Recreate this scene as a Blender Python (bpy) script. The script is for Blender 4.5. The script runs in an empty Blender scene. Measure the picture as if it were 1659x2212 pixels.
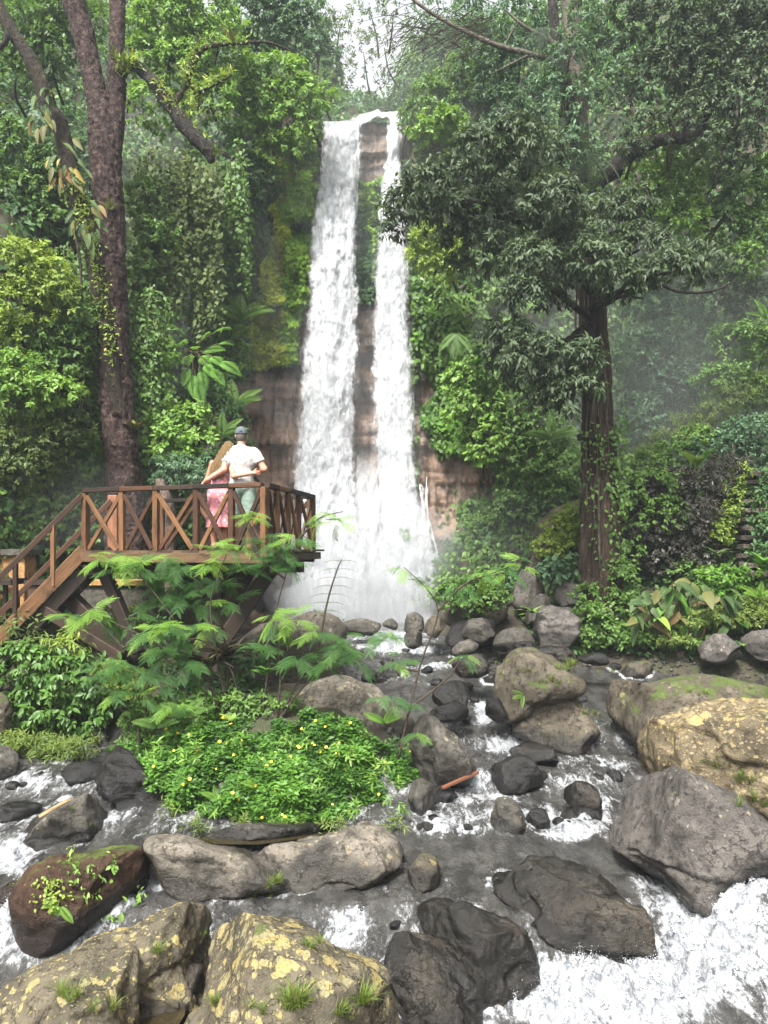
import bpy, math, random
import numpy as np

# ---------------------------------------------------------------- camera, sky, sun, exposure
SC = bpy.context.scene
COL = SC.collection
CZ, HZ, FPX, CX = 3.2, 1185.0, 1671.0, 829.5      # eye height; horizon row, focal length and centre column on a 1659 x 2212 grid
cam_d = bpy.data.cameras.new('camera')
cam = bpy.data.objects.new('camera', cam_d); COL.objects.link(cam)
cam.location = (0, 0, CZ); cam.rotation_euler = (math.radians(90), 0, 0)
cam_d.sensor_fit = 'VERTICAL'; cam_d.sensor_height = 36.0; cam_d.sensor_width = 27.0
cam_d.lens = FPX / 2212 * 36.0
cam_d.shift_y = (HZ - 1106) / 2212
cam_d.clip_end = 500
SC.camera = cam

SUN_EL, SUN_AZ = math.radians(53), math.radians(203)   # azimuth measured clockwise from +Y
world = bpy.data.worlds.new('World'); SC.world = world; world.use_nodes = True
wn, wl = world.node_tree.nodes, world.node_tree.links
wn.clear()
sky = wn.new('ShaderNodeTexSky'); sky.sky_type = 'NISHITA'; sky.sun_disc = False
sky.sun_elevation = SUN_EL; sky.sun_rotation = SUN_AZ
sky.air_density = 1.0; sky.dust_density = 4.0; sky.ozone_density = 1.0
hs = wn.new('ShaderNodeHueSaturation'); hs.inputs['Saturation'].default_value = 0.12
bg = wn.new('ShaderNodeBackground'); bg.inputs['Strength'].default_value = 0.14
wo = wn.new('ShaderNodeOutputWorld')
wl.new(sky.outputs[0], hs.inputs['Color']); wl.new(hs.outputs[0], bg.inputs[0]); wl.new(bg.outputs[0], wo.inputs[0])

sun_d = bpy.data.lights.new('sun', 'SUN'); sun_d.energy = 3.5; sun_d.angle = math.radians(14); sun_d.color = (1.0, 0.97, 0.91)
sun = bpy.data.objects.new('sun', sun_d); COL.objects.link(sun)
sun.rotation_euler = (math.pi/2 - SUN_EL, 0, math.pi - SUN_AZ)
SC.view_settings.view_transform = 'Standard'; SC.view_settings.look = 'None'
SC.view_settings.exposure = 1.55; SC.view_settings.gamma = 1.0; SC.view_settings.use_curve_mapping = False
SC.cycles.use_denoising = True
try:
    SC.cycles.denoiser = 'OPENIMAGEDENOISE'; SC.cycles.denoising_input_passes = 'RGB_ALBEDO_NORMAL'
except Exception: pass
SC.cycles.max_bounces = 6; SC.cycles.diffuse_bounces = 3; SC.cycles.glossy_bounces = 2; SC.cycles.transmission_bounces = 3
SC.cycles.transparent_max_bounces = 24; SC.cycles.volume_bounces = 1
SC.cycles.caustics_reflective = False; SC.cycles.caustics_refractive = False
SC.cycles.use_adaptive_sampling = True; SC.cycles.adaptive_threshold = 0.02

# ---------------------------------------------------------------- helpers
R = np.random.default_rng(7)
def A(*v): return np.array(v, float)
def at(px, py, Y): return np.array([(px - CX) / FPX * Y, Y, CZ - (py - HZ) / FPX * Y])
def unit(v):
    v = np.asarray(v, float); n = np.linalg.norm(v, axis=-1, keepdims=True); return v / np.maximum(n, 1e-9)
def smooth(a, b, x):
    t = np.clip((x - a) / (b - a), 0, 1); return t * t * (3 - 2 * t)

def _hash(ix, iy, iz, s):
    h = (ix.astype(np.int64) * 374761393 + iy.astype(np.int64) * 668265263 + iz.astype(np.int64) * 2147483647 + s * 1274126177) & 0x7fffffff
    h = ((h ^ (h >> 13)) * 1274126177) & 0x7fffffff
    h = ((h ^ (h >> 16)) * 668265263) & 0x7fffffff
    return (h ^ (h >> 15)) / float(0x7fffffff) * 2 - 1
def vnoise(p, s=0):
    p = np.asarray(p, float); i = np.floor(p); f = p - i; u = f * f * f * (f * (f * 6 - 15) + 10); i = i.astype(np.int64)
    r = 0
    for dx in (0, 1):
        wx = u[..., 0] if dx else 1 - u[..., 0]
        for dy in (0, 1):
            wy = u[..., 1] if dy else 1 - u[..., 1]
            for dz in (0, 1):
                wz = u[..., 2] if dz else 1 - u[..., 2]
                r = r + wx * wy * wz * _hash(i[..., 0] + dx, i[..., 1] + dy, i[..., 2] + dz, s)
    return r
def fbm(p, o=4, s=0, g=0.5, ridged=False):
    p = np.asarray(p, float); r = 0; a = 1.0
    for k in range(o):
        n = vnoise(p * 2.03 ** k + 17.3 * k, s + k)
        if ridged: n = 1 - 2 * np.abs(n)
        r = r + a * n; a *= g
    return r
def p3(x, y, z=0.0):
    x = np.asarray(x, float); return np.stack([x, np.broadcast_to(y, x.shape), np.broadcast_to(z, x.shape)], -1)

def mesh_np(name, V, faces, attrs=None, smooth_=True):
    """V (n,3); faces: list of integer arrays (m,k), any k"""
    V = np.ascontiguousarray(V, np.float32); me = bpy.data.meshes.new(name)
    faces = [np.asarray(f, np.int32) for f in faces if len(f)]
    me.vertices.add(len(V)); me.vertices.foreach_set('co', V.ravel())
    nl = sum(f.size for f in faces); nf = sum(len(f) for f in faces)
    me.loops.add(nl); me.loops.foreach_set('vertex_index', np.concatenate([f.ravel() for f in faces]))
    tot = np.concatenate([np.full(len(f), f.shape[1], np.int32) for f in faces])
    st = np.concatenate([[0], np.cumsum(tot)[:-1]]).astype(np.int32)
    me.polygons.add(nf); me.polygons.foreach_set('loop_start', st)
    me.polygons.foreach_set('use_smooth', np.full(nf, smooth_))
    me.update(calc_edges=True)
    for k, a in (attrs or {}).items():
        at_ = me.attributes.new(k, 'FLOAT', 'POINT'); at_.data.foreach_set('value', np.ascontiguousarray(a, np.float32))
    return me
def link(name, me, mat=None, parent=None, loc=None):
    o = bpy.data.objects.new(name, me); COL.objects.link(o)
    if mat is not None and me is not None and not me.materials: me.materials.append(mat)
    if parent is not None: o.parent = parent
    if loc is not None: o.location = loc
    return o
def tag(o, label=None, cat=None, group=None, kind=None):
    if label: o['label'] = label
    if cat: o['category'] = cat
    if group: o['group'] = group
    if kind: o['kind'] = kind
    return o
def thing(name, label, cat, loc=(0, 0, 0), group=None):
    return tag(link(name, None, loc=tuple(loc)), label, cat, group)
def struct(name, me, mat, label=None):
    return tag(link(name, me, mat), label, None, None, 'structure')

class MB:
    """collects shapes, builds one mesh"""
    def __init__(s): s.V = []; s.F = {}; s.n = 0; s.at = []
    def add(s, V, faces, t=0.5):
        V = np.asarray(V, float).reshape(-1, 3)
        for f in faces:
            f = np.asarray(f, np.int64)
            if f.size: s.F.setdefault(f.shape[1], []).append(f + s.n)
        s.V.append(V); s.at.append(np.broadcast_to(np.asarray(t, float), (len(V),))); s.n += len(V)
    def mesh(s, name, sm=True):
        return mesh_np(name, np.concatenate(s.V), [np.concatenate(f) for f in s.F.values()], {'tint': np.concatenate(s.at)}, sm)

BOXF = np.array([[0, 1, 3, 2], [4, 6, 7, 5], [0, 4, 5, 1], [2, 3, 7, 6], [0, 2, 6, 4], [1, 5, 7, 3]])
def beam_geo(a, b, w, h, up=(0, 0, 1), ch=0.08):
    """bar from a to b with a w x h cross-section, chamfered edges"""
    a, b = np.asarray(a, float), np.asarray(b, float); d = unit(b - a)
    s = np.cross(d, up); s = unit(s) if np.linalg.norm(s) > 1e-5 else A(1, 0, 0)
    u = np.cross(s, d); c = ch * min(w, h)
    prof = [(-w/2, -h/2 + c), (-w/2 + c, -h/2), (w/2 - c, -h/2), (w/2, -h/2 + c), (w/2, h/2 - c), (w/2 - c, h/2), (-w/2 + c, h/2), (-w/2, h/2 - c)]
    V = []; n = len(prof)
    for q, k in ((a, .0), (a + d * c, 1), (b - d * c, 1), (b, 0)):
        f = 1.0 if k else 1 - 1.2 * ch
        for (x, y) in prof: V.append(q + s * x * f + u * y * f)
    F = []
    for r in range(3):
        for i in range(n): F.append([r*n + i, r*n + (i+1) % n, (r+1)*n + (i+1) % n, (r+1)*n + i])
    return np.array(V), [np.array(F), np.array([list(range(n))[::-1], list(range(3*n, 4*n))])]
def beam(name, a, b, w, h, mat, parent, up=(0, 0, 1)):
    """bar as an object of its own, its local X along the grain"""
    from mathutils import Matrix
    a, b = np.asarray(a, float), np.asarray(b, float); L = np.linalg.norm(b - a); d = (b - a) / L
    s = np.cross(d, up); s = unit(s) if np.linalg.norm(s) > 1e-5 else A(1, 0, 0); u = np.cross(s, d)
    V, F = beam_geo(A(0, 0, 0), A(L, 0, 0), w, h)
    V = V + .0035 * np.stack([vnoise(V * 3.1 + a, 5), vnoise(V * 3.1 + a, 6), vnoise(V * 3.1 + a, 7)], -1)
    o = link(name, mesh_np(name, V, F, {'tint': np.full(len(V), R.random())}, False), mat, parent)
    o.matrix_basis = Matrix(((d[0], -s[0], u[0], a[0]), (d[1], -s[1], u[1], a[1]), (d[2], -s[2], u[2], a[2]), (0, 0, 0, 1)))
    return o

def spline(pts, n):
    P = np.asarray(pts, float); m = len(P)
    if m == 2: return P[0] + (P[1] - P[0]) * np.linspace(0, 1, n)[:, None]
    E = np.vstack([2*P[0] - P[1], P, 2*P[-1] - P[-2]]); t = np.linspace(0, m - 1 - 1e-6, n); i = t.astype(int); f = (t - i)[:, None]
    a, b, c, d = E[i], E[i+1], E[i+2], E[i+3]
    return 0.5 * (2*b + (c - a)*f + (2*a - 5*b + 4*c - d)*f*f + (3*b - a - 3*c + d)*f**3)
def tube_geo(pts, rad, seg=8, n=None, amp=0.0, freq=3.0, sd=0, flute=0):
    P = np.asarray(pts, float); n = n or max(2, len(P) * 4)
    C = spline(P, n); r = np.interp(np.linspace(0, len(P) - 1, n), np.arange(len(P)), np.broadcast_to(rad, (len(P),)))
    T = unit(np.gradient(C, axis=0)); ref = A(0, 1, 0) if abs(T[0][1]) < .9 else A(1, 0, 0)
    U = unit(np.cross(T, ref)); W = np.cross(U, T); an = np.linspace(0, 2*math.pi, seg, endpoint=False)
    rr = r[:, None] * np.ones(seg)
    base = C[:, None] + U[:, None] * np.cos(an)[None, :, None] * rr[..., None] + W[:, None] * np.sin(an)[None, :, None] * rr[..., None]
    if amp:
        q = base * freq; q = q * A(1, 1, .55)
        rr = rr * (1 + amp * fbm(q, 3, sd) + amp * .6 * fbm(q * 3.1, 2, sd + 9, ridged=True))
    if flute: rr = rr * (1 + flute * np.cos(an * 5 + sd)[None] * np.linspace(1, .3, n)[:, None] + flute*.6*np.cos(an * 9 + 2)[None])
    V = C[:, None] + U[:, None] * np.cos(an)[None, :, None] * rr[..., None] + W[:, None] * np.sin(an)[None, :, None] * rr[..., None]
    V = V.reshape(-1, 3)
    i, j = np.meshgrid(np.arange(n - 1), np.arange(seg), indexing='ij'); k = (j + 1) % seg
    F = np.stack([i*seg + j, i*seg + k, (i+1)*seg + k, (i+1)*seg + j], -1).reshape(-1, 4)
    caps = np.array([list(range(seg))[::-1], list(range((n-1)*seg, n*seg))])
    return V, [F, caps]
def tube(name, pts, rad, mat, parent, seg=8, n=None, amp=0.0, freq=3.0, sd=0, flute=0):
    V, F = tube_geo(pts, rad, seg, n, amp, freq, sd, flute)
    return link(name, mesh_np(name, V, F, {'tint': np.full(len(V), R.random())}), mat, parent)

# ---------------------------------------------------------------- materials
class NT:
    def __init__(s, name):
        s.m = bpy.data.materials.new(name); s.m.use_nodes = True; s.t = s.m.node_tree; s.t.nodes.clear()
        s.out = s.t.nodes.new('ShaderNodeOutputMaterial')
    def n(s, typ, ins=None, **kw):
        x = s.t.nodes.new('ShaderNode' + typ)
        for k, v in kw.items(): setattr(x, k, v)
        for k, v in (ins or {}).items():
            if isinstance(v, bpy.types.NodeSocket): s.t.links.new(v, x.inputs[k])
            else: x.inputs[k].default_value = v
        return x
    def noise(s, scale, detail=4, rough=.55, vec=None, dist=0.0):
        i = {'Scale': scale, 'Detail': detail, 'Roughness': rough, 'Distortion': dist}
        if vec is not None: i['Vector'] = vec
        return s.n('TexNoise', i).outputs[0]
    def obj(s): return s.n('TexCoord').outputs['Object']
    def pos(s): return s.n('NewGeometry').outputs['Position']
    def mapv(s, vec, sc): return s.n('Mapping', {'Vector': vec, 'Scale': sc}).outputs[0]
    def ramp(s, fac, stops):
        x = s.n('ValToRGB', {'Fac': fac}); e = x.color_ramp.elements
        while len(e) < len(stops): e.new(0.5)
        for q, (p, c) in zip(e, stops):
            q.position = p; q.color = (*c, 1) if len(c) == 3 else c
        return x.outputs[0]
    def rampf(s, fac, a, b, lo=0.0, hi=1.0):
        return s.n('MapRange', {'Value': fac, 'From Min': a, 'From Max': b, 'To Min': lo, 'To Max': hi}, interpolation_type='SMOOTHSTEP').outputs[0]
    def mix(s, f, a, b, mode='MIX'):
        x = s.n('Mix', data_type='RGBA', blend_type=mode)
        for k, v in ((0, f), (6, a), (7, b)):
            if isinstance(v, bpy.types.NodeSocket): s.t.links.new(v, x.inputs[k])
            else: x.inputs[k].default_value = v if k == 0 else ((*v, 1) if len(v) == 3 else v)
        return x.outputs[2]
    def math(s, op, a, b=0.0, clamp=False):
        return s.n('Math', {0: a, 1: b}, operation=op, use_clamp=clamp).outputs[0]
    def attr(s, name): return s.n('Attribute', attribute_name=name).outputs['Fac']
    def bump(s, h, strength=.5, dist=.02, normal=None):
        i = {'Height': h, 'Strength': strength, 'Distance': dist}
        if normal is not None: i['Normal'] = normal
        return s.n('Bump', i).outputs[0]
    def pbsdf(s, **k):
        i = {}
        for a, b in k.items():
            key = {'color': 'Base Color', 'rough': 'Roughness', 'spec': 'Specular IOR Level', 'normal': 'Normal', 'alpha': 'Alpha', 'sub': 'Subsurface Weight'}[a]
            if a == 'color' and not isinstance(b, bpy.types.NodeSocket): b = (*b, 1)
            i[key] = b
        return s.n('BsdfPrincipled', i)
    def done(s, sh):
        s.t.links.new(sh.outputs[0], s.out.inputs['Surface']); return s.m

def leaf_mat(name, dark, light, old=None, rough=.5, trans=.30, spec=.28, scale=1.1):
    t = NT(name); ti = t.attr('tint'); rnd = t.n('ObjectInfo').outputs['Random']
    big = t.noise(scale, 3, .6, t.pos())
    f = t.math('ADD', t.math('MULTIPLY', ti, .75), t.math('SUBTRACT', t.math('MULTIPLY', big, .9), .33))
    c = t.ramp(f, [(.08, dark), (.55, tuple((a + b) / 2 for a, b in zip(dark, light))), (.95, light)])
    if old is not None: c = t.mix(t.rampf(ti, .955, .985), c, old)
    p = t.pbsdf(color=c, rough=rough, spec=spec)
    tr = t.n('BsdfTranslucent', {'Color': t.mix(.5, c, (light[0]*1.5, light[1]*1.5, light[2]*.6))})
    mx = t.n('MixShader', {0: trans, 1: p.outputs[0], 2: tr.outputs[0]})
    return t.done(mx)

def plain_mat(name, c1, c2, scale=6, rough=.8, bump=.4, bd=.01, stretch=(1, 1, 1), spec=.3):
    t = NT(name); v = t.mapv(t.obj(), stretch)
    n1 = t.noise(scale, 6, .6, v); n2 = t.noise(scale * 5, 5, .65, v)
    c = t.mix(n1, c1, c2); c = t.mix(t.rampf(n2, .35, .7), c, tuple(x * .6 for x in c1))
    return t.done(t.pbsdf(color=c, rough=rough, spec=spec, normal=t.bump(n2, bump, bd)))

def wood_mat(name, c1, c2, c3, rough=.55):
    t = NT(name); ti = t.attr('tint'); rnd = t.n('ObjectInfo').outputs['Random']
    ob = t.n('VectorMath', {0: t.obj(), 1: t.n('CombineXYZ', {0: t.math('MULTIPLY', rnd, 37.0), 1: rnd, 2: rnd}).outputs[0]}, operation='ADD').outputs[0]
    g = t.noise(5, 6, .65, t.mapv(ob, (.35, 6, 6)), .5); g2 = t.noise(16, 4, .6, t.mapv(ob, (.22, 5, 5))); st = t.noise(2.6, 4, .6, t.mapv(ob, (1, 2, 2)))
    c = t.ramp(t.math('ADD', t.math('MULTIPLY', g, .55), t.math('MULTIPLY', ti, .62)), [(.25, c1), (.55, c2), (.95, c3)])
    c = t.mix(t.rampf(g2, .5, .72, 0, .8), c, tuple(x * .4 for x in c1))
    c = t.mix(t.rampf(st, .50, .72, 0, .8), c, tuple(x * .45 for x in c1))
    return t.done(t.pbsdf(color=c, rough=rough, spec=.35, normal=t.bump(t.math('ADD', g, g2), .5, .006)))

def rock_mat(name, dark, light, lichen=.0, lichen_c=(.42, .36, .17), moss=0.0, wet=0.0, scale=2.4):
    t = NT(name); ob = t.obj(); pos = t.pos()
    wa = t.attr('wet'); nz = t.n('SeparateXYZ', {0: t.n('NewGeometry').outputs['Normal']}).outputs[2]
    n1 = t.noise(scale, 8, .62, pos, .4); n2 = t.noise(scale * 6, 6, .7, pos); n3 = t.noise(scale * 22, 4, .6, pos)
    vo = t.n('Math', {0: t.math('SUBTRACT', t.noise(scale * 1.5, 5, .55, t.mapv(pos, (1, 1, 1.7)), .3), .5)}, operation='ABSOLUTE').outputs[0]
    c = t.ramp(n1, [(.28, dark), (.5, tuple((a*.55 + b*.45) for a, b in zip(dark, light))), (.72, light)])
    c = t.mix(t.rampf(n2, .48, .66, 0, .85), c, tuple(x * .5 for x in dark))
    c = t.mix(t.rampf(n3, .62, .75, 0, .4), c, tuple(min(1, x * 1.6) for x in light))
    crack = t.math('MULTIPLY', t.rampf(vo, .0, .012, 1, 0), t.rampf(n1, .45, .6))
    c = t.mix(t.math('MULTIPLY', crack, .6), c, tuple(x * .3 for x in dark))
    h = t.math('ADD', t.math('MULTIPLY', n2, 1.2), t.math('ADD', t.math('MULTIPLY', n3, .45), t.math('MULTIPLY', crack, -.4)))
    if lichen > 0:
        wob = t.n('VectorMath', {0: pos, 1: t.n('VectorMath', {0: t.n('TexNoise', {'Vector': pos, 'Scale': 16.0, 'Detail': 5.0, 'Roughness': .65}).outputs[1], 1: (.09, .09, .09)}, operation='MULTIPLY').outputs[0]}, operation='ADD').outputs[0]
        l2 = t.noise(1.7, 3, .6, pos); m = None
        for sc_, rr in ((7.5, .62), (17.0, .60), (38.0, .55)):
            v_ = t.n('TexVoronoi', {'Vector': wob, 'Scale': sc_}); cell = t.n('SeparateColor', {0: v_.outputs['Color']}).outputs[0]
            reg = t.math('ADD', t.math('MULTIPLY', t.math('SUBTRACT', l2, .5), 1.6), t.math('MULTIPLY', nz, .25))
            rad = t.math('MULTIPLY', t.math('ADD', t.math('SUBTRACT', cell, 1.0 - .62 * lichen), reg), rr)
            q = t.rampf(t.math('SUBTRACT', v_.outputs['Distance'], rad), -.03, .05, 1, 0); m = q if m is None else t.math('MAXIMUM', m, q)
        gr = t.noise(55, 4, .65, pos); m = t.math('MULTIPLY', m, t.rampf(gr, .32, .52, .35, 1))
        m = t.math('MULTIPLY', m, t.rampf(wa, .25, .6, 1, 0))
        lc = t.mix(t.rampf(t.noise(6, 4, .6, pos), .38, .62), lichen_c, tuple(min(.8, x * f) for x, f in zip(lichen_c, (.80, .90, 1.35))))
        c = t.mix(t.math('MULTIPLY', m, .80), c, lc); h = t.math('ADD', h, t.math('MULTIPLY', m, .15))
    if moss > 0:
        mn = t.noise(3.3, 6, .7, pos, .5); m2 = t.math('ADD', mn, t.math('MULTIPLY', nz, .22)); th = .86 - .45 * moss
        mm = t.rampf(m2, th, th + .1); mc = t.mix(t.noise(30, 3, .5, pos), (.035, .05, .012), (.10, .14, .03))
        c = t.mix(t.math('MULTIPLY', mm, .9), c, mc); h = t.math('ADD', h, t.math('MULTIPLY', mm, .3))
    w = t.math('MAXIMUM', wa, wet) if wet else wa
    c = t.mix(t.rampf(w, .0, .75, 0, .88), c, tuple(x * .32 for x in dark))
    rough = t.rampf(t.math('ADD', w, t.math('MULTIPLY', t.math('SUBTRACT', n2, .5), .5)), 0, .8, .72, .16)
    return t.done(t.pbsdf(color=c, rough=rough, spec=t.rampf(w, 0, .8, .22, .42), normal=t.bump(h, .9, .03)))
# ---------------------------------------------------------------- the valley: levels of water and ground
WY = [-6, 2, 4.6, 5.9, 6.35, 6.95, 7.7, 8.1, 8.5, 9.3, 9.75, 10.7, 11.1, 12.6, 13.8, 14.7, 15.4, 15.95, 20.6, 40]
WZ = [-2.0, -1.2, -.62, -.42, -.30, .0, .05, .11, .17, .21, .38, .45, .62, .72, .85, 1.0, 1.05, 1.25, 1.3, 1.3]
def W(x, y):
    x = np.asarray(x, float); y = np.asarray(y, float)
    yy = y + .16 * vnoise(p3(x * .9, y * .6), 3) + .10 * vnoise(p3(x * 2.3, y * 1.5), 4)
    z = np.interp(yy, WY, WZ)
    z = z + .42 * smooth(2.5, 3.3, x) * smooth(5.6, 6.3, y) * smooth(8.2, 7.0, y)
    return z
CLIFF = np.array([(-14, -6), (-9.5, 7), (-7.5, 13), (-5.2, 18), (-3.7, 20.4), (2.6, 20.4), (4.2, 20.0), (8.5, 20.8), (13, 18), (17, 12), (22, -6)], float)
def cliff_s(x, y):
    x = np.asarray(x, float); y = np.asarray(y, float); best = np.full(x.shape, 1e9); sg = np.ones(x.shape)
    for a, b in zip(CLIFF[:-1], CLIFF[1:]):
        d = b - a; t = np.clip(((x - a[0]) * d[0] + (y - a[1]) * d[1]) / (d @ d), 0, 1)
        qx, qy = x - a[0] - t * d[0], y - a[1] - t * d[1]; r = np.hypot(qx, qy); c = d[0] * (y - a[1]) - d[1] * (x - a[0])
        m = r < best - 1e-9; best = np.where(m, r, best); sg = np.where(m, np.sign(c), sg)
    return best * sg
def mound(x, y, cx, cy, rx, ry, h0):
    d = np.sqrt(((x - cx) / rx) ** 2 + ((y - cy) / ry) ** 2); return h0 * smooth(1.12, .35, d) - .9 * smooth(.9, 1.35, d)
def bank_edge(x): return np.interp(x, [.6, 1.2, 1.8, 3.5, 8, 12, 20], [19.5, 17.2, 15.2, 14.45, 13.9, 13.2, 11])
def T(x, y):
    x = np.asarray(x, float); y = np.asarray(y, float)
    w = np.interp(y, WY, WZ); z = w - .42 + .10 * fbm(p3(x * .8, y * .8), 3, 11)
    z = np.maximum(z, .0 + mound(x, y, -1.35, 10.9, 2.15, 2.35, 1.12))
    z = np.maximum(z, mound(x, y, -4.2, 13.9, 3.3, 3.0, 1.75))
    z = np.maximum(z, mound(x, y, -5.7, 12.0, 2.4, 1.9, .95))
    z = np.maximum(z, mound(x, y, -1.8, 14.4, 1.6, 1.6, 1.45))
    z = np.maximum(z, w - .3 + 1.1 * smooth(-6.2, -8.5, x + .25 * (13 - y)))
    d = y - bank_edge(x) + .25 * vnoise(p3(x * 1.2, y * 1.2), 21)
    z = np.maximum(z, np.where(d > -.6, 1.0 + .62 * np.clip(d, -.6, 9) + .22 * np.clip(x - 4, 0, 9) * smooth(-.3, 1.5, d), -9) * 1.0)
    z = np.where((x > 5.6) & (y < 12.8), np.maximum(z, w - .3 + .8 * np.clip(x - 5.6 - .3*vnoise(p3(x, y), 5), 0, 6)), z)
    s = cliff_s(x, y); s = s + .5 * fbm(p3(x * .55, y * .55), 3, 31) * smooth(-.2, 1, s)
    wall = np.interp(s, [-1.0, -.3, 0, .5, 1.5, 3.2, 6.5, 14, 40], [0, .25, .9, 4.0, 7.8, 11.2, 14.6, 19, 25])
    cap = 13.7 + np.clip(np.abs(x + .6) - 1.15, 0, 9) * 2.2
    wall = np.where(y > 19, np.minimum(wall, cap - 1.0 + .04 * (y - 20)), wall)
    return z + np.where(s > -1.0, wall, 0) + .05 * fbm(p3(x * 2.2, y * 2.2), 3, 41)
def hit(px, py, fn=T, y0=3.0, y1=40.0):
    """distance Y at which the sight line through a picture point meets a height function"""
    px = np.atleast_1d(np.asarray(px, float)); py = np.atleast_1d(np.asarray(py, float))
    Y = np.full(px.shape, np.nan); ys = np.concatenate([np.arange(y0, 16, .06), np.arange(16, y1, .1)])
    for y in ys:
        m = np.isnan(Y)
        if not m.any(): break
        x = (px[m] - CX) / FPX * y; z = CZ - (py[m] - HZ) / FPX * y
        h = fn(x, np.full(x.shape, y)); q = np.where(m)[0]; Y[q[z < h]] = y
    return np.where(np.isnan(Y), y1, Y)
def grid_mesh(name, xs, ys, zf, attrs=None):
    X, Yg = np.meshgrid(xs, ys, indexing='ij'); Z = zf(X.ravel(), Yg.ravel())
    nx, ny = len(xs), len(ys); i, j = np.meshgrid(np.arange(nx - 1), np.arange(ny - 1), indexing='ij')
    F = np.stack([i*ny + j, (i+1)*ny + j, (i+1)*ny + j + 1, i*ny + j + 1], -1).reshape(-1, 4)
    return np.stack([X.ravel(), Yg.ravel(), Z], -1), F

def soil():
    t = NT('soil'); p = t.pos(); n = t.noise(1.5, 6, .65, p); n2 = t.noise(14, 5, .7, p); n3 = t.noise(60, 3, .6, p)
    c = t.ramp(n, [(.3, (.022, .017, .011)), (.5, (.04, .034, .018)), (.7, (.028, .045, .014))])
    c = t.mix(t.rampf(n2, .5, .7, 0, .8), c, (.075, .055, .035)); c = t.mix(t.rampf(n3, .62, .72, 0, .7), c, (.12, .09, .055))
    return t.done(t.pbsdf(color=c, rough=.85, normal=t.bump(t.math('ADD', n2, t.math('MULTIPLY', n3, .5)), .8, .05)))
gx = np.concatenate([np.arange(-34, -12, .6), np.arange(-12, 14, .13), np.arange(14, 36, .6)])
gy = np.concatenate([np.arange(-8, 5, .6), np.arange(5, 23, .13), np.arange(23, 48, .5)])
V, F = grid_mesh('ground', gx, gy, T)
struct('ground', mesh_np('ground', V, [F]), soil(), 'dark soil and leaf litter of the gorge floor and its steep sides')

# ---------------------------------------------------------------- rock face behind the falls
def cliff_y(x, z):
    zz = z + .12 * vnoise(p3(x * .5, 0 * x, z * .3), 51)
    lay = np.floor(zz * 1.15 + .5 * vnoise(p3(zz * .4, 0*zz), 52)); fr = zz * 1.15 - np.floor(zz * 1.15)
    y = 19.95 + .015 * (z - 1)
    y = y + .17 * vnoise(np.stack([x * .8, lay * 7.7, lay * 0], -1), 53) + .10 * vnoise(np.stack([x * 2.1, lay * 3.1, lay * 0], -1), 54)
    col = np.floor(x * 1.9 + .6 * vnoise(np.stack([x * .7, z * .35, z * 0], -1), 55))
    y = y + .13 * vnoise(np.stack([col * 5.3, lay * 2.9, lay * 0], -1), 56) + .05 * smooth(.82, .98, fr)
    y = y + .09 * fbm(np.stack([x * 2.2, z * 1.3, z * 0], -1), 5, 57) - .06 * fbm(np.stack([x * 6, z * .9, z * 0], -1), 3, 58, ridged=True)
    y = y - .55 * smooth(3.9, 3.3, z + .25 * vnoise(p3(x * 1.3, 0 * x), 59)) - .35 * smooth(6.6, 6.1, z + .4*vnoise(p3(x * .9, 0*x), 60))
    y = y - .4 * smooth(-1.6, -2.4, x) * smooth(8.2, 7.2, z)
    return y
def cliff_mat():
    t = NT('cliff_rock'); p = t.pos()
    n1 = t.noise(.9, 6, .6, t.mapv(p, (1, 1, .7))); n2 = t.noise(6, 6, .68, p); st = t.noise(3.0, 5, .6, t.mapv(p, (2.6, 2.6, .22)))
    hz = t.noise(1.6, 4, .55, t.mapv(p, (.35, .35, 2.4)))
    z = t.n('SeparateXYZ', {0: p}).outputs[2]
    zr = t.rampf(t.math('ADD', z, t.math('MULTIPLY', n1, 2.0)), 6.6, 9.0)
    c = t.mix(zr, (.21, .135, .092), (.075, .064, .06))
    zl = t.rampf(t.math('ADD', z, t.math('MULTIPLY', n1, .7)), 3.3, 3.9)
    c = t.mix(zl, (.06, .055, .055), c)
    c = t.mix(t.rampf(hz, .42, .66, 0, .6), c, (.29, .19, .125)); c = t.mix(t.rampf(n1, .5, .66, 0, .6), c, (.13, .115, .11))
    c = t.mix(t.rampf(st, .5, .64, 0, .75), c, (.05, .04, .032)); c = t.mix(t.rampf(n2, .5, .7, 0, .6), c, (.045, .036, .03))
    return t.done(t.pbsdf(color=c, rough=.5, spec=.4, normal=t.bump(t.math('ADD', n2, t.math('MULTIPLY', st, .8)), .8, .08)))
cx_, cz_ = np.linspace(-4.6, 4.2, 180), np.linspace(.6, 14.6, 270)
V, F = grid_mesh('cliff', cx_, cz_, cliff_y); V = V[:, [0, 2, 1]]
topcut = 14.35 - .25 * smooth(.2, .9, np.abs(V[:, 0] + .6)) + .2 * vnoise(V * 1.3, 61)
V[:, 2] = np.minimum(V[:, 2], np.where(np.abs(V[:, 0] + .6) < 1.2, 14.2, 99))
struct('cliff', mesh_np('cliff', V, [F[:, ::-1]]), cliff_mat(), 'layered brown and grey rock face behind the waterfall')

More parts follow.
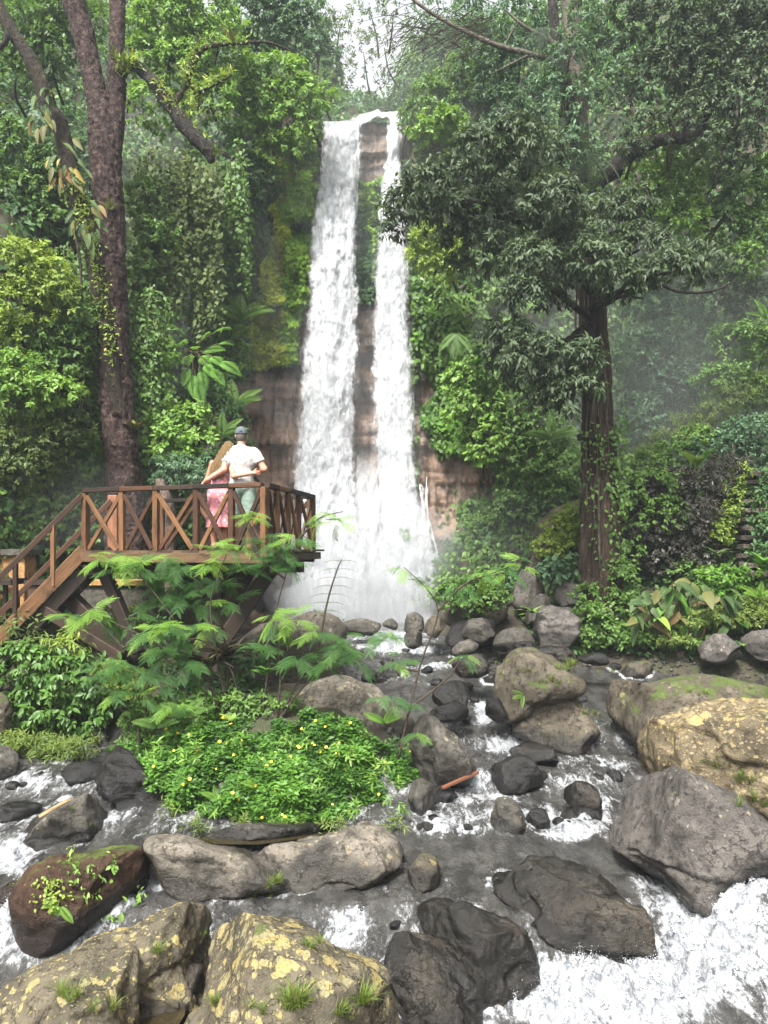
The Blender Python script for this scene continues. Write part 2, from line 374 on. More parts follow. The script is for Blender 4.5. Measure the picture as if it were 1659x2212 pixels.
# ---------------------------------------------------------------- falling water
def fall_mat(name, lo, hi, amin=0.0, amax=1.0, streak=1.0, pw=2.0):
    t = NT(name); p = t.pos(); e = t.attr('edge'); v = t.attr('along')
    st = t.noise(5.5, 5, .6, t.mapv(p, (1.6, 1.0, .20)), .3); cl = t.noise(3.4, 7, .68, t.mapv(p, (1.25, 1, .62)), .8); fn = t.noise(15, 5, .65, t.mapv(p, (1.3, 1, .6)), .5)
    e2 = t.math('POWER', e, pw)
    d = t.math('ADD', t.math('MULTIPLY', st, .45 * streak), t.math('ADD', t.math('MULTIPLY', cl, .55), t.math('MULTIPLY', fn, .30)))
    d = t.math('SUBTRACT', d, t.math('MULTIPLY', e2, .52))
    al = t.math('MULTIPLY', t.rampf(d, lo, hi, amin, amax), v)
    col = t.mix(t.rampf(t.math('ADD', t.math('MULTIPLY', cl, .6), t.math('MULTIPLY', fn, .4)), .36, .60), (.44, .46, .49), (.76, .77, .78))
    b = t.pbsdf(color=col, rough=.7, spec=.15, normal=t.bump(t.math('ADD', cl, t.math('MULTIPLY', fn, .5)), .7, .12))
    tl = t.n('BsdfTranslucent', {'Color': (.72, .74, .76, 1)}); m = t.n('MixShader', {0: .3, 1: b.outputs[0], 2: tl.outputs[0]})
    tp = t.n('BsdfTransparent'); return t.done(t.n('MixShader', {0: al, 1: tp.outputs[0], 2: m.outputs[0]}))
M_core, M_mid, M_veil = fall_mat('water_fall_core', .08, .40, 0, 1, .8, 2.6), fall_mat('water_fall_mid', .24, .62, 0, .9, 1.0, 1.8), fall_mat('water_fall_veil', .36, .85, 0, .55, 1.2, 1.3)
M_thin = fall_mat('water_fall_thin', .42, .62, 0, .85, 1.9, 1.3)
def strand(name, Le, Re, Yf, mat, parent=None, grow=0.0, fwd=0.0, bul=.22, amp=.10, nu=70, nv=420, sd=0, fade=(0, 0)):
    Le, Re = np.array(Le, float), np.array(Re, float); pt, pb = max(Le[0, 1], Re[0, 1]), min(Le[-1, 1], Re[-1, 1])
    v = np.linspace(0, 1, nv); u = np.linspace(-1, 1, nu); py = pt + (pb - pt) * v
    l = np.interp(py, Le[:, 1], Le[:, 0]); r = np.interp(py, Re[:, 1], Re[:, 0]); w = r - l; l, r = l - grow * w, r + grow * w
    U, PY = np.meshgrid(u, py, indexing='ij'); PX = (l + r)[None] / 2 + U * (r - l)[None] / 2
    PX = PX + (6 * vnoise(np.stack([U * 1.2, PY * .012, U * 0 + sd], -1), 71) + 5 * fbm(np.stack([U * 2.0, PY * .05, U * 0 + sd], -1), 3, 73)) * np.abs(U)
    Y = np.interp(PY, [p[0] for p in Yf], [p[1] for p in Yf]) - bul * np.sqrt(np.clip(1 - U ** 2, 0, 1)) - fwd
    q = np.stack([PX * .028, PY * .0085, U * 0 + sd * 3.3], -1)
    Y = Y - amp * fbm(q, 5, 72 + sd, .55) - amp * .35 * fbm(q * A(2.6, 4.5, 1), 3, 75 + sd)
    P = np.stack([(PX - CX) / FPX * Y, Y, CZ - (PY - HZ) / FPX * Y], -1).reshape(-1, 3)
    i, j = np.meshgrid(np.arange(nu - 1), np.arange(nv - 1), indexing='ij'); F = np.stack([i*nv + j, i*nv + j + 1, (i+1)*nv + j + 1, (i+1)*nv + j], -1).reshape(-1, 4)
    al = np.ones(nv)
    if fade[0]: al *= smooth(0, fade[0], v)
    if fade[1]: al *= smooth(1, 1 - fade[1], v)
    return link(name, mesh_np(name, P, [F], {'edge': np.abs(U).ravel(), 'along': np.broadcast_to(al[None], U.shape).ravel()}), mat, parent)
L1 = [(697, 262), (692, 330), (680, 450), (668, 600), (660, 720), (645, 850), (636, 1000), (640, 1100), (636, 1200), (600, 1345)]
R1 = [(786, 262), (780, 330), (774, 450), (768, 600), (768, 720), (768, 850), (764, 1000), (778, 1100), (790, 1200), (815, 1345)]
L2 = [(838, 246), (836, 320), (828, 420), (818, 560), (812, 700), (808, 850), (812, 1000), (822, 1100), (832, 1200), (828, 1345)]
R2 = [(868, 246), (864, 320), (868, 420), (876, 560), (882, 700), (888, 850), (892, 1000), (902, 1080), (922, 1180), (950, 1345)]
YF = [(230, 19.85), (300, 19.62), (600, 19.4), (1000, 19.1), (1345, 18.5)]
wf = tag(link('waterfall', None, loc=(-1.2, 19, 1.3)), 'broad white left strand of the twin waterfall', None, None, 'structure')
wf2 = tag(link('waterfall', None, loc=(.3, 19, 1.3)), 'narrow white right strand of the twin waterfall', None, None, 'structure')
def put(o, p): o.matrix_parent_inverse = p.matrix_basis.inverted(); return o
put(strand('falling_water', L1, R1, YF, M_core, wf, .02, 0, .25, .13, 90, 520, 1), wf)
put(strand('spray_sheet', L1, R1, YF, M_mid, wf, .10, .14, .22, .16, 70, 400, 2), wf)
put(strand('spray_veil', L1, R1, YF, M_veil, wf, .24, .22, .2, .14, 50, 300, 3, (.12, 0)), wf)
put(strand('falling_water', L2, R2, YF, M_core, wf2, .04, 0, .12, .08, 50, 520, 4), wf2)
put(strand('spray_sheet', L2, R2, YF, M_mid, wf2, .18, .10, .14, .12, 50, 400, 5), wf2)
put(strand('spray_veil', L2, R2, YF, M_veil, wf2, .42, .2, .15, .12, 40, 300, 6, (.2, 0)), wf2)
put(strand('thin_veil', [(762, 960), (745, 1345)], [(826, 960), (860, 1345)], [(900, 19.2), (1345, 18.6)], M_thin, wf2, 0, .1, .05, .05, 40, 160, 7, (.25, 0)), wf2)
put(strand('thin_veil', [(884, 1060), (890, 1150), (905, 1345)], [(915, 1060), (935, 1150), (968, 1345)], [(1000, 19.05), (1345, 18.5)], M_thin, wf2, 0, .12, .08, .05, 30, 160, 8, (.3, 0)), wf2)
put(strand('trickle', [(920, 1030), (921, 1110), (929, 1150), (940, 1190), (944, 1245)], [(925, 1030), (928, 1110), (937, 1150), (947, 1190), (954, 1245)], [(1000, 19.1), (1110, 18.95), (1250, 18.75)], M_thin, wf2, 0, .12, .04, .03, 10, 160, 9), wf2)
put(strand('trickle', [(906, 1045), (912, 1120)], [(910, 1045), (917, 1120)], [(1000, 19.1), (1250, 18.9)], M_thin, wf2, 0, .1, .03, .03, 8, 100, 10), wf2)
def lip():
    px = np.linspace(694, 872, 120); top = np.interp(px, [694, 735, 765, 790, 812, 840, 858, 872], [264, 262, 254, 244, 238, 241, 240, 246])
    v = np.linspace(0, 1, 24); PX, Vv = np.meshgrid(px, v, indexing='ij'); th = np.interp(px, [694, 780, 800, 835, 872], [16, 30, 22, 18, 20])
    PY = top[:, None] + Vv * th[:, None] + 2.5 * vnoise(np.stack([PX * .12, Vv * 3, Vv * 0], -1), 81)
    Y = 20.25 - .55 * Vv ** .6 - .06 * fbm(np.stack([PX * .06, Vv * 2, Vv * 0], -1), 4, 82)
    P = np.stack([(PX - CX) / FPX * Y, Y, CZ - (PY - HZ) / FPX * Y], -1).reshape(-1, 3); nv = len(v)
    i, j = np.meshgrid(np.arange(len(px) - 1), np.arange(nv - 1), indexing='ij'); F = np.stack([i*nv + j, i*nv + j + 1, (i+1)*nv + j + 1, (i+1)*nv + j], -1).reshape(-1, 4)
    return put(link('lip_water', mesh_np('lip_water', P, [F], {'edge': (np.abs(Vv * 2 - .75).clip(0, 1.05) ** 1.5).ravel(), 'along': np.ones(len(P))}), M_mid, wf), wf)
lip()

# ---------------------------------------------------------------- air: even haze over the gorge and spray drifting from the plunge pool
def vol(name, dens, col=(.93, .95, .97)):
    t = NT(name); v = t.n('VolumePrincipled', {'Color': (*col, 1), 'Density': dens, 'Anisotropy': .25}); t.t.links.new(v.outputs[0], t.out.inputs['Volume']); return t.m
hv = np.array([[x, y, z] for x in (-38, 40) for y in (-10, 52) for z in (-4, 34)], float)
tag(link('haze', mesh_np('haze', hv, [BOXF], None, False), vol('haze_air', .0014, (.84, .92, 1.0))), 'pale even haze filling the gorge', None, None, 'stuff')
def blob(name, c, r, dens, label, sd):
    import bmesh
    bm = bmesh.new(); bmesh.ops.create_icosphere(bm, subdivisions=4, radius=1); me = bpy.data.meshes.new(name); bm.to_mesh(me); bm.free()
    V = np.zeros(len(me.vertices) * 3); me.vertices.foreach_get('co', V); V = V.reshape(-1, 3)
    V = V * (1 + .25 * fbm(V * 1.6 + sd, 3, sd))[:, None] * np.array(r); me.vertices.foreach_set('co', V.ravel()); me.update()
    tag(link(name, me, vol(name + '_air', dens), loc=tuple(c)), label, None, None, 'stuff')
blob('mist', at(775, 1300, 18.2), (2.3, 1.1, .8), .75, 'dense white spray over the plunge pool', 3)
blob('mist', at(780, 1210, 18.2), (2.4, 1.0, 1.6), .34, 'white spray rising in front of the lower waterfall', 5)
blob('mist', at(1060, 1190, 17.8), (3.2, 1.2, 1.3), .045, 'thin spray drifting right from the plunge pool', 7)
blob('mist', at(740, 950, 18.4), (2.1, .7, 3.4), .06, 'thin spray hanging around the middle of the falls', 9)
blob('mist', at(1430, 820, 18.6), (4.2, 1.4, 4.6), .07, 'faint mist hanging before the right hand slope', 11)
blob('mist', at(330, 620, 18.6), (3.4, 1.2, 5.2), .045, 'faint mist hanging before the left hand wall', 13)
blob('mist', at(120, 1080, 14.6), (1.7, .5, .9), .10, 'thin mist low behind the stair', 15)
blob('mist', at(900, 330, 19.0), (4.2, .9, 3.6), .035, 'faint mist veiling the trees beside the top of the falls', 17)
# ---------------------------------------------------------------- boulders
M_grey = rock_mat('rock_grey', (.03, .0275, .023), (.13, .118, .10), .30, (.30, .26, .15))
M_pale = rock_mat('rock_pale', (.062, .055, .045), (.24, .21, .17), .55, (.34, .28, .16))
M_lich = rock_mat('rock_lichen', (.042, .037, .026), (.15, .128, .088), .95, (.36, .285, .105), .12)
M_gold = rock_mat('rock_gold', (.05, .041, .027), (.22, .175, .105), .98, (.36, .27, .11), .12)
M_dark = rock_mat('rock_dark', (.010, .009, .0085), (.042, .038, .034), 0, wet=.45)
M_wet = rock_mat('rock_wet', (.018, .016, .013), (.105, .088, .068), .15, (.26, .22, .13), .10, wet=.35)
M_brown = rock_mat('rock_brown', (.026, .014, .009), (.068, .038, .023), .05, (.2, .17, .08), .42)
M_moss = rock_mat('rock_mossy', (.036, .031, .023), (.145, .122, .09), .35, (.27, .23, .10), .42)
M_purp = rock_mat('rock_slate', (.034, .031, .028), (.15, .134, .12), .25, (.28, .24, .15))
def ico(n, _c={}):
    if n not in _c:
        import bmesh
        bm = bmesh.new(); bmesh.ops.create_icosphere(bm, subdivisions=n, radius=1)
        _c[n] = (np.array([v.co[:] for v in bm.verts]), np.array([[v.index for v in f.verts] for f in bm.faces])); bm.free()
    return _c[n]
def chaikin(P, k=2):
    for _ in range(k):
        Q = np.roll(P, -1, 0); P = np.stack([.75*P + .25*Q, .25*P + .75*Q], 1).reshape(-1, 2)
    return P
ROCKS = []
def boulder(label, poly, mat, Y=None, sub=5, depth=None, ex=2.8, facet=9, rough=1.0, sink=.14, wet=None, name='boulder', group='boulders in the stream', kind=None, tilt=0.0):
    P = np.array(poly, float); sd = int(abs(P.sum())) % 9973; rg = np.random.default_rng(sd)
    lo, hi = P.min(0), P.max(0); wpx, hpx = hi - lo
    if Y is None: Y = float(hit((lo[0] + hi[0]) / 2, hi[1] - .1*hpx, W)[0]) + .22 * min(wpx, hpx * 1.5) / FPX * 7
    m = P[:, 1] > lo[1] + .72 * hpx; P[m, 1] += sink * hpx * (P[m, 1] - lo[1] - .72*hpx) / (.28*hpx)
    P = chaikin(P, 2); area = 0; c = np.zeros(2); Q = np.roll(P, -1, 0); cr = P[:, 0]*Q[:, 1] - Q[:, 0]*P[:, 1]
    c = ((P + Q) * cr[:, None]).sum(0) / (3 * cr.sum())
    th = np.arctan2(P[:, 1] - c[1], P[:, 0] - c[0]); rr = np.hypot(*(P - c).T); o = np.argsort(th); th, rr = th[o], rr[o]
    th = np.concatenate([th - 2*math.pi, th, th + 2*math.pi]); rr = np.concatenate([rr, rr, rr])
    ctr = at(c[0], c[1], Y); ray = unit(ctr - A(0, 0, CZ)); right = unit(np.cross(ray, A(0, 0, 1))); up = np.cross(right, ray)
    sx = Y / FPX; sy = Y / FPX * ray[1]
    D, F = ico(sub); u, v, w = D[:, 0], D[:, 1], D[:, 2]
    s = np.hypot(u, v); k = 1 / (np.abs(s) ** ex + np.abs(w) ** ex) ** (1 / ex); s2 = s * k; w2 = w * k
    a = np.arctan2(-v, u); r = np.interp(a, th, rr)
    dep = depth if depth is not None else .46 * min(wpx, 1.5 * hpx) * sx
    L = np.stack([np.cos(a) * r * s2 * sx, -np.sin(a) * r * s2 * sy, w2 * dep], -1)      # right, up, away
    size = .5 * (wpx * sx + hpx * sx)
    G = L[:, :1] * right + L[:, 1:2] * up + L[:, 2:] * ray
    for _ in range(facet):                                      # broken faces
        n = rg.normal(size=3); n[1] = -abs(n[1]) * .8; n[2] = n[2] * .7 + .25; n = unit(n); d = G @ n; lim = d.max() * rg.uniform(.66, .9)
        over = d - lim; G = G - n * (np.where(over > 0, over * .95, 0))[:, None]
    N = unit(G); q = (G + ctr)
    dsp = .055 * size * fbm(q * (1.7 / size), 4, sd) + .012 * rough * size ** .6 * fbm(q * 3.4, 3, sd + 20, ridged=True) + .005 * rough * fbm(q * 11, 4, sd + 30, .6, True)
    G = G + N * (dsp - .02 * size)[:, None]
    # broken steps and gullies
    st = vnoise(q * A(3, 3, 6) / max(size, .5), sd + 40); G = G - N * (.028 * rough * size * smooth(.15, .3, st))[:, None]
    z = G[:, 2] + ctr[2]; wl = W(G[:, 0] + ctr[0], G[:, 1] + ctr[1])
    wa = smooth(.22 + .22 * min(1.4, size), .04, z - wl + .16 * fbm(q * 3, 3, sd + 50) - .25 * (G @ A(0, -1, 0)) / max(size, .3) + .10) if wet is None else np.clip(wet + .5 * fbm(q * 2.5, 3, sd + 51), 0, 1)
    if wet is not None: wa = np.maximum(wa, smooth(.30, .03, z - wl))
    o = link(name, mesh_np(name, G, [F[:, ::-1]], {'wet': wa}), mat, loc=tuple(ctr)); tag(o, label, 'boulder', group, kind)
    wm = np.abs(z - wl) < .12
    if wm.any(): ROCKS.append((G[wm] + ctr)[::max(1, wm.sum() // 60)])
    return o
B = boulder
# foreground
B('big rounded boulder spotted with yellow lichen at the bottom centre', [(400, 1960), (430, 1924), (465, 1912), (502, 1918), (538, 1938), (600, 1948), (665, 1978), (720, 2022), (785, 2068), (838, 2110), (870, 2180), (890, 2290), (840, 2420), (560, 2440), (330, 2420), (370, 2215), (405, 2130), (398, 2040)], M_lich, 5.0, 6, .8, facet=4, sink=0)
B('knobbly lichen covered boulder in the bottom left corner', [(-60, 2170), (0, 2110), (80, 2062), (150, 2050), (215, 2066), (280, 2072), (285, 2130), (290, 2210), (300, 2330), (200, 2430), (-80, 2420)], M_lich, 4.9, 6, .6, facet=7, rough=1.5, sink=0)
B('lichen ridge between the bottom boulders and the brown mossy one', [(120, 2062), (185, 2024), (225, 2002), (300, 1996), (345, 1976), (400, 1950), (455, 1985), (465, 2060), (455, 2140), (300, 2130), (180, 2120)], M_lich, 5.5, 6, .45, facet=6, rough=1.5, sink=.5)
B('dark hollow slab above the puddle between the bottom boulders', [(240, 2095), (340, 2082), (440, 2090), (450, 2150), (420, 2210), (340, 2220), (240, 2210)], M_wet, 5.35, 4, .3, facet=5, sink=.7)
B('brown mossy boulder with ferns growing on its side', [(45, 1903), (80, 1850), (115, 1830), (165, 1824), (240, 1818), (302, 1825), (320, 1860), (322, 1918), (302, 1980), (200, 2005), (120, 2035), (60, 2022), (40, 1973)], M_brown, None, 6, .55, ex=3.0, facet=3, rough=.8)
B('dark angular boulder with a plank lying on top', [(38, 1808), (55, 1770), (90, 1745), (170, 1714), (195, 1708), (225, 1738), (255, 1798), (240, 1818), (150, 1830), (75, 1830)], M_grey, None, 5, facet=7)
B('long pale sloping boulder in front of the flower bank', [(272, 1800), (300, 1779), (350, 1775), (400, 1790), (450, 1812), (525, 1830), (600, 1870), (650, 1912), (705, 1950), (560, 1958), (430, 1952), (345, 1946), (325, 1890), (305, 1835)], M_pale, 7.55, 6, .7, ex=2.3, facet=3, sink=.12)
B('pale flat topped boulder right of the crack', [(552, 1830), (650, 1808), (725, 1792), (770, 1770), (830, 1768), (862, 1793), (882, 1843), (876, 1882), (840, 1912), (770, 1932), (700, 1955), (640, 1945), (580, 1890)], M_pale, 7.65, 6, .6, ex=2.3, facet=4)
B('low grey ledge behind the brown pool of still water', [(425, 1800), (470, 1784), (560, 1769), (640, 1784), (700, 1779), (740, 1792), (690, 1806), (560, 1818), (440, 1812)], M_grey, 8.3, 4, .4, facet=4)
B('small pointed boulder right of the pale flat one', [(876, 1880), (905, 1850), (930, 1839), (950, 1866), (958, 1893), (946, 1918), (895, 1934), (878, 1922)], M_moss, None, 4)
B('big wet boulder in midstream with water pouring past', [(1035, 1918), (1080, 1880), (1130, 1850), (1180, 1845), (1230, 1857), (1280, 1878), (1330, 1903), (1380, 1938), (1420, 1976), (1442, 2008), (1438, 2045), (1420, 2085), (1380, 2112), (1300, 2112), (1200, 2075), (1150, 2020), (1090, 1962)], M_wet, 6.9, 6, .55, facet=7, rough=1.7, wet=.55)
B('dark wet boulder below the midstream boulder', [(885, 1972), (905, 1945), (970, 1924), (1030, 1938), (1080, 1973), (1130, 2018), (1182, 2078), (1215, 2122), (1140, 2150), (1080, 2190), (1000, 2160), (930, 2070)], M_wet, 6.4, 6, .45, facet=8, rough=1.6, wet=.7)
B('black wet boulder at the bottom edge left of the white water', [(797, 2044), (830, 2008), (870, 2002), (920, 2013), (995, 2058), (1040, 2100), (1064, 2170), (1070, 2260), (1000, 2330), (900, 2300), (850, 2130)], M_wet, 6.0, 6, .45, facet=8, rough=1.6, wet=.75)
B('great grey boulder at the right above the rapids', [(1318, 1800), (1330, 1743), (1360, 1690), (1395, 1653), (1455, 1637), (1530, 1646), (1575, 1690), (1610, 1728), (1660, 1770), (1720, 1830), (1690, 1880), (1620, 1895), (1590, 1915), (1532, 1975), (1480, 1935), (1420, 1897), (1360, 1872), (1300, 1838)], M_purp, 7.35, 6, .75, facet=5, rough=1.0)
B('golden lichen boulder behind the great grey one', [(1352, 1700), (1356, 1640), (1380, 1590), (1440, 1545), (1500, 1515), (1560, 1502), (1640, 1498), (1730, 1510), (1790, 1640), (1740, 1790), (1600, 1760), (1450, 1730)], M_gold, 8.5, 6, .9, facet=5, rough=1.5)
B('long dark boulder with moss upstream of the golden one', [(1265, 1475), (1300, 1462), (1355, 1466), (1395, 1478), (1455, 1468), (1500, 1453), (1550, 1452), (1610, 1462), (1720, 1480), (1740, 1580), (1560, 1610), (1400, 1620), (1330, 1600), (1285, 1570)], M_moss, 10.2, 5, .8, facet=6, rough=1.3)
B('rounded two lobed boulder in the middle of the rapids', [(1104, 1572), (1130, 1520), (1170, 1490), (1210, 1483), (1245, 1508), (1272, 1535), (1292, 1575), (1302, 1600), (1282, 1632), (1200, 1625), (1130, 1596)], M_moss, None, 5, .5, facet=5)
B('mossy boulder tufted with yellow grass at midstream', [(1060, 1440), (1090, 1414), (1130, 1402), (1180, 1406), (1210, 1426), (1262, 1452), (1275, 1505), (1180, 1520), (1110, 1555), (1066, 1532)], M_moss, 11.0, 5, .6, facet=6, rough=1.4)
B('dark rock above the small white cascade', [(935, 1496), (960, 1478), (1000, 1467), (1032, 1492), (1026, 1520), (970, 1535), (930, 1520)], M_dark, 11.2, 4)
B('dark rock left of the small white cascade', [(925, 1532), (960, 1518), (1008, 1520), (1016, 1548), (960, 1558), (920, 1552)], M_dark, 10.8, 4)
B('dark rock right of the small white cascade', [(1044, 1510), (1070, 1500), (1100, 1520), (1095, 1552), (1050, 1556)], M_dark, 10.8, 4)
B('round black boulder standing in the rapids', [(1050, 1680), (1057, 1650), (1090, 1629), (1130, 1630), (1160, 1648), (1176, 1678), (1170, 1698), (1110, 1714), (1060, 1708)], M_dark, None, 5, facet=4)
B('upright boulder like a post in the rapids', [(1060, 1793), (1060, 1745), (1074, 1720), (1100, 1715), (1125, 1733), (1141, 1786), (1112, 1810), (1075, 1808)], M_grey, None, 4, facet=4)
B('small black stone beside the upright boulder', [(1135, 1780), (1140, 1754), (1168, 1745), (1190, 1756), (1207, 1778), (1180, 1795), (1145, 1796)], M_dark, None, 4)
B('shiny angular boulder facing the great grey one', [(1212, 1726), (1220, 1699), (1260, 1685), (1290, 1693), (1315, 1728), (1322, 1766), (1290, 1780), (1260, 1778), (1235, 1750)], M_wet, None, 5, facet=8, wet=.5)
B('low stone with water running over it', [(1205, 1776), (1215, 1745), (1232, 1737), (1250, 1748), (1256, 1776)], M_wet, None, 3, wet=.9)
B('small wet stone at the foot of the golden boulder', [(1300, 1680), (1312, 1662), (1335, 1660), (1350, 1675), (1340, 1690)], M_dark, None, 3)
B('wet hump below the two lobed boulder', [(1085, 1640), (1110, 1612), (1160, 1600), (1205, 1612), (1235, 1640), (1180, 1655), (1110, 1656)], M_wet, None, 4, wet=.8)
B('grey slanting boulder on the left of the rapids', [(890, 1560), (905, 1540), (940, 1546), (972, 1575), (1006, 1605), (1036, 1650), (1022, 1686), (955, 1694), (910, 1680), (885, 1620)], M_grey, 9.6, 5, .5, facet=5)
B('grey boulder at the right end of the flower bank', [(880, 1700), (888, 1684), (908, 1677), (930, 1688), (946, 1740), (932, 1770), (898, 1774), (880, 1750)], M_grey, None, 4)
B('dark wedge stone under the orange plank', [(925, 1705), (945, 1694), (975, 1704), (998, 1728), (970, 1740), (935, 1736)], M_dark, None, 4)
B('large pale boulder under the feathery shrub', [(615, 1510), (640, 1490), (690, 1464), (750, 1455), (800, 1483), (850, 1510), (900, 1548), (905, 1610), (760, 1600), (650, 1570), (610, 1540)], M_pale, 11.0, 5, .8, facet=5)
B('cream boulder below the deck in front of the plunge pool', [(505, 1375), (560, 1342), (650, 1319), (700, 1322), (732, 1348), (765, 1378), (740, 1410), (560, 1410)], M_pale, 15.2, 5, .8, facet=5)
B('low grey rock at the lip of the plunge pool', [(700, 1360), (740, 1338), (790, 1334), (830, 1345), (860, 1362), (780, 1372)], M_grey, 16.0, 4)
B('small pyramid rock at the lip of the plunge pool', [(820, 1350), (835, 1336), (848, 1334), (862, 1350), (850, 1362)], M_grey, 16.1, 3)
B('brown rock standing in the upper rapids', [(810, 1465), (815, 1440), (835, 1428), (862, 1432), (868, 1450), (855, 1468)], M_grey, None, 4)
B('dark rock beside the brown one in the upper rapids', [(778, 1468), (785, 1448), (805, 1442), (818, 1460), (805, 1475)], M_dark, None, 3)
# right bank of the pool
BK = 'rocks on the right bank'
B('large block shaped boulder on the right bank', [(1154, 1332), (1175, 1308), (1220, 1303), (1250, 1316), (1256, 1366), (1258, 1402), (1180, 1410), (1157, 1372)], M_purp, 14.9, 5, .5, ex=4, facet=4, group=BK)
B('leaning grey slab behind the block shaped boulder', [(1125, 1335), (1148, 1292), (1175, 1272), (1198, 1303), (1170, 1345), (1140, 1350)], M_grey, 15.4, 4, .35, ex=3.5, group=BK)
B('tall dark rock in front of the slanting slab', [(1105, 1310), (1108, 1260), (1130, 1225), (1165, 1230), (1178, 1280), (1150, 1320)], M_grey, 15.9, 4, .4, group=BK)
B('grey rock tucked below the rooted tree', [(1190, 1290), (1200, 1262), (1240, 1248), (1275, 1270), (1262, 1300), (1215, 1305)], M_purp, 15.6, 4, group=BK)
B('slanting rock slab rising to the rooted tree', [(1150, 1135), (1175, 1111), (1230, 1088), (1265, 1066), (1275, 1100), (1220, 1130), (1175, 1165), (1158, 1160)], M_moss, 17.2, 4, .4, ex=4, group=BK)
B('steep grey slab under the slanting one', [(1132, 1230), (1150, 1180), (1180, 1150), (1200, 1170), (1180, 1220), (1150, 1260)], M_moss, 16.9, 4, .35, ex=4, group=BK)
B('rough dark rock at the foot of the right bank', [(1055, 1390), (1080, 1364), (1120, 1348), (1162, 1376), (1152, 1404), (1070, 1404)], M_grey, 14.6, 4, group=BK)
B('small dark stone before the block shaped boulder', [(1100, 1402), (1125, 1386), (1155, 1384), (1165, 1402), (1130, 1412)], M_dark, 14.2, 4, group=BK)
B('pale edged rock beside the dark cave', [(995, 1376), (1005, 1340), (1040, 1328), (1076, 1348), (1060, 1390), (1015, 1396)], M_grey, 14.9, 4, group=BK)
B('dark cave rock under the green bush', [(950, 1390), (965, 1350), (1010, 1335), (1080, 1330), (1110, 1350), (1100, 1395), (1000, 1405)], M_dark, 15.3, 4, .3, group=BK)
B('bush covered rock at the right of the plunge pool', [(940, 1340), (955, 1290), (975, 1265), (1030, 1260), (1090, 1290), (1100, 1340), (1000, 1360)], M_moss, 15.9, 4, .6, group=BK)
B('round grey rock at the pool outlet', [(866, 1345), (885, 1324), (912, 1327), (922, 1350), (905, 1366), (870, 1362)], M_grey, 15.7, 4, group=BK)
B('flat brown rock right of the pool outlet', [(905, 1345), (925, 1328), (955, 1332), (968, 1352), (950, 1375), (915, 1372)], M_moss, 15.4, 4, group=BK)
B('low grey rock below the pool outlet', [(868, 1380), (880, 1360), (905, 1358), (918, 1378), (905, 1398), (880, 1398)], M_grey, 15.0, 4, group=BK)
B('flat slab at the foot of the dark cave', [(965, 1404), (1010, 1380), (1045, 1390), (1025, 1412), (985, 1416)], M_grey, 14.3, 3, group=BK)
B('grey rounded boulder on the far right water edge', [(1496, 1412), (1530, 1370), (1580, 1358), (1600, 1386), (1604, 1425), (1540, 1432)], M_purp, 13.9, 4, .4, group=BK)
B('grey cracked boulder at the far right edge', [(1600, 1400), (1610, 1362), (1660, 1352), (1720, 1370), (1720, 1425), (1640, 1432)], M_purp, 13.9, 4, .4, group=BK)
B('flat mossy rock in the far right riffle', [(1325, 1456), (1360, 1430), (1400, 1424), (1432, 1446), (1405, 1462), (1350, 1466)], M_moss, None, 4)
B('low dark rock in the far right riffle', [(1478, 1444), (1510, 1426), (1546, 1430), (1552, 1446), (1510, 1452)], M_dark, None, 3)
B('small dark rock above the mossy boulder', [(960, 1450), (985, 1425), (1030, 1412), (1075, 1420), (1080, 1445), (1010, 1462)], M_wet, 12.6, 4, wet=.6)
B('grey ledge crossing the riffle', [(1075, 1412), (1120, 1398), (1200, 1395), (1260, 1405), (1300, 1418), (1200, 1428), (1110, 1426)], M_wet, 13.2, 4, wet=.5)
B('dark rock at the end of the riffle ledge', [(1228, 1424), (1270, 1404), (1320, 1412), (1332, 1428), (1280, 1436)], M_dark, 13.2, 3)
# left stream
LS = 'rocks in the left stream'
B('grey rock at the left edge above the stream', [(-60, 1640), (-20, 1600), (18, 1598), (38, 1635), (40, 1668), (0, 1692), (-60, 1700)], M_grey, None, 4, facet=7, group=LS)
B('black wedge rock in the left stream', [(114, 1685), (135, 1655), (168, 1643), (190, 1637), (230, 1655), (232, 1680), (200, 1690)], M_dark, None, 4, facet=7, group=LS)
B('flat dark rock awash in the left stream', [(-40, 1765), (-10, 1742), (40, 1725), (75, 1736), (96, 1752), (40, 1775)], M_dark, None, 4, group=LS)
B('dark rooty rock at the left end of the flower bank', [(195, 1690), (225, 1625), (262, 1600), (300, 1640), (335, 1695), (400, 1692), (398, 1745), (352, 1784), (290, 1768), (235, 1760), (205, 1730)], M_dark, 9.3, 5, .5, facet=5, rough=1.8, group=LS)
B('shiny dark rock in the shade behind the flower bank', [(215, 1600), (225, 1550), (255, 1525), (290, 1535), (305, 1580), (285, 1625), (240, 1630)], M_wet, 11.0, 4, wet=.7, group=LS)
B('orange brown stone at the left edge beside the mossy boulder', [(-20, 1935), (5, 1908), (40, 1902), (52, 1930), (30, 1955), (-10, 1960)], M_brown, None, 3, group=LS)
B('dark overhanging rock at the left edge under the leafy bush', [(-40, 1560), (-20, 1480), (12, 1490), (25, 1540), (18, 1580), (-20, 1600)], M_moss, 10.3, 4, group=LS)

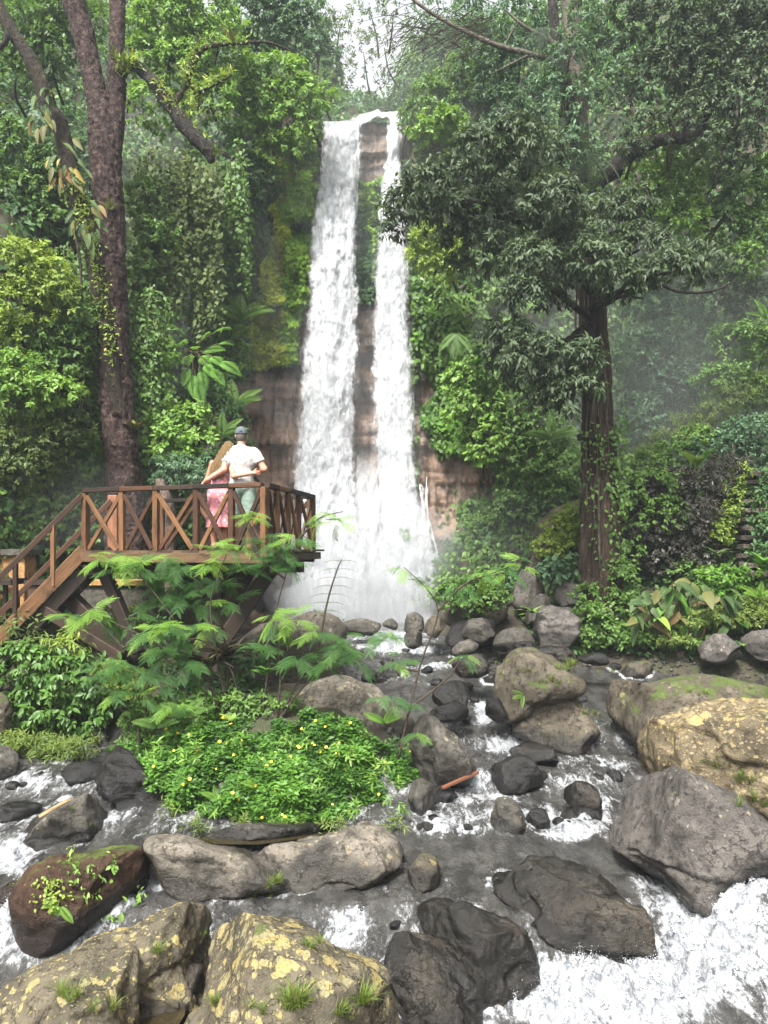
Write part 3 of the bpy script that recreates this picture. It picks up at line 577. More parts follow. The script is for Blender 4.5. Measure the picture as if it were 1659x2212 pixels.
# scattered small stones between the larger ones
rgs = np.random.default_rng(12)
for (x0, x1, y0, y1, n_, lo_, hi_, wh) in ((900, 1340, 1560, 1800, 18, 10, 26, 'in the middle rapids'), (800, 1090, 1405, 1475, 12, 9, 20, 'just below the plunge pool'), (1280, 1640, 1425, 1450, 7, 8, 16, 'in the far right riffle'), (20, 190, 1640, 1790, 7, 9, 18, 'in the left stream'), (690, 860, 1960, 2040, 3, 10, 20, 'right of the yellow lichen boulder'), (960, 1330, 1480, 1560, 8, 9, 20, 'around the small white cascade')):
    for _ in range(n_):
        cx0, cy0, r0 = rgs.uniform(x0, x1), rgs.uniform(y0, y1), rgs.uniform(lo_, hi_); aa = np.linspace(0, 2*math.pi, 8, endpoint=False); rr0 = r0 * rgs.uniform(.75, 1.2, 8)
        B('small dark wet stone ' + wh, [(cx0 + r * math.cos(a), cy0 + .62 * r * math.sin(a)) for a, r in zip(aa, rr0)], M_dark if rgs.random() < .6 else M_wet, None, 3, wet=.5, name='stone', group='scattered small wet stones')
# ---------------------------------------------------------------- river
FOAM = [  # picture x, y, half width, half height, strength
 (1100, 1760, 190, 20, .8), (960, 1770, 90, 22, .75), (1240, 1800, 80, 16, .9), (1060, 1725, 70, 22, .8), (1210, 1690, 90, 25, .85), (1110, 1612, 90, 25, .7), (1260, 1640, 70, 14, .6),
 (1330, 1655, 60, 12, .6), (1030, 1690, 50, 30, 1.0), (1290, 1730, 40, 30, .8), (1000, 1800, 110, 10, .25),
 (1040, 1535, 14, 24, 1.6), (1040, 1560, 45, 8, .8), (850, 1385, 75, 22, 1.1), (880, 1405, 80, 6, 1.2), (930, 1440, 60, 8, .9), (850, 1470, 90, 8, .4),
 (1330, 1420, 70, 5, .6), (1520, 1437, 160, 6, .9), (1600, 1422, 120, 8, .5), (1400, 1445, 60, 5, .6), (1190, 1440, 60, 4, .4),
 (60, 1690, 60, 30, .75), (150, 1700, 60, 12, .7), (20, 1850, 60, 40, .9), (70, 1880, 50, 20, .6), (40, 1990, 50, 60, 1.0), (40, 2060, 70, 30, .8), (10, 1800, 50, 20, .5),
 (760, 1990, 55, 30, .95), (740, 2030, 60, 25, .8), (850, 2150, 28, 80, .9), (870, 1925, 60, 14, .35), (1000, 1940, 60, 10, .3),
 (1250, 2150, 180, 70, 1.3), (1400, 2140, 160, 80, 1.4), (1500, 2060, 120, 70, 1.3), (1560, 1980, 90, 70, 1.1), (1630, 2060, 60, 90, .75), (1620, 1930, 70, 40, .75), (1440, 1960, 60, 60, .9), (1400, 1910, 60, 25, .55),
 (1180, 2110, 60, 30, .9), (1150, 2000, 20, 40, .4), (560, 1790, 20, 4, 0), (780, 1345, 160, 12, 1.5), (850, 1330, 120, 12, 1.4)]
xs = np.arange(-6.6, 9.4, .036)
ys = [4.4]
while ys[-1] < 20.6: ys.append(ys[-1] + (.02 if 5.6 < ys[-1] < 7.4 else .032 if ys[-1] < 10.5 else .05 if ys[-1] < 16.5 else .12))
ys = np.array(ys)
V, F = grid_mesh('river', xs, ys, W); X, Yr, Z = V.T
PX, PY = CX + X / Yr * FPX, HZ + (CZ - Z) / Yr * FPX
foam = .38 * smooth(8.0, 8.4, Yr) * smooth(16, 9, Yr) + .02 * np.ones(len(V))
e = .06; slope = np.hypot(W(X + e, Yr) - Z, W(X, Yr + e) - Z) / e
foam = np.maximum(foam, .55 * smooth(.18, .7, slope))
for (a, b, ra, rb, s_) in FOAM:
    d = ((PX - a) / ra) ** 2 + ((PY - b) / rb) ** 2; foam = np.maximum(foam, 1.12 * s_ * np.exp(-d * .7))
allr = np.concatenate(ROCKS); cell = {}
for q in allr:
    kx, ky = int(q[0] // .25), int(q[1] // .25)
    cell.setdefault((kx, ky), []).append(q[:2])
prox = np.full(len(V), 9.0); kx, ky = np.floor(X / .25).astype(int), np.floor(Yr / .25).astype(int); key = (kx + 500) * 4000 + ky
order = np.argsort(key, kind='stable'); ks = key[order]; un, st_ = np.unique(ks, return_index=True); en = np.append(st_[1:], len(ks))
for k_, a_, b_ in zip(un, st_, en):
    i0, j0 = k_ // 4000 - 500, k_ % 4000; pts = sum((cell.get((i0 + i, j0 + j), []) for i in (-1, 0, 1) for j in (-1, 0, 1)), [])
    if pts:
        idx = order[a_:b_]; pts = np.array(pts); prox[idx] = np.sqrt(((V[idx, None, :2] - pts[None]) ** 2).sum(-1)).min(1)
foam = np.maximum(foam, .80 * np.exp(-(prox / .11) ** 2) * smooth(-.5, .4, fbm(p3(X * 2.2, Yr * 2.2), 3, 91)))
foam = foam * (1 + .35 * fbm(p3(X * 3, Yr * 2.2), 4, 92))
flow = p3(X * 5, Yr * 2.6)
Z = Z + .016 * fbm(flow, 4, 93) + .008 * fbm(flow * 3.2, 3, 94)
tb = np.clip(foam, 0, 1.4); near = smooth(9.5, 6.5, Yr)
tb = np.minimum(tb, 1.25); fu, fv = (X + Yr) * .7, (X - Yr) * .7                # along and across the pour at the lower right
Z = Z + tb * (.05 * fbm(p3(X * 4.3, Yr * 3.4), 4, 95, .5) + .03 * np.abs(fbm(p3(X * 9, Yr * 7), 2, 96)))
Z = Z + .17 * smooth(.8, 1.3, tb) * near * (fbm(p3(fu * 1.6, fv * 3.6), 3, 98, .48) + .35) + .022 * smooth(.8, 1.3, tb) * near * fbm(p3(fu * 5, fv * 14), 3, 99)
V[:, 2] = Z
def river_mat():
    t = NT('river_water'); p = t.pos(); f = t.attr('foam')
    n1 = t.noise(9, 6, .7, t.mapv(p, (1, .38, 1)), .9); n2 = t.noise(30, 4, .65, t.mapv(p, (1, .5, 1)), .6); n3 = t.noise(5, 5, .6, t.mapv(p, (1, .45, 1)), .5)
    n4 = t.noise(90, 3, .6, p)
    nz_ = t.math('ADD', t.math('MULTIPLY', t.math('SUBTRACT', n1, .5), 1.9), t.math('ADD', t.math('MULTIPLY', t.math('SUBTRACT', n2, .5), .9), t.math('MULTIPLY', t.math('SUBTRACT', n4, .5), .5)))
    m = t.math('ADD', f, t.math('MULTIPLY', nz_, t.rampf(f, 0, .45, .35, 1.0)))
    m = t.rampf(m, .36, .95)
    wc = t.mix(t.rampf(n3, .38, .62), (.026, .025, .023), (.058, .056, .052))
    c = t.mix(m, wc, t.mix(t.rampf(t.math('ADD', t.math('MULTIPLY', n1, .6), t.math('MULTIPLY', n2, .4)), .36, .60), (.11, .125, .14), (.40, .41, .42)))
    rough = t.rampf(m, 0, 1, .07, .5)
    nn = t.bump(t.math('ADD', t.math('MULTIPLY', n1, 1.0), t.math('MULTIPLY', n2, .6)), .85, .06)
    return t.done(t.pbsdf(color=c, rough=rough, spec=.5, normal=nn))
M_river = river_mat()
struct('river', mesh_np('river', V, [F], {'foam': foam}), M_river, 'grey mountain stream with white rapids between the boulders')
# drops and splashes thrown up by the rapids
D0 = np.array([[1, 0, 0], [-1, 0, 0], [0, 1, 0], [0, -1, 0], [0, 0, 1], [0, 0, -1]], float); F0 = np.array([[0, 2, 4], [2, 1, 4], [1, 3, 4], [3, 0, 4], [2, 0, 5], [1, 2, 5], [3, 1, 5], [0, 3, 5]]); rg = np.random.default_rng(5)
sel = np.where((tb > .85) & (Yr < 7.6))[0]; pick = rg.choice(sel, 700); hh = rg.exponential(.06, len(pick)); rad = rg.uniform(.002, .006, len(pick)) * np.exp(-hh * 2)
Pd = V[pick] + np.stack([rg.normal(0, .03, len(pick)), rg.normal(0, .03, len(pick)), hh], -1)
crest = rg.choice(np.where((tb > .9) & (Yr < 7.4))[0], 110); PP_, RR_ = [], []
for c_ in crest:                                            # fans of froth
    n_ = 70; d_ = unit(A(rg.normal(), rg.normal() * .6, 1.3)); t_ = rg.random(n_) ** 1.5; hgt = rg.uniform(.05, .17)
    PP_.append(V[c_] + d_ * (t_ * hgt)[:, None] + rg.normal(0, .018, (n_, 3)) * (.4 + t_)[:, None]); RR_.append(rg.uniform(.003, .010, n_) * (1.1 - t_))
Pd = np.concatenate([Pd] + PP_); rad = np.concatenate([rad] + RR_)
VV = (Pd[:, None] + D0[None] * rad[:, None, None] * A(1, 1, 1.25)).reshape(-1, 3); FF = (F0[None] + (np.arange(len(Pd)) * len(D0))[:, None, None]).reshape(-1, 3)
td = NT('water_drops')
tag(link('spray_drops', mesh_np('spray_drops', VV, [FF]), td.done(td.pbsdf(color=(.40, .42, .44), rough=.2, spec=.5))), 'drops of spray thrown up by the white water', None, None, 'stuff')
# gravel along the water edges
D0, F0 = ico(1)
gx_ = rg.uniform(-7, 8.5, 60000); gy_ = rg.uniform(8.5, 16, 60000); gz_ = T(gx_, gy_); dz_ = gz_ - W(gx_, gy_); m_ = (dz_ > -.06) & (dz_ < .22); gx_, gy_, gz_ = gx_[m_][:3000], gy_[m_][:3000], gz_[m_][:3000]
gr_ = rg.gamma(2.0, .012, len(gx_)) + .008; D1 = D0 * (1 + .3 * vnoise(D0 * 2, 4))[:, None]; an_ = rg.uniform(0, 6.283, len(gx_)); ca, sa = np.cos(an_)[:, None], np.sin(an_)[:, None]
GX = D1[None, :, 0] * ca - D1[None, :, 1] * sa * .7; GY = D1[None, :, 0] * sa + D1[None, :, 1] * ca * .7
VV = np.stack([gx_[:, None] + GX * gr_[:, None], gy_[:, None] + GY * gr_[:, None], gz_[:, None] + .3 * gr_[:, None] + D1[None, :, 2] * gr_[:, None] * .6], -1).reshape(-1, 3); FF = (F0[None] + (np.arange(len(gx_)) * len(D0))[:, None, None]).reshape(-1, 3)
tag(link('gravel', mesh_np('gravel', VV, [FF], {'wet': np.repeat(rg.random(len(gx_)) * .5, len(D0))}), M_grey), 'small stones along the edges of the stream', None, None, 'stuff')
# still brown pool on the ledge
def still(name, poly, z, label):
    P = np.array(poly, float); Yp = (CZ - z) * FPX / (P[:, 1] - HZ); Q = np.stack([(P[:, 0] - CX) / FPX * Yp, Yp, np.full(len(P), z)], -1)
    t = NT(name + '_water'); n = t.noise(14, 2, .5, t.pos()); m = t.done(t.pbsdf(color=(.028, .022, .011), rough=.03, spec=.5, normal=t.bump(n, .08, .01)))
    struct(name, mesh_np(name, Q, [np.arange(len(Q))[None, ::-1]], None, False), m, label)
still('pool', [(420, 1818), (440, 1808), (520, 1796), (600, 1788), (660, 1786), (720, 1796), (650, 1812), (560, 1824), (480, 1824)], .19, 'brown still pool on the ledge before the flower bank')
still('puddle', [(270, 2175), (330, 2162), (400, 2165), (400, 2190), (370, 2240), (290, 2240)], .12, 'brown puddle between the bottom boulders')
# ---------------------------------------------------------------- wooden viewing deck
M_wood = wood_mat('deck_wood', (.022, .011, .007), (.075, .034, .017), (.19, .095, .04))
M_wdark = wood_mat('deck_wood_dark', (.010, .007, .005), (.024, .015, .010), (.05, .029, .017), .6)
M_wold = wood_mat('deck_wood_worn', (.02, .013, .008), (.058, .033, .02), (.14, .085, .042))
FZ = 3.17                                                 # floor level
Pn, Pl, Pr = A(-1.67, 10.74), A(-4.58, 11.85), A(-1.22, 13.3); Pb = Pl + Pr - Pn
deck = thing('viewing_deck', 'brown wooden viewing deck with crossed railings and a stair', 'deck', (-2.9, 12.3, 1.2))
def dk(o): o.matrix_parent_inverse = deck.matrix_basis.inverted(); return o
def v3(p, z): return A(p[0], p[1], z)
def lerp(a, b, t): return a + (b - a) * t
def railing(a, b, ts, top=.92, diag=True, cross=True, s_in=0.0, mt=None):
    """posts at fractions ts, flat top rail, crossed braces in every bay"""
    for i, t in enumerate(ts):
        p = lerp(a, b, t); dk(beam('post', v3(p, FZ - .10), v3(p, FZ + top - .035), .075, .085, mt or M_wood, deck, (b[0]-a[0], b[1]-a[1], 0)))
    d = unit(b - a)
    for i in range(len(ts) - 1):
        p, q = lerp(a, b, ts[i]), lerp(a, b, ts[i + 1]); n = A(-d[1], d[0]) * .022
        m = .05
        dk(beam('brace', v3(p + d*m + n, FZ + .02), v3(q - d*m + n, FZ + top - .09), .04, .062, M_wood if R.random() < .7 else M_wold, deck))
        if cross: dk(beam('brace', v3(p + d*m - n, FZ + top - .09), v3(q - d*m - n, FZ + .02), .04, .062, M_wood, deck))
        dk(beam('top_rail', v3(p - d*.02, FZ + top), v3(q + d*.02 - d*.045, FZ + top), .11, .065, M_wdark if i % 3 != 1 else M_wood, deck))
def fr(px, a, b):      # fraction along a-b seen at picture column px
    k = (px - CX) / FPX; return (k * a[1] - a[0]) / ((b[0] - a[0]) - k * (b[1] - a[1]))
railing(Pl, Pn, [0.0] + [fr(x, Pl, Pn) for x in (264, 337, 424, 500)] + [1.0])
railing(Pn, Pr, [.045] + [fr(x, Pn, Pr) for x in (598, 622, 645)] + [1.0])
railing(Pr, Pb, [.02, .27, .52, .76, 1.0])
dk(beam('post', v3(Pl + A(-.02, .14), FZ - .1), v3(Pl + A(-.02, .14), FZ + .86), .07, .09, M_wold, deck))
dk(beam('post', v3(Pl + A(.0, 1.25), FZ - .1), v3(Pl + A(.0, 1.25), FZ + .93), .16, .13, wood_mat('deck_wood_red', (.16, .07, .04), (.30, .13, .07), (.42, .2, .11)), deck))
# floor planks and frame
du = unit(Pn - Pl); Lf = np.linalg.norm(Pn - Pl); npl = int(Lf / .145)
for i in range(npl):
    a = Pl + du * (i + .5) * Lf / npl; b = a + (Pr - Pn); e_ = unit(Pr - Pn)
    dk(beam('floor_plank', v3(a - e_*.05, FZ - .018), v3(b + e_*.05, FZ - .018), Lf / npl - .008, .035, M_wold, deck))
e_ = unit(Pr - Pn)
nrm = A(du[1], -du[0])
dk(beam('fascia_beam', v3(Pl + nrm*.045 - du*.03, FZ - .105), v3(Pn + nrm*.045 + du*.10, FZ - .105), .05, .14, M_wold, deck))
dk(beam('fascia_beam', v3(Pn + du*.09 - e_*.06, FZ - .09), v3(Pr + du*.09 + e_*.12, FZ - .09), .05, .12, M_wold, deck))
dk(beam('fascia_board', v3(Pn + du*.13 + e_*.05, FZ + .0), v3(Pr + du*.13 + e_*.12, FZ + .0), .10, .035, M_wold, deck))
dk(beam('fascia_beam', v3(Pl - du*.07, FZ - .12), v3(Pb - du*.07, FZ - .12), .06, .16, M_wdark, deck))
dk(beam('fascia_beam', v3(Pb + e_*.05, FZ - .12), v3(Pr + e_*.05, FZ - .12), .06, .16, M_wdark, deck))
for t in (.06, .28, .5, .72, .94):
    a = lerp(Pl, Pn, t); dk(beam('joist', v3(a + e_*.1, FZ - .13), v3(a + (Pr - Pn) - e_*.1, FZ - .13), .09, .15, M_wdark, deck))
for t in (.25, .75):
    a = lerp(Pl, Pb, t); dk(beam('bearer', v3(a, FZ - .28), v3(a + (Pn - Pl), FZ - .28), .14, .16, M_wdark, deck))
def strut(p, q, w=.13, mt=None): dk(beam('support_strut', p, q, w, w * 1.1, mt or M_wdark, deck))
strut(at(470, 1400, 11.5), at(590, 1222, 11.7), .20); strut(at(430, 1420, 11.9), at(540, 1225, 12.1), .22)
strut(at(300, 1410, 12.0), at(222, 1228, 12.2), .16); strut(at(455, 1470, 11.9), at(450, 1230, 12.3), .22)
strut(at(380, 1470, 12.9), at(330, 1230, 13.0), .18); strut(at(480, 1440, 12.8), at(500, 1230, 12.9), .2)
strut(at(268, 1410, 11.9), at(150, 1290, 12.1), .21, M_wdark); strut(at(262, 1420, 11.6), at(88, 1312, 11.7), .15, M_wdark)
# stair
sd_ = unit(A(-1.03, -.52)); dropm = 1.10
S0 = Pl + A(-.03, -.01); off = A(.02, 1.22)
def sp(t, o, dz): p = S0 + sd_ * t + o; return A(p[0], p[1], FZ + dz - dropm * t)
TL = 2.05
zero = A(0, 0)
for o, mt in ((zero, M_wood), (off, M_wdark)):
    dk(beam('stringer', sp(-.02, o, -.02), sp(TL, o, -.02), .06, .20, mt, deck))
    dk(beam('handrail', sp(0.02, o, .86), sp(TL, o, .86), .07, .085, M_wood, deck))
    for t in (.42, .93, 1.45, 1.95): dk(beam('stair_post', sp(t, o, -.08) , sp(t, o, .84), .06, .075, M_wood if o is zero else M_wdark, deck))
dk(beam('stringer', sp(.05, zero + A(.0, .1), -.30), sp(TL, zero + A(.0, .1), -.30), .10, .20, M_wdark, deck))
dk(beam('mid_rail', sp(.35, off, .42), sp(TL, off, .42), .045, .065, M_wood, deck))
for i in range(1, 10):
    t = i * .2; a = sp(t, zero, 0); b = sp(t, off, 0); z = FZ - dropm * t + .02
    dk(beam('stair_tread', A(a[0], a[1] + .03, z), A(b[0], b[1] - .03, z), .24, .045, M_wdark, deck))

# ---------------------------------------------------------------- behind the deck
M_conc = plain_mat('old_concrete', (.06, .055, .045), (.14, .125, .10), 3, .9, .6, .02)
M_orange = plain_mat('orange_plaster', (.33, .17, .06), (.50, .30, .13), 3, .85, .4, .01)
hut = thing('plastered_kiosk', 'small orange plastered kiosk left behind the stair', 'kiosk', at(25, 1290, 14.2))
def wallbox(name, p0, p1, th, mat, parent):
    a, b = at(*p0), at(*p1); c = (a + b) / 2; V, F = beam_geo(A(a[0], c[1], c[2]), A(b[0], c[1], c[2]), th, abs(a[2] - b[2]), (0, 0, 1), .03)
    V = V + .01 * np.stack([vnoise(V * 2, 8), vnoise(V * 2, 9), vnoise(V * 2, 10)], -1)
    o = link(name, mesh_np(name, V, F, {'tint': np.full(len(V), .5)}, False), mat, parent); o.matrix_parent_inverse = parent.matrix_basis.inverted() if parent else o.matrix_parent_inverse; return o
wallbox('wall', (-40, 1198, 14.2), (66, 1330, 14.2), .5, M_orange, hut); wallbox('roof_slab', (-50, 1186, 14.2), (75, 1199, 14.2), .7, M_conc, hut)
tb_ = thing('wooden_table', 'low dark wooden table beside the kiosk', 'table', at(20, 1330, 13.0))
wallbox('table_top', (-40, 1250, 13.2), (42, 1262, 13.2), .6, M_wdark, tb_)
for x in (-20, 8, 30): wallbox('leg', (x, 1262, 13.2), (x + 8, 1335, 13.2), .08, M_wold, tb_)
bn = thing('wooden_crate_bench', 'worn wooden bench end standing beside the kiosk', 'bench', at(85, 1330, 13.4))
wallbox('side_panel', (72, 1262, 13.4), (112, 1330, 13.4), .4, M_wold, bn); wallbox('seat', (66, 1252, 13.4), (116, 1262, 13.4), .5, M_wdark, bn)
cw = thing('concrete_wall', 'low weathered concrete wall seen below the deck', 'wall', at(240, 1300, 14.0))
wallbox('wall', (180, 1262, 14.0), (345, 1318, 14.0), .3, M_conc, cw); wallbox('footing', (170, 1310, 13.9), (420, 1345, 13.9), .5, M_conc, cw)
wallbox('coping', (176, 1252, 14.0), (350, 1263, 14.0), .42, M_orange, cw)
# mossy stump
st_ = thing('tree_stump', 'pale dead tree stump behind the deck railing', 'stump', at(352, 1250, 15.0))
M_stump = plain_mat('stump_bark', (.09, .065, .05), (.24, .18, .15), 7, .9, .8, .03, (1, 1, .3))
o = tube('trunk', [at(352, 1330, 15.0), at(352, 1200, 15.0), at(354, 1100, 15.0), at(350, 1035, 15.0)], [.26, .2, .17, .13], M_stump, st_, 20, 50, .25, 5, 3); o.matrix_parent_inverse = st_.matrix_basis.inverted()
# planks washed into the stream
def plank(label, a, b, w, h, mat):
    o = beam('plank', a, b, w, h, mat, None); tag(o, label, 'plank', 'planks washed into the stream')
M_op = wood_mat('plank_orange', (.09, .035, .018), (.16, .065, .034), (.24, .12, .07)); M_rp = wood_mat('plank_red', (.12, .03, .025), (.2, .05, .04), (.26, .08, .06))
plank('orange painted plank jammed against the grey boulder', at(955, 1702, 9.0), at(1033, 1668, 9.3), .045, .03, M_op)
plank('pale plank lying on the dark boulder in the left stream', at(88, 1762, 7.95), at(148, 1728, 7.85), .06, .03, wood_mat('plank_pale', (.2, .11, .05), (.32, .19, .1), (.42, .28, .15)))
# ---------------------------------------------------------------- the couple
def surface_nets(f, org, h):
    ins = f < 0; n = np.array(f.shape); acc = np.zeros((*(n - 1), 3)); cnt = np.zeros(n - 1); Q = []
    for ax in range(3):
        s0 = [slice(None)] * 3; s1 = [slice(None)] * 3; s0[ax] = slice(0, -1); s1[ax] = slice(1, None)
        c = ins[tuple(s0)] != ins[tuple(s1)]; I = np.argwhere(c); b, cc = [a for a in range(3) if a != ax]
        ok = (I[:, b] > 0) & (I[:, cc] > 0) & (I[:, b] < n[b] - 1) & (I[:, cc] < n[cc] - 1); I = I[ok]
        J = I.copy(); J[:, ax] += 1; f0 = f[tuple(I.T)]; f1 = f[tuple(J.T)]; p = I.astype(float); p[:, ax] += f0 / (f0 - f1)
        q = []
        for db, dc in ((-1, -1), (0, -1), (0, 0), (-1, 0)):
            K = I.copy(); K[:, b] += db; K[:, cc] += dc; np.add.at(acc, tuple(K.T), p); np.add.at(cnt, tuple(K.T), 1); q.append(np.ravel_multi_index(K.T, n - 1))
        q = np.stack(q, -1); flip = ins[tuple(I.T)] ^ (ax == 1); q[~flip] = q[~flip][:, ::-1]; Q.append(q)
    use = cnt.ravel() > 0; idx = np.cumsum(use) - 1; V = acc.reshape(-1, 3)[use] / cnt.ravel()[use, None]
    return V * h + org, idx[np.concatenate(Q)]
class SDF:
    def __init__(s, lo, hi, h):
        s.lo, s.h = np.array(lo, float), h; ax = [np.arange(a, b, h) for a, b in zip(lo, hi)]
        s.P = np.stack(np.meshgrid(*ax, indexing='ij'), -1).astype(np.float32); s.f = np.full(s.P.shape[:3], 9.0, np.float32)
    def box(s, lo, hi):
        a = np.maximum(np.floor((np.array(lo) - s.lo) / s.h).astype(int), 0); b = np.minimum(np.ceil((np.array(hi) - s.lo) / s.h).astype(int) + 1, s.f.shape)
        return tuple(slice(i, max(i, j)) for i, j in zip(a, b))
    def sm(s, B, d, k):
        f = s.f[B]
        if k <= 0: s.f[B] = np.minimum(f, d); return
        t = np.clip(.5 + .5 * (f - d) / k, 0, 1); s.f[B] = f * (1 - t) + d * t - k * t * (1 - t)
    def cap(s, a, b, r1, r2=None, k=.02):
        r2 = r1 if r2 is None else r2; a, b = np.array(a, np.float32), np.array(b, np.float32); m = max(r1, r2) + .05; B = s.box(np.minimum(a, b) - m, np.maximum(a, b) + m)
        Q = s.P[B] - a; ab = b - a; t = np.clip((Q @ ab) / (ab @ ab), 0, 1); s.sm(B, np.linalg.norm(Q - t[..., None] * ab, axis=-1) - (r1 + (r2 - r1) * t), k)
    def ell(s, c, r, k=.03):
        c, r = np.array(c, np.float32), np.array(r, np.float32); B = s.box(c - r - .05, c + r + .05); q = s.P[B] - c
        k0 = np.linalg.norm(q / r, axis=-1); k1 = np.linalg.norm(q / r ** 2, axis=-1); s.sm(B, k0 * (k0 - 1) / np.maximum(k1, 1e-6), k)
    def nz(s, sc, sd):
        o = np.zeros(s.f.shape, np.float32); m = np.abs(s.f) < .05; o[m] = vnoise(s.P[m] * np.array(sc, np.float32), sd); return o
    def build(s, name, mat, parent, fld=None):
        V, F = surface_nets(s.f if fld is None else fld, s.lo, s.h); return link(name, mesh_np(name, V, [F]), mat, parent)
def skin_mat(c):
    t = NT('skin'); n = t.noise(9, 4, .5, t.obj()); return t.done(t.pbsdf(color=t.mix(n, c, tuple(x * .85 for x in c)), rough=.5, sub=.1))
M_skin = skin_mat((.50, .24, .16)); M_skin2 = skin_mat((.46, .22, .14))
def hand(g, w, d, side, palm=.075, curl=(0, 0, -1)):
    """palm and five fingers; w wrist, d direction of the fingers, side towards the thumb"""
    w, d, side, curl = np.array(w, float), unit(d), unit(side), np.array(curl, float)
    g.cap(w, w + d * .04, .026, .030, .015)
    for s_ in (-.026, -.009, .009, .026):
        L = .045 if abs(s_) < .02 else .036; b = w + d * palm + side * s_ * 1.05; g.cap(w + d * .035 + side * s_ * .7, b, .012, .0105, .008)
        m = b + d * L * .6 + curl * .006; g.cap(b, m, .0100, .0092, .003); g.cap(m, m + unit(d + curl * .9) * L * .6, .0090, .0078, .003)
    t0 = w + d * .02 + side * .024; t1 = t0 + unit(d * .7 + side * .8) * .04; g.cap(t0, t1, .0125, .011, .006); g.cap(t1, t1 + unit(d + side * .2 + curl * .3) * .028, .0105, .009, .003)

man = thing('person', 'person in white floral shirt, sage shorts and grey cap hugging the other', 'person', (*at(521, 1185, 11.42)[:2], FZ))
g = SDF((-.62, -.32, -.02), (.50, .42, 1.92), .0105)
for sx in (-1, 1):
    x = .115 * sx
    g.cap((x, 0, .09), (x, -.02, .34), .046, .064); g.cap((x, -.02, .34), (x, .0, .50), .064, .056); g.cap((x, 0, .50), (x * .86, 0, .90), .060, .092)
    g.cap((x, -.04, .045), (x * 1.15, .15, .035), .040, .034); g.cap((x, -.03, .05), (x, 0, .09), .042, .044)
g.ell((0, -.01, .95), (.170, .12, .13)); g.ell((0, 0, 1.12), (.160, .115, .19)); g.ell((0, -.005, 1.32), (.190, .12, .20)); g.cap((-.17, 0, 1.455), (.17, 0, 1.455), .066, .066, .06)
g.cap((0, -.01, 1.48), (0, .01, 1.62), .062, .054, .03)
g.ell((0, .025, 1.70), (.078, .100, .118), .02); g.cap((0, .115, 1.69), (0, .128, 1.665), .012, .014, .015); g.cap((-.025, .10, 1.635), (.025, .10, 1.635), .012, .012, .01)
for sx in (-1, 1): g.ell((.080 * sx, .015, 1.69), (.014, .025, .034), .008); g.ell((.03 * sx, .108, 1.715), (.014, .012, .010), .004)
arm_l = [(-.205, -.01, 1.44), (-.245, -.13, 1.175), (-.475, -.115, 1.035)]; arm_r = [(.205, -.01, 1.44), (.335, -.075, 1.20), (.20, .17, 1.16)]
for arm in (arm_l, arm_r):
    g.cap(arm[0], arm[1], .060, .047); g.cap(arm[1], arm[2], .048, .032)
hand(g, arm_l[2], (-.55, .25, -.35), (.3, .1, .6), curl=(0, 1, 0)); hand(g, arm_r[2], (-.7, .5, 0), (0, 0, 1))
body = g.build('body', M_skin, man)
P = g.P; X3, Y3, Z3 = P[..., 0], P[..., 1], P[..., 2]
# shirt: torso and short sleeves, loose, with a hem and a collar
s = SDF((-.62, -.32, -.02), (.50, .42, 1.92), .0105)
s.ell((0, -.01, .97), (.192, .145, .16)); s.ell((0, 0, 1.10), (.188, .14, .22)); s.ell((0, -.005, 1.32), (.210, .14, .21)); s.cap((-.165, -.005, 1.455), (.165, -.005, 1.455), .080, .080, .06)
for arm in (arm_l, arm_r):
    a, b = np.array(arm[0]), np.array(arm[1]); s.cap(a, a + (b - a) * .60, .078, .076, .03)
s.cap((0, -.012, 1.47), (0, .0, 1.545), .078, .068, .03)
fold = .006 * s.nz((9, 9, 5.4), 5) + .004 * s.nz(20, 6)
fs = s.f + fold
cut = np.maximum(fs, .885 + .012 * s.nz(7, 8) - Z3); 
for arm in (arm_l, arm_r):
    a, b = np.array(arm[0]), np.array(arm[1]); d = unit(b - a); t = ((P - a.astype(np.float32)) @ d.astype(np.float32)); rad = np.linalg.norm(P - a.astype(np.float32) - t[..., None] * d.astype(np.float32), axis=-1)
    end = np.linalg.norm(b - a) * .60
    cut = np.where((np.abs(X3) > .19) & (rad < .14), np.maximum(cut, t - end), cut)
cut = np.maximum(cut, Z3 - 1.56)
def print_mat(name, base, cols, sc, th, rough=.8):
    t = NT(name); ob = t.obj(); c = base
    col = t.n('RGB').outputs[0]; col.default_value = (*base, 1); cur = col
    for i, (cc, s_, h) in enumerate(cols):
        n = t.noise(s_, 3, .55, t.n('Mapping', {'Vector': ob, 'Location': (i * 3.7, i * 1.9, i)}).outputs[0], .8); cur = t.mix(t.rampf(n, h, h + .035), cur, cc)
    return t.done(t.pbsdf(color=cur, rough=rough, spec=.2, normal=t.bump(t.noise(16, 3, .5, ob), .35, .01)))
M_shirt = print_mat('floral_shirt', (.46, .455, .44), [((.22, .18, .14), 30, .565), ((.36, .29, .20), 24, .60), ((.28, .32, .32), 36, .60)], 30, .6)
s.build('shirt', M_shirt, man, cut)
s = SDF((-.30, -.25, .40), (.30, .25, 1.06), .0085)
s.ell((0, -.01, .94), (.182, .135, .15))
for sx in (-1, 1): s.cap((.10 * sx, -.005, .90), (.125 * sx, -.01, .50), .110, .108, .02)
Zs = s.P[..., 2]; fs = s.f + .004 * s.nz(12, 4); cut = np.maximum(np.maximum(fs, .515 + .05 * np.abs(s.P[..., 0]) - Zs), Zs - .99)
s.build('shorts', plain_mat('sage_cotton', (.20, .27, .22), (.28, .36, .30), 6, .85, .2), man, cut)
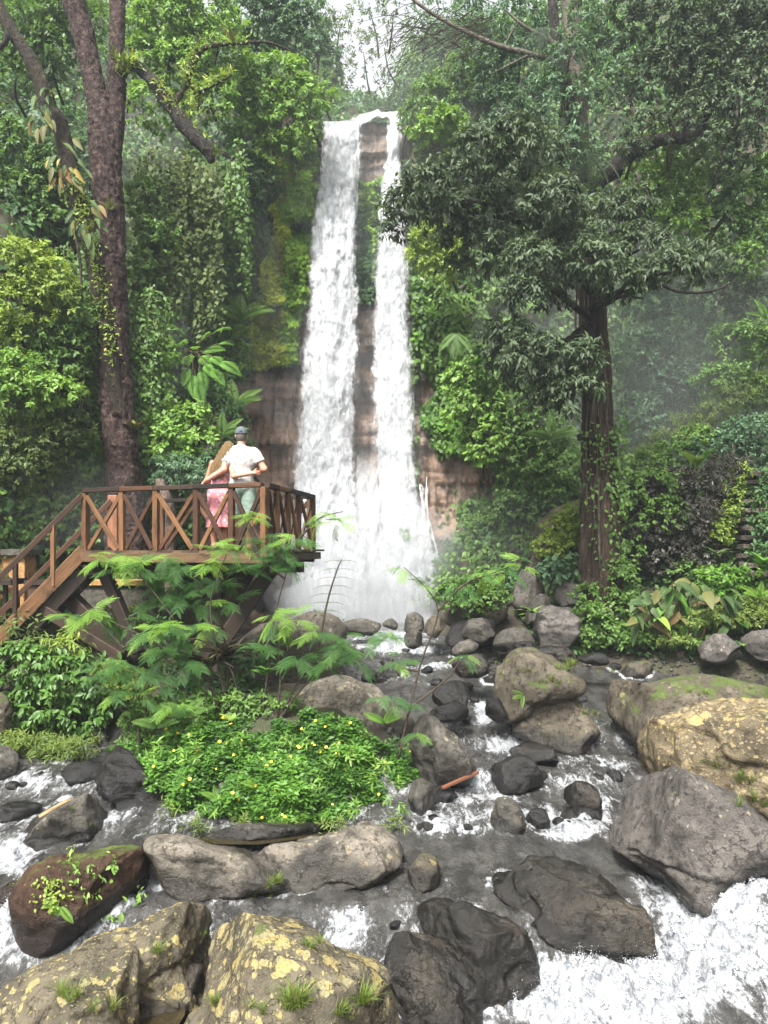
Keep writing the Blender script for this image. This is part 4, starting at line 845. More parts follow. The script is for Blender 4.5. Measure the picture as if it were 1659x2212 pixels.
# cap with brim forward and the strap arch at the back
s = SDF((-.13, -.13, 1.64), (.13, .28, 1.86), .006)
s.ell((0, .018, 1.735), (.092, .113, .100), 0); Zs = s.P[..., 2]; Ys = s.P[..., 1]; dome = np.maximum(s.f, 1.722 - Zs + .10 * (Ys - .02) * 0)
arch = np.hypot(s.P[..., 0], (Zs - 1.722)) - .030; dome = np.where(Ys < -.02, np.maximum(dome, -arch), dome)
br = np.abs(Zs - 1.727 + 2.0 * s.P[..., 0] ** 2) - .005; brim = np.maximum(br, np.hypot(s.P[..., 0] / .085, (Ys - .09) / .12) * .1 - .1); brim = np.maximum(brim, .02 - Ys)
strap = np.maximum(np.abs(s.f) - .004, np.maximum(np.abs(Zs - 1.728) - .010, Ys + .02))
s.build('cap', plain_mat('grey_cap', (.085, .10, .115), (.13, .15, .165), 12, .85, .3), man, np.minimum(np.minimum(dome, brim), strap))
s = SDF((-.12, -.12, 1.56), (.12, .12, 1.80), .006); s.ell((0, .018, 1.70), (.084, .104, .120), 0)
hf = np.maximum(np.maximum(s.f, s.P[..., 1] - .02 - .1 * np.abs(s.P[..., 0])), 1.61 - s.P[..., 2]); hf = np.maximum(hf, s.P[..., 2] - 1.735)
s.build('hair', plain_mat('short_grey_hair', (.10, .085, .07), (.17, .15, .13), 40, .8, .4), man, hf)
man.rotation_euler.z = math.radians(9)

wom = thing('person', 'person with long blonde hair in a pink floral dress leaning on the other', 'person', (*at(474, 1185, 11.40)[:2], FZ))
g = SDF((-.34, -.36, -.02), (.66, .42, 1.70), .010)
for sx in (-1, 1):
    x = .08 * sx
    g.cap((x, 0, .08), (x, -.02, .30), .038, .054); g.cap((x, -.02, .30), (x, 0, .45), .054, .050); g.cap((x, 0, .45), (x, 0, .82), .054, .085)
    g.cap((x, -.035, .04), (x * 1.1, .13, .03), .034, .028); g.cap((x, -.03, .045), (x, 0, .08), .036, .037)
g.ell((0, -.01, .86), (.155, .12, .13)); g.ell((.01, 0, 1.02), (.118, .09, .16)); g.ell((.03, 0, 1.18), (.135, .095, .15)); g.cap((-.10, 0, 1.285), (.17, 0, 1.285), .048, .048, .05)
g.cap((.05, 0, 1.30), (.10, .01, 1.41), .044, .042, .03)
g.ell((.135, .02, 1.485), (.072, .092, .108), .02); g.cap((.15, .108, 1.47), (.15, .118, 1.45), .010, .012, .014); g.cap((.125, .095, 1.43), (.165, .095, 1.43), .010, .010, .01)
for sx in (-1, 1): g.ell((.14 + .03 * sx, .098, 1.50), (.013, .011, .009), .004)
wr = [(.15, -.02, 1.29), (.235, -.215, 1.075), (.50, -.20, 1.125)]; wlft = [(-.10, 0, 1.28), (-.19, .03, 1.04), (-.10, .19, 1.0)]
for arm in (wr, wlft): g.cap(arm[0], arm[1], .043, .036); g.cap(arm[1], arm[2], .037, .026)
hand(g, wr[2], (.9, .12, .05), (0, -.1, 1), .07, curl=(0, 1, 0)); hand(g, wlft[2], (.6, .6, 0), (0, 0, 1))
g.build('body', M_skin2, wom)
s = SDF((-.32, -.28, .25), (.40, .28, 1.40), .0085); P = s.P
s.ell((.03, 0, 1.18), (.148, .108, .16)); s.ell((.01, 0, 1.02), (.130, .102, .17)); s.ell((0, -.01, .86), (.175, .14, .16)); s.cap((0, -.01, .80), (0, -.01, .30), .16, .19, .06); s.cap((-.085, 0, 1.285), (.155, 0, 1.285), .056, .056, .04)
th = np.arctan2(P[..., 1], P[..., 0]); fs = s.f + .012 * np.sin(th * 9 + 2 * s.nz(3, 3)) * np.clip((.95 - P[..., 2]) / .5, 0, 1) + .004 * s.nz(14, 3)
fs = np.maximum(np.maximum(fs, .335 - P[..., 2]), P[..., 2] - 1.325)
M_dress = print_mat('floral_dress', (.62, .22, .25), [((.75, .55, .52), 22, .56), ((.10, .12, .42), 27, .63), ((.62, .26, .08), 24, .64), ((.70, .18, .22), 30, .62)], 22, .6)
s.build('dress', M_dress, wom, fs)
M_hair = plain_mat('blonde_hair', (.16, .085, .03), (.46, .31, .13), 7, .5, 1.0, .03, (11, 11, .9), .5)
s = SDF((-.34, -.30, 1.02), (.30, .20, 1.66), .0075); P = s.P
s.ell((.135, .0, 1.50), (.088, .105, .118)); s.ell((.085, -.06, 1.40), (.080, .065, .13), .04); s.ell((.03, -.10, 1.29), (.080, .05, .15), .05); s.ell((-.03, -.115, 1.19), (.068, .04, .15), .05); s.ell((-.085, -.11, 1.12), (.045, .032, .11), .04); s.ell((.05, -.11, 1.16), (.045, .03, .12), .03)
fs = s.f + .004 * np.sin((P[..., 0] + .25 * P[..., 2]) * 130 + 3 * s.nz(5, 2)) + .008 * s.nz((22, 22, 6), 3)
fs = np.where(P[..., 2] > 1.40, np.maximum(fs, P[..., 1] - .045 - .25 * (P[..., 2] - 1.5)), fs)
s.build('hair', M_hair, wom, fs)
wom.rotation_euler.z = math.radians(4)
# ---------------------------------------------------------------- leaves
TPL = {
 'ov': (A(0,0,0, .42,.5,.05, .42,-.5,.05, .45,0,-.03, 1,0,-.12).reshape(-1, 3), np.array([[0, 2, 3], [0, 3, 1], [2, 4, 3], [3, 4, 1]])),
 'ov8': (A(0,0,0, .2,.36,.05, .2,-.36,.05, .5,.5,.06, .5,-.5,.06, .8,.27,.0, .8,-.27,.0, 1,0,-.13, .3,0,0, .65,0,-.03).reshape(-1, 3),
         np.array([[0, 2, 8], [0, 8, 1], [2, 4, 8], [8, 3, 1], [4, 9, 8], [8, 9, 3], [4, 6, 9], [9, 5, 3], [6, 7, 9], [9, 7, 5]])),
 'q': (A(0,0,0, .45,.5,.03, 1,0,-.1, .45,-.5,.03).reshape(-1, 3), np.array([[0, 3, 1], [3, 2, 1]])),
}
def leaf_arrays(P, D, N, L, Wr, tint, tpl='ov'):
    tv, tf = TPL[tpl]; D = unit(D); S = unit(np.cross(N, D)); N = np.cross(D, S); L = np.broadcast_to(L, (len(P),)).astype(float); Wr = np.broadcast_to(Wr, (len(P),))
    V = P[:, None] + L[:, None, None] * (tv[None, :, 0:1] * D[:, None] + (tv[None, :, 1:2] * Wr[:, None, None]) * S[:, None] + tv[None, :, 2:3] * N[:, None])
    F = tf[None] + (np.arange(len(P)) * len(tv))[:, None, None]
    return V.reshape(-1, 3), F.reshape(-1, 3), np.repeat(tint, len(tv))
def leaf_obj(name, sets, mat, parent=None, tpl='ov'):
    P, D, N, L, Wr, ti = [np.concatenate(x) for x in zip(*sets)]
    V, F, t = leaf_arrays(P, D, N, L, Wr, ti, tpl); o = link(name, mesh_np(name, V, [F], {'tint': t}), mat, parent)
    if parent is not None: o.matrix_parent_inverse = parent.matrix_basis.inverted()
    return o
def lobe_leaves(rg, c, r, L, Wr, k, dens, droop, front=.35):
    r = np.asarray(r, float); p_ = 1.6; ar = 4 * math.pi * (((r[0]*r[1])**p_ + (r[0]*r[2])**p_ + (r[1]*r[2])**p_) / 3) ** (1/p_)
    nt = max(4, int(dens * ar / (L * L * Wr * .55) / k)); u = unit(rg.normal(size=(nt, 3)) + A(0, -front, front * .8))
    p = c + u * r * (.62 + .40 * np.sqrt(rg.random(nt)) + .30 * vnoise(u * 2.2 + c, 3))[:, None]
    a = unit(u / r * r.min() + A(0, -.1, .2) + .45 * rg.normal(size=(nt, 3))); hue = np.clip(rg.normal(.5, .2, nt), 0, 1)
    e = unit(np.cross(a, A(.3, .5, .8))); f = np.cross(a, e); i = np.arange(k)
    az = (i * 2.399)[None] + rg.uniform(0, 6.28, (nt, 1)); ang = np.radians(rg.uniform(30, 85, (nt, k)))
    D = a[:, None] * np.cos(ang)[..., None] + (e[:, None] * np.cos(az)[..., None] + f[:, None] * np.sin(az)[..., None]) * np.sin(ang)[..., None]
    D[..., 2] -= droop * (.4 + .9 * rg.random((nt, k))); D = unit(D)
    P = p[:, None] + a[:, None] * (i / k)[None, :, None] * L * 1.1
    N = A(0, -.25, .85) + .5 * u[:, None] + .38 * rg.normal(size=(nt, k, 3))
    Ls = L * rg.uniform(.65, 1.15, (nt, k)); ti = np.clip(hue[:, None] * .55 + .45 * rg.random((nt, k)), 0, 1)
    n = nt * k
    return P.reshape(n, 3), D.reshape(n, 3), N.reshape(n, 3), Ls.ravel(), np.full(n, Wr), ti.ravel()

# fast ground lookup
_tx, _ty = np.arange(-16, 18, .1), np.arange(2.5, 42, .1); _TX, _TY = np.meshgrid(_tx, _ty, indexing='ij'); _TT = T(_TX.ravel(), _TY.ravel()).reshape(_TX.shape)
def Tf(x, y):
    i = np.clip(((x + 16) / .1).astype(int), 0, len(_tx) - 1); j = np.clip(((y - 2.5) / .1).astype(int), 0, len(_ty) - 1); return _TT[i, j]

LM = {
 'mid': leaf_mat('leaf_mid_green', (.036, .08, .02), (.155, .27, .055)),
 'bright': leaf_mat('leaf_bright_green', (.065, .14, .025), (.24, .39, .075)),
 'yellow': leaf_mat('leaf_yellow_green', (0.0845, 0.137, 0.0208), (0.286, 0.377, 0.065), (0.39, 0.286, 0.065)),
 'deep': leaf_mat('leaf_deep_green', (.026, .062, .022), (.085, .17, .055)),
 'blue': leaf_mat('leaf_blue_green', (.035, .078, .042), (.13, .22, .11)),
 'sombre': leaf_mat('leaf_sombre', (.026, .042, .021), (.09, .13, .062), None, .5, .2, .25),
 'olive': leaf_mat('leaf_olive', (.045, .075, .02), (.14, .19, .05), (.25, .18, .06)),
 'creeper': leaf_mat('leaf_creeper', (0.039, 0.104, 0.0156), (0.156, 0.299, 0.0455), None, .36),
 'moss': leaf_mat('leaf_moss', (.15, .20, .015), (.40, .46, .05), None, .7, .25, .2, .9),
 'mossg': leaf_mat('leaf_moss_green', (.07, .16, .015), (.24, .39, .05), None, .7, .25, .2, .9),
 'purple': leaf_mat('leaf_purple', (.024, .020, .018), (.075, .075, .055), (.13, .05, .045), .4, .12),
 'glossy': leaf_mat('leaf_glossy', (0.0182, 0.0546, 0.0117), (0.111, 0.221, 0.0364), (0.416, 0.351, 0.078), .42, .2, .3),
 'feather': leaf_mat('leaf_feather', (.02, .065, .018), (.085, .19, .045), None, .5, .35),
 'feathery': leaf_mat('leaf_feather_young', (0.078, 0.182, 0.026), (0.247, 0.403, 0.065), None, .5, .4),
 'grass': leaf_mat('leaf_grass', (.075, .12, .025), (.21, .28, .06), (.26, .21, .09), .5, .35),
 'flowerbush': leaf_mat('leaf_flower_bush', (.02, .062, .010), (.105, .235, .03), None, .5, .22, .3, 2.2),
}
M_stem = plain_mat('stem_bark', (.035, .026, .018), (.09, .07, .05), 9, .9, .6, .01)
M_stemg = plain_mat('stem_green', (.07, .07, .03), (.14, .12, .05), 9, .8, .4, .01)

VEG_N = 0
def veg(label, lobes, mat='mid', L=.19, Wr=.48, k=9, dens=1.7, droop=.55, Y=None, off=.35, name='shrub', cat='shrub', group=None, depth=.75, tpl='ov', stems=3, kind=None, front=.35):
    """lobes: picture x, y, half width, half height (grid of 1659 x 2212)[, Y]"""
    global VEG_N; VEG_N += 1; L = L * .74; rg = np.random.default_rng(1000 + VEG_N); LB = []
    for q in lobes:
        px, py, rx, ry = q[:4]; y = q[4] if len(q) > 4 else (Y if Y is not None else float(hit(px, py, Tf)[0]) - off)
        LB.append((at(px, py, y), A(rx * y / FPX, max(rx, ry) * depth * y / FPX, ry * y / FPX)))
    base = min((c for c, r in LB), key=lambda c: c[2]).copy(); base[1] += .15; base[2] = float(Tf(np.array([base[0]]), np.array([base[1]]))[0])
    cz = max(c[2] for c, r in LB)
    if base[2] > cz: base[2] = cz - .3
    if tpl == 'ov' and LB[0][0][1] > 14.8: tpl = 'q'
    o = thing(name, label, cat, base, group)
    leaf_obj('foliage', [lobe_leaves(rg, c, r, L, Wr, k, dens, droop, front) for c, r in LB], LM[mat], o, tpl)
    for c, r in LB[:stems]:
        near = np.linalg.norm(c - base) < 1.3; b0 = base - A(0, 0, .1) if near else c + A(rg.normal(0, .3), .75, -.75)
        m = (b0 + c) / 2 + rg.normal(0, .08, 3); rd = .018 + .008 * np.linalg.norm(c - b0) ** .5
        s_ = tube('stem', [b0, m, c + A(0, .1, r[2] * .3)], [rd * 1.4, rd, rd * .5], M_stem, o, 6, 8); s_.matrix_parent_inverse = o.matrix_basis.inverted()
    return o

# ---------------------------------------------------------------- creepers that cover the gorge sides (one mass)
gV, gF = grid_mesh('g', np.arange(-13, 14, .25), np.arange(8, 32, .25), lambda a, b: Tf(a, b)); tri = np.concatenate([gF[:, [0, 1, 2]], gF[:, [0, 2, 3]]])
a_, b_, c_ = gV[tri[:, 0]], gV[tri[:, 1]], gV[tri[:, 2]]; cr_ = np.cross(b_ - a_, c_ - a_); ar_ = np.linalg.norm(cr_, axis=1) / 2; nn_ = unit(cr_)
cen = (a_ + b_ + c_) / 3; ppx = CX + cen[:, 0] / cen[:, 1] * FPX; ppy = HZ + (CZ - cen[:, 2]) / cen[:, 1] * FPX
ok = (ppx > -200) & (ppx < 1860) & (ppy > -260) & (ppy < 1420) & (cen[:, 2] > W(cen[:, 0], cen[:, 1]) + .1) & ((cen[:, 2] > 2.0) | (cen[:, 0] > 2.8)) & ((nn_ @ A(0, -1, 0) > -.2) | (nn_[:, 2] > .3))
hid = (cen[:, 1] > 24) & (nn_[:, 2] > .93); ok &= ~hid
def scatter(n, sd, wt=None):
    rg = np.random.default_rng(sd); p = ar_ * ok * (1 if wt is None else wt); t = rg.choice(len(tri), n, p=p / p.sum()); u = rg.random((n, 2)); m = u.sum(1) > 1; u[m] = 1 - u[m]
    return rg, a_[t] + (b_ - a_)[t] * u[:, :1] + (c_ - a_)[t] * u[:, 1:], nn_[t]
def cover(label, n, sd, mat, L, Wr, lift, wt=None, name='creeper_cover'):
    rg, P, N = scatter(n, sd, wt); b = fbm(P * .9, 3, sd); P = P + N * (lift * (.25 + .9 * rg.random(n) + .9 * b))[:, None]
    down = unit(A(0, 0, -1) + N * (N @ A(0, 0, 1))[:, None] + 1e-3); D = unit(down + .65 * rg.normal(size=(n, 3)) + .25 * N); Nn = N + A(0, -.15, .35) + .35 * rg.normal(size=(n, 3))
    tag(leaf_obj(name, [(P, D, Nn, L * rg.uniform(.55, 1.25, n), np.full(n, Wr), np.clip(.5 + .35 * b + .25 * rg.normal(size=n), 0, 1))], LM[mat], None, 'q'), label, None, None, 'stuff')
cover('dark creeper leaves matting the steep sides of the gorge', 90000, 1, 'deep', .18, .6, .28)
cover('mid green creeper leaves over the gorge sides', 50000, 2, 'mid', .145, .62, .42, .3 + smooth(-.1, .4, fbm(cen * .5, 2, 77)))
cover('pale grasses and herbs on the right hand slope', 30000, 3, 'mid', .13, .5, .25, ((cen[:, 0] > 3.2) & (cen[:, 1] < 21)) * 1.0 + 1e-6)

def inpoly(px, py, poly):
    P = np.array(poly, float); r = np.zeros(px.shape, bool); j = len(P) - 1
    for i in range(len(P)):
        c = ((P[i, 1] > py) != (P[j, 1] > py)) & (px < (P[j, 0] - P[i, 0]) * (py - P[i, 1]) / (P[j, 1] - P[i, 1] + 1e-9) + P[i, 0]); r ^= c; j = i
    return r
BARE = [[(512, 815), (560, 800), (620, 785), (660, 770), (650, 1345), (480, 1345), (500, 1000)], [(768, 640), (818, 640), (835, 1345), (755, 1345)], [(782, 270), (836, 270), (832, 350), (815, 395), (778, 395)], [(866, 225), (892, 250), (886, 350), (866, 365)],
        [(892, 770), (915, 800), (940, 855), (905, 880), (935, 965), (1000, 985), (1062, 985), (1062, 1070), (985, 1090), (960, 1250), (890, 1250)]]
def cliff_pts(n, sd, keep, xr=(-4.6, 4.2), zr=(1, 14.4)):
    rg = np.random.default_rng(sd); x = rg.uniform(*xr, n); z = rg.uniform(*zr, n); y = cliff_y(x, z); px = CX + x / y * FPX; py = HZ + (CZ - z) / y * FPX
    px2 = px + 14 * vnoise(p3(x * 2.5, z * 2.5), 5); py2 = py + 18 * vnoise(p3(x * 2.1, z * 2.1), 6)
    bare = np.zeros(n, bool)
    for b in BARE: bare |= inpoly(px2, py2, b)
    m = keep(px2, py2) & ~bare
    return rg, np.stack([x, y, z], -1)[m], px2[m], py2[m]
def moss(label, n, sd, keep, mat, L, Wr, lift, name='moss', xr=(-4.6, 4.2), zr=(1, 14.4)):
    rg, P, px, py = cliff_pts(n, sd, keep, xr, zr); n = len(P); b = fbm(P * 1.6, 3, sd); P = P + A(0, -1, .0) * (lift * (.3 + rg.random(n) + .9 * b))[:, None]
    D = unit(A(0, -.35, -1) + .5 * rg.normal(size=(n, 3))); N = A(0, -1, .55) + .4 * rg.normal(size=(n, 3))
    tag(leaf_obj(name, [(P, D, N, L * rg.uniform(.5, 1.2, n), np.full(n, Wr), np.clip(.5 + .4 * b + .2 * rg.normal(size=n), 0, 1))], LM[mat], None, 'q'), label, None, None, 'stuff')
YEL = [(590, 330), (640, 300), (692, 285), (684, 450), (665, 620), (655, 700), (640, 780), (600, 800), (540, 800), (552, 690), (575, 560), (600, 430)]
moss('yellow green moss hanging beside the broad strand of the falls', 36000, 21, lambda a, b: inpoly(a, b, YEL) & (a < 625 + (b - 500) * -.03), 'moss', .12, .8, .3, xr=(-3.7, -2.1), zr=(7, 14))
moss('green moss closest to the broad strand of the falls', 36000, 22, lambda a, b: inpoly(a, b, YEL) & (a >= 612), 'mossg', .12, .8, .3, xr=(-2.8, -1.5), zr=(7, 14.2))
moss('bright moss tongue between the two strands', 14000, 23, lambda a, b: inpoly(a, b, [(772, 388), (832, 388), (826, 470), (815, 500), (806, 625), (800, 600), (797, 480), (772, 470)]), 'mossg', .09, .8, .2, xr=(-.8, .2), zr=(9, 13))
moss('dark leaves on the rock between the two strands', 6000, 24, lambda a, b: (a > 765) & (a < 830) & (b > 380) & (b < 645), 'deep', .13, .7, .12, 'creeper_cover', (-.9, .2), (9, 13))
moss('leafy mat on the upper rock face left of the falls', 30000, 25, lambda a, b: (a < 600) & ~inpoly(a, b, YEL) & (b < 830), 'deep', .2, .6, .3, 'creeper_cover')
moss('leafy mat on the rock face right of the falls', 42000, 26, lambda a, b: (a > 872), 'mid', .17, .65, .3, 'creeper_cover')
moss('round leaved bright creeper edging the falls on the right', 60000, 27, lambda a, b: inpoly(a, b, [(880, 380), (930, 400), (945, 560), (1000, 700), (1060, 840), (1075, 990), (1000, 985), (940, 960), (905, 880), (925, 850), (892, 780), (885, 600)]), 'creeper', .17, .8, .22, 'creeper_cover')
moss('moss patches low on the right rock face', 60000, 28, lambda a, b: (a > 960) & (b > 1020) & (vnoise(p3(a * .02, b * .02), 9) > -.05), 'mossg', .11, .75, .12)

# ---------------------------------------------------------------- trees and shrubs: left side
veg('bright green tree crown right of the forked trunk at the top', [(360, 60, 90, 60), (430, 40, 80, 60), (320, 130, 60, 60), (410, 150, 80, 60), (470, 110, 60, 60), (450, 220, 60, 50), (340, 230, 60, 50)], 'bright', .17, .5, 10, 1.7, .5, 17.2, name='broadleaf_tree', cat='tree', stems=5)
veg('light green tree with layered leaves at upper left of the falls', [(590, 170, 80, 30), (650, 215, 70, 30), (560, 230, 80, 30), (620, 270, 75, 28), (545, 300, 60, 30), (600, 330, 50, 24), (530, 190, 60, 30)], 'bright', .22, .55, 9, 1.6, .7, 18.4, name='broadleaf_tree', cat='tree', stems=5)
veg('dark blue green tree at the top left of the sky gap', [(560, 50, 90, 60), (640, 80, 70, 60), (520, 120, 60, 50), (690, 130, 50, 50), (610, 20, 80, 40)], 'blue', .17, .5, 9, 1.5, .5, 19.2, name='broadleaf_tree', cat='tree', stems=4)
veg('thin olive tree reaching into the left of the sky gap', [(670, 40, 50, 50), (705, 90, 45, 45), (735, 150, 30, 40), (700, 190, 50, 30), (735, 60, 25, 30)], 'olive', .15, .42, 8, .5, .4, 21.0, name='broadleaf_tree', cat='tree', stems=5)
veg('dark shrubs clinging left of the yellow moss', [(560, 380, 40, 40), (520, 430, 50, 45), (490, 500, 55, 50), (510, 560, 35, 50), (470, 590, 60, 50), (495, 650, 35, 40), (450, 680, 50, 40)], 'deep', .19, .5, 9, 1.6, .7, 18.6)
veg('green shrub on the rock edge above the bare brown rock', [(500, 720, 35, 40), (515, 770, 30, 30), (485, 800, 40, 30), (455, 750, 40, 30)], 'mid', .2, .35, 9, 1.5, .9, 18.0)
veg('hazy green tree in the top left corner', [(50, 40, 90, 60), (110, 110, 70, 50), (40, 140, 70, 50), (180, 40, 60, 50), (130, 30, 60, 50)], 'mid', .18, .5, 9, 1.5, .5, 17.0, name='broadleaf_tree', cat='tree', stems=4)
veg('mid green shrub mass left of the leaning mossy trunk', [(40, 330, 80, 50), (60, 420, 80, 45), (20, 470, 60, 40), (110, 480, 50, 40), (100, 380, 50, 50)], 'mid', .17, .55, 9, 1.5, .7, 16.2, stems=4)
veg('pale shrub between the leaning trunk and the main trunk', [(195, 330, 40, 40), (190, 430, 30, 50), (170, 500, 40, 40)], 'blue', .16, .55, 9, 1.4, .7, 16.6, stems=2)
veg('yellow green shrub at the left edge half way up', [(40, 570, 80, 40), (100, 610, 70, 40), (50, 660, 80, 40), (140, 650, 40, 35), (20, 720, 60, 35)], 'yellow', .16, .5, 9, 1.7, .6, 14.2, stems=3)
veg('shady green shrub below the yellow green one', [(90, 720, 70, 35), (150, 740, 50, 40), (120, 790, 60, 30), (180, 690, 40, 40)], 'mid', .16, .5, 9, 1.6, .7, 14.5, stems=3)
veg('bright flat topped shrub at the left edge above the stair', [(50, 830, 80, 22), (110, 845, 70, 18), (30, 790, 60, 22), (60, 870, 60, 18)], 'bright', .16, .5, 9, 1.8, .45, 13.9, stems=3)
veg('olive shrub with dry twigs at the left edge', [(40, 950, 70, 40), (100, 960, 60, 40), (60, 1010, 70, 40), (150, 930, 50, 40)], 'olive', .14, .5, 9, 1.3, .7, 14.3, stems=3)
veg('hazy green creeper hump left of the stair', [(40, 1090, 80, 40), (120, 1080, 70, 50), (180, 1000, 50, 50), (80, 1150, 70, 35), (180, 1110, 40, 40), (190, 1170, 40, 30)], 'mid', .15, .65, 9, 1.6, .9, 15.0, stems=2)
veg('vine laden bush just right of the main trunk', [(310, 430, 40, 50), (330, 520, 50, 50), (300, 600, 40, 50), (330, 680, 40, 40)], 'mid', .15, .55, 9, 1.5, .9, 16.0, stems=3)
veg('deep green bush below the vine curtain', [(340, 760, 40, 40), (310, 800, 35, 40), (330, 860, 40, 30)], 'bright', .17, .55, 9, 1.6, .8, 15.6, stems=3)
veg('bright broad leaved shrub behind the couple', [(370, 940, 50, 30), (420, 910, 40, 35), (350, 980, 40, 25), (440, 960, 45, 30), (400, 1000, 50, 25)], 'bright', .2, .62, 8, 1.7, .6, 15.5, stems=3)
veg('feathery blue green shrub beside the stump', [(390, 1010, 55, 22), (430, 1035, 50, 20), (360, 1040, 40, 20), (470, 1000, 35, 25)], 'blue', .15, .3, 12, 1.7, .8, 15.2, stems=2)
veg('dark shrub right of the couple against the brown rock', [(490, 900, 35, 40), (460, 850, 40, 40), (510, 960, 25, 40), (430, 860, 30, 30)], 'deep', .2, .35, 9, 1.6, .9, 16.6, stems=3)
veg('low green shrub behind the stair rail', [(250, 1110, 50, 50), (320, 1130, 40, 40), (390, 1130, 50, 40), (300, 1060, 40, 30)], 'mid', .15, .6, 9, 1.5, .7, 15.8, stems=2)

# vine curtains
def curtain(label, px0, px1, py0, py1, Y, n, mat, L, sd):
    rg = np.random.default_rng(sd); sets = []; o = thing('vine_curtain', label, 'vine', at((px0 + px1) / 2, py1, Y), 'vines hanging on the left side'); mb = MB()
    for i in range(n):
        px = rg.uniform(px0, px1); a = py0 + rg.uniform(-30, 60); b = rg.uniform(.45, 1) * (py1 - py0) + py0; yy = Y + rg.uniform(-.35, .35); m = int((b - a) / 9); t = np.linspace(0, 1, m)
        x = px + 8 * np.cumsum(rg.normal(0, .25, m)); P = np.stack([at(q, w_, yy) for q, w_ in zip(x, a + (b - a) * t)])
        V_, F_ = tube_geo(P[::4] if len(P) > 8 else P, .008, 4, max(3, m // 3)); mb.add(V_, F_)
        k = 4; PP = np.repeat(P, k, 0) + rg.normal(0, .07, (m * k, 3)); D = unit(A(0, -.3, -.9) + .7 * rg.normal(size=(m * k, 3))); N = A(0, -1, .6) + .4 * rg.normal(size=(m * k, 3))
        sets.append((PP, D, N, L * rg.uniform(.6, 1.2, m * k), np.full(m * k, .6), np.clip(rg.normal(.5, .25) * .5 + .5 * rg.random(m * k), 0, 1)))
    leaf_obj('foliage', sets, LM[mat], o, 'q'); s_ = link('vine_stem', mb.mesh('vine_stem'), M_stemg, o); s_.matrix_parent_inverse = o.matrix_basis.inverted()
curtain('thick yellowish vine curtain right of the main trunk', 285, 470, 350, 740, 16.6, 46, 'olive', .15, 61)
curtain('green vine curtain under the dark arm of the forked tree', 400, 520, 330, 640, 17.4, 26, 'mid', .15, 62)
curtain('vine curtain left of the main trunk', 120, 215, 560, 900, 15.4, 20, 'mid', .13, 63)
curtain('thin vine curtain low beside the tree fern', 285, 360, 640, 930, 15.4, 12, 'mid', .12, 64)
curtain('hazy vine curtain at the left edge', 0, 130, 250, 560, 16.4, 20, 'blue', .14, 65)

# ---------------------------------------------------------------- trees and shrubs: right side
veg('green shrub at the top right of the falls', [(930, 220, 55, 40), (890, 260, 30, 35), (980, 250, 60, 40), (940, 300, 50, 35), (1010, 180, 70, 45)], 'mid', .18, .5, 9, 1.6, .6, 19.2, stems=3)
veg('bright tuft of leaves beside the narrow strand', [(955, 262, 50, 18), (925, 285, 35, 15), (985, 285, 30, 15)], 'bright', .17, .55, 9, 1.8, .5, 18.5, stems=2)
veg('dusky tree crown right of the sky gap', [(925, 60, 40, 50), (960, 110, 55, 50), (900, 170, 35, 40), (1010, 90, 70, 60), (875, 215, 18, 20)], 'blue', .15, .45, 9, .8, .5, 20.6, name='broadleaf_tree', cat='tree', stems=4)
veg('yellow green shrub under the dark crown by the falls', [(930, 510, 40, 30), (970, 540, 40, 30), (910, 550, 30, 30), (950, 580, 40, 25)], 'yellow', .16, .55, 9, 1.6, .6, 18.4, stems=2)
veg('deep green shrub bank below the dark crown', [(1050, 800, 60, 50), (1110, 870, 60, 50), (1170, 930, 60, 50), (1080, 930, 50, 50), (1210, 1010, 50, 50), (1130, 1000, 60, 50)], 'mid', .19, .5, 9, 1.7, .7, 18.4, stems=4)
veg('lush bright leaves above the right rock face', [(1010, 880, 45, 45), (1050, 960, 50, 40), (1000, 820, 40, 40), (1060, 890, 40, 40)], 'bright', .2, .6, 9, 1.7, .8, 18.2, stems=2)
veg('misty shrub low behind the slanting slab', [(1100, 1090, 60, 40), (1050, 1140, 50, 40), (1180, 1060, 50, 40), (1020, 1190, 40, 40)], 'mid', .14, .6, 9, 1.5, .8, 18.6, stems=2)
veg('tall dusky tree filling the top right corner', [(1450, 60, 90, 60), (1560, 50, 90, 60), (1640, 110, 80, 70), (1500, 140, 80, 60), (1600, 210, 80, 60), (1420, 170, 70, 50), (1520, 240, 60, 40), (1350, 40, 70, 50), (1650, 20, 70, 60)], 'sombre', .17, .45, 10, 1.5, .7, 16.2, name='broadleaf_tree', cat='tree', stems=5)
veg('blue green tree behind the hanging ferns at the top', [(1080, 50, 90, 60), (1130, 130, 70, 60), (1050, 160, 70, 60), (1230, 60, 80, 60), (1330, 130, 70, 60), (1180, 230, 60, 50), (1090, 250, 60, 50)], 'blue', .17, .45, 9, 1.5, .6, 18.8, name='broadleaf_tree', cat='tree', stems=4)
veg('bright light green climber below the curved limb', [(1420, 330, 50, 45), (1470, 400, 50, 50), (1400, 400, 45, 45), (1490, 470, 40, 40), (1440, 470, 45, 35), (1510, 350, 30, 40)], 'bright', .18, .55, 9, 1.7, .6, 17.4, stems=3)  # light green is the leaf colour itself
veg('green shrub tier at the right edge above the slope', [(1600, 420, 60, 35), (1650, 380, 50, 35), (1570, 480, 60, 35), (1640, 490, 50, 40), (1600, 560, 60, 35)], 'mid', .18, .5, 9, 1.6, .6, 17.6, stems=3)
veg('dark shrub hollow right of the dark crown', [(1590, 320, 60, 40), (1540, 410, 40, 40), (1570, 620, 60, 35), (1630, 650, 60, 40)], 'sombre', .17, .45, 9, 1.5, .7, 18.2, stems=2)
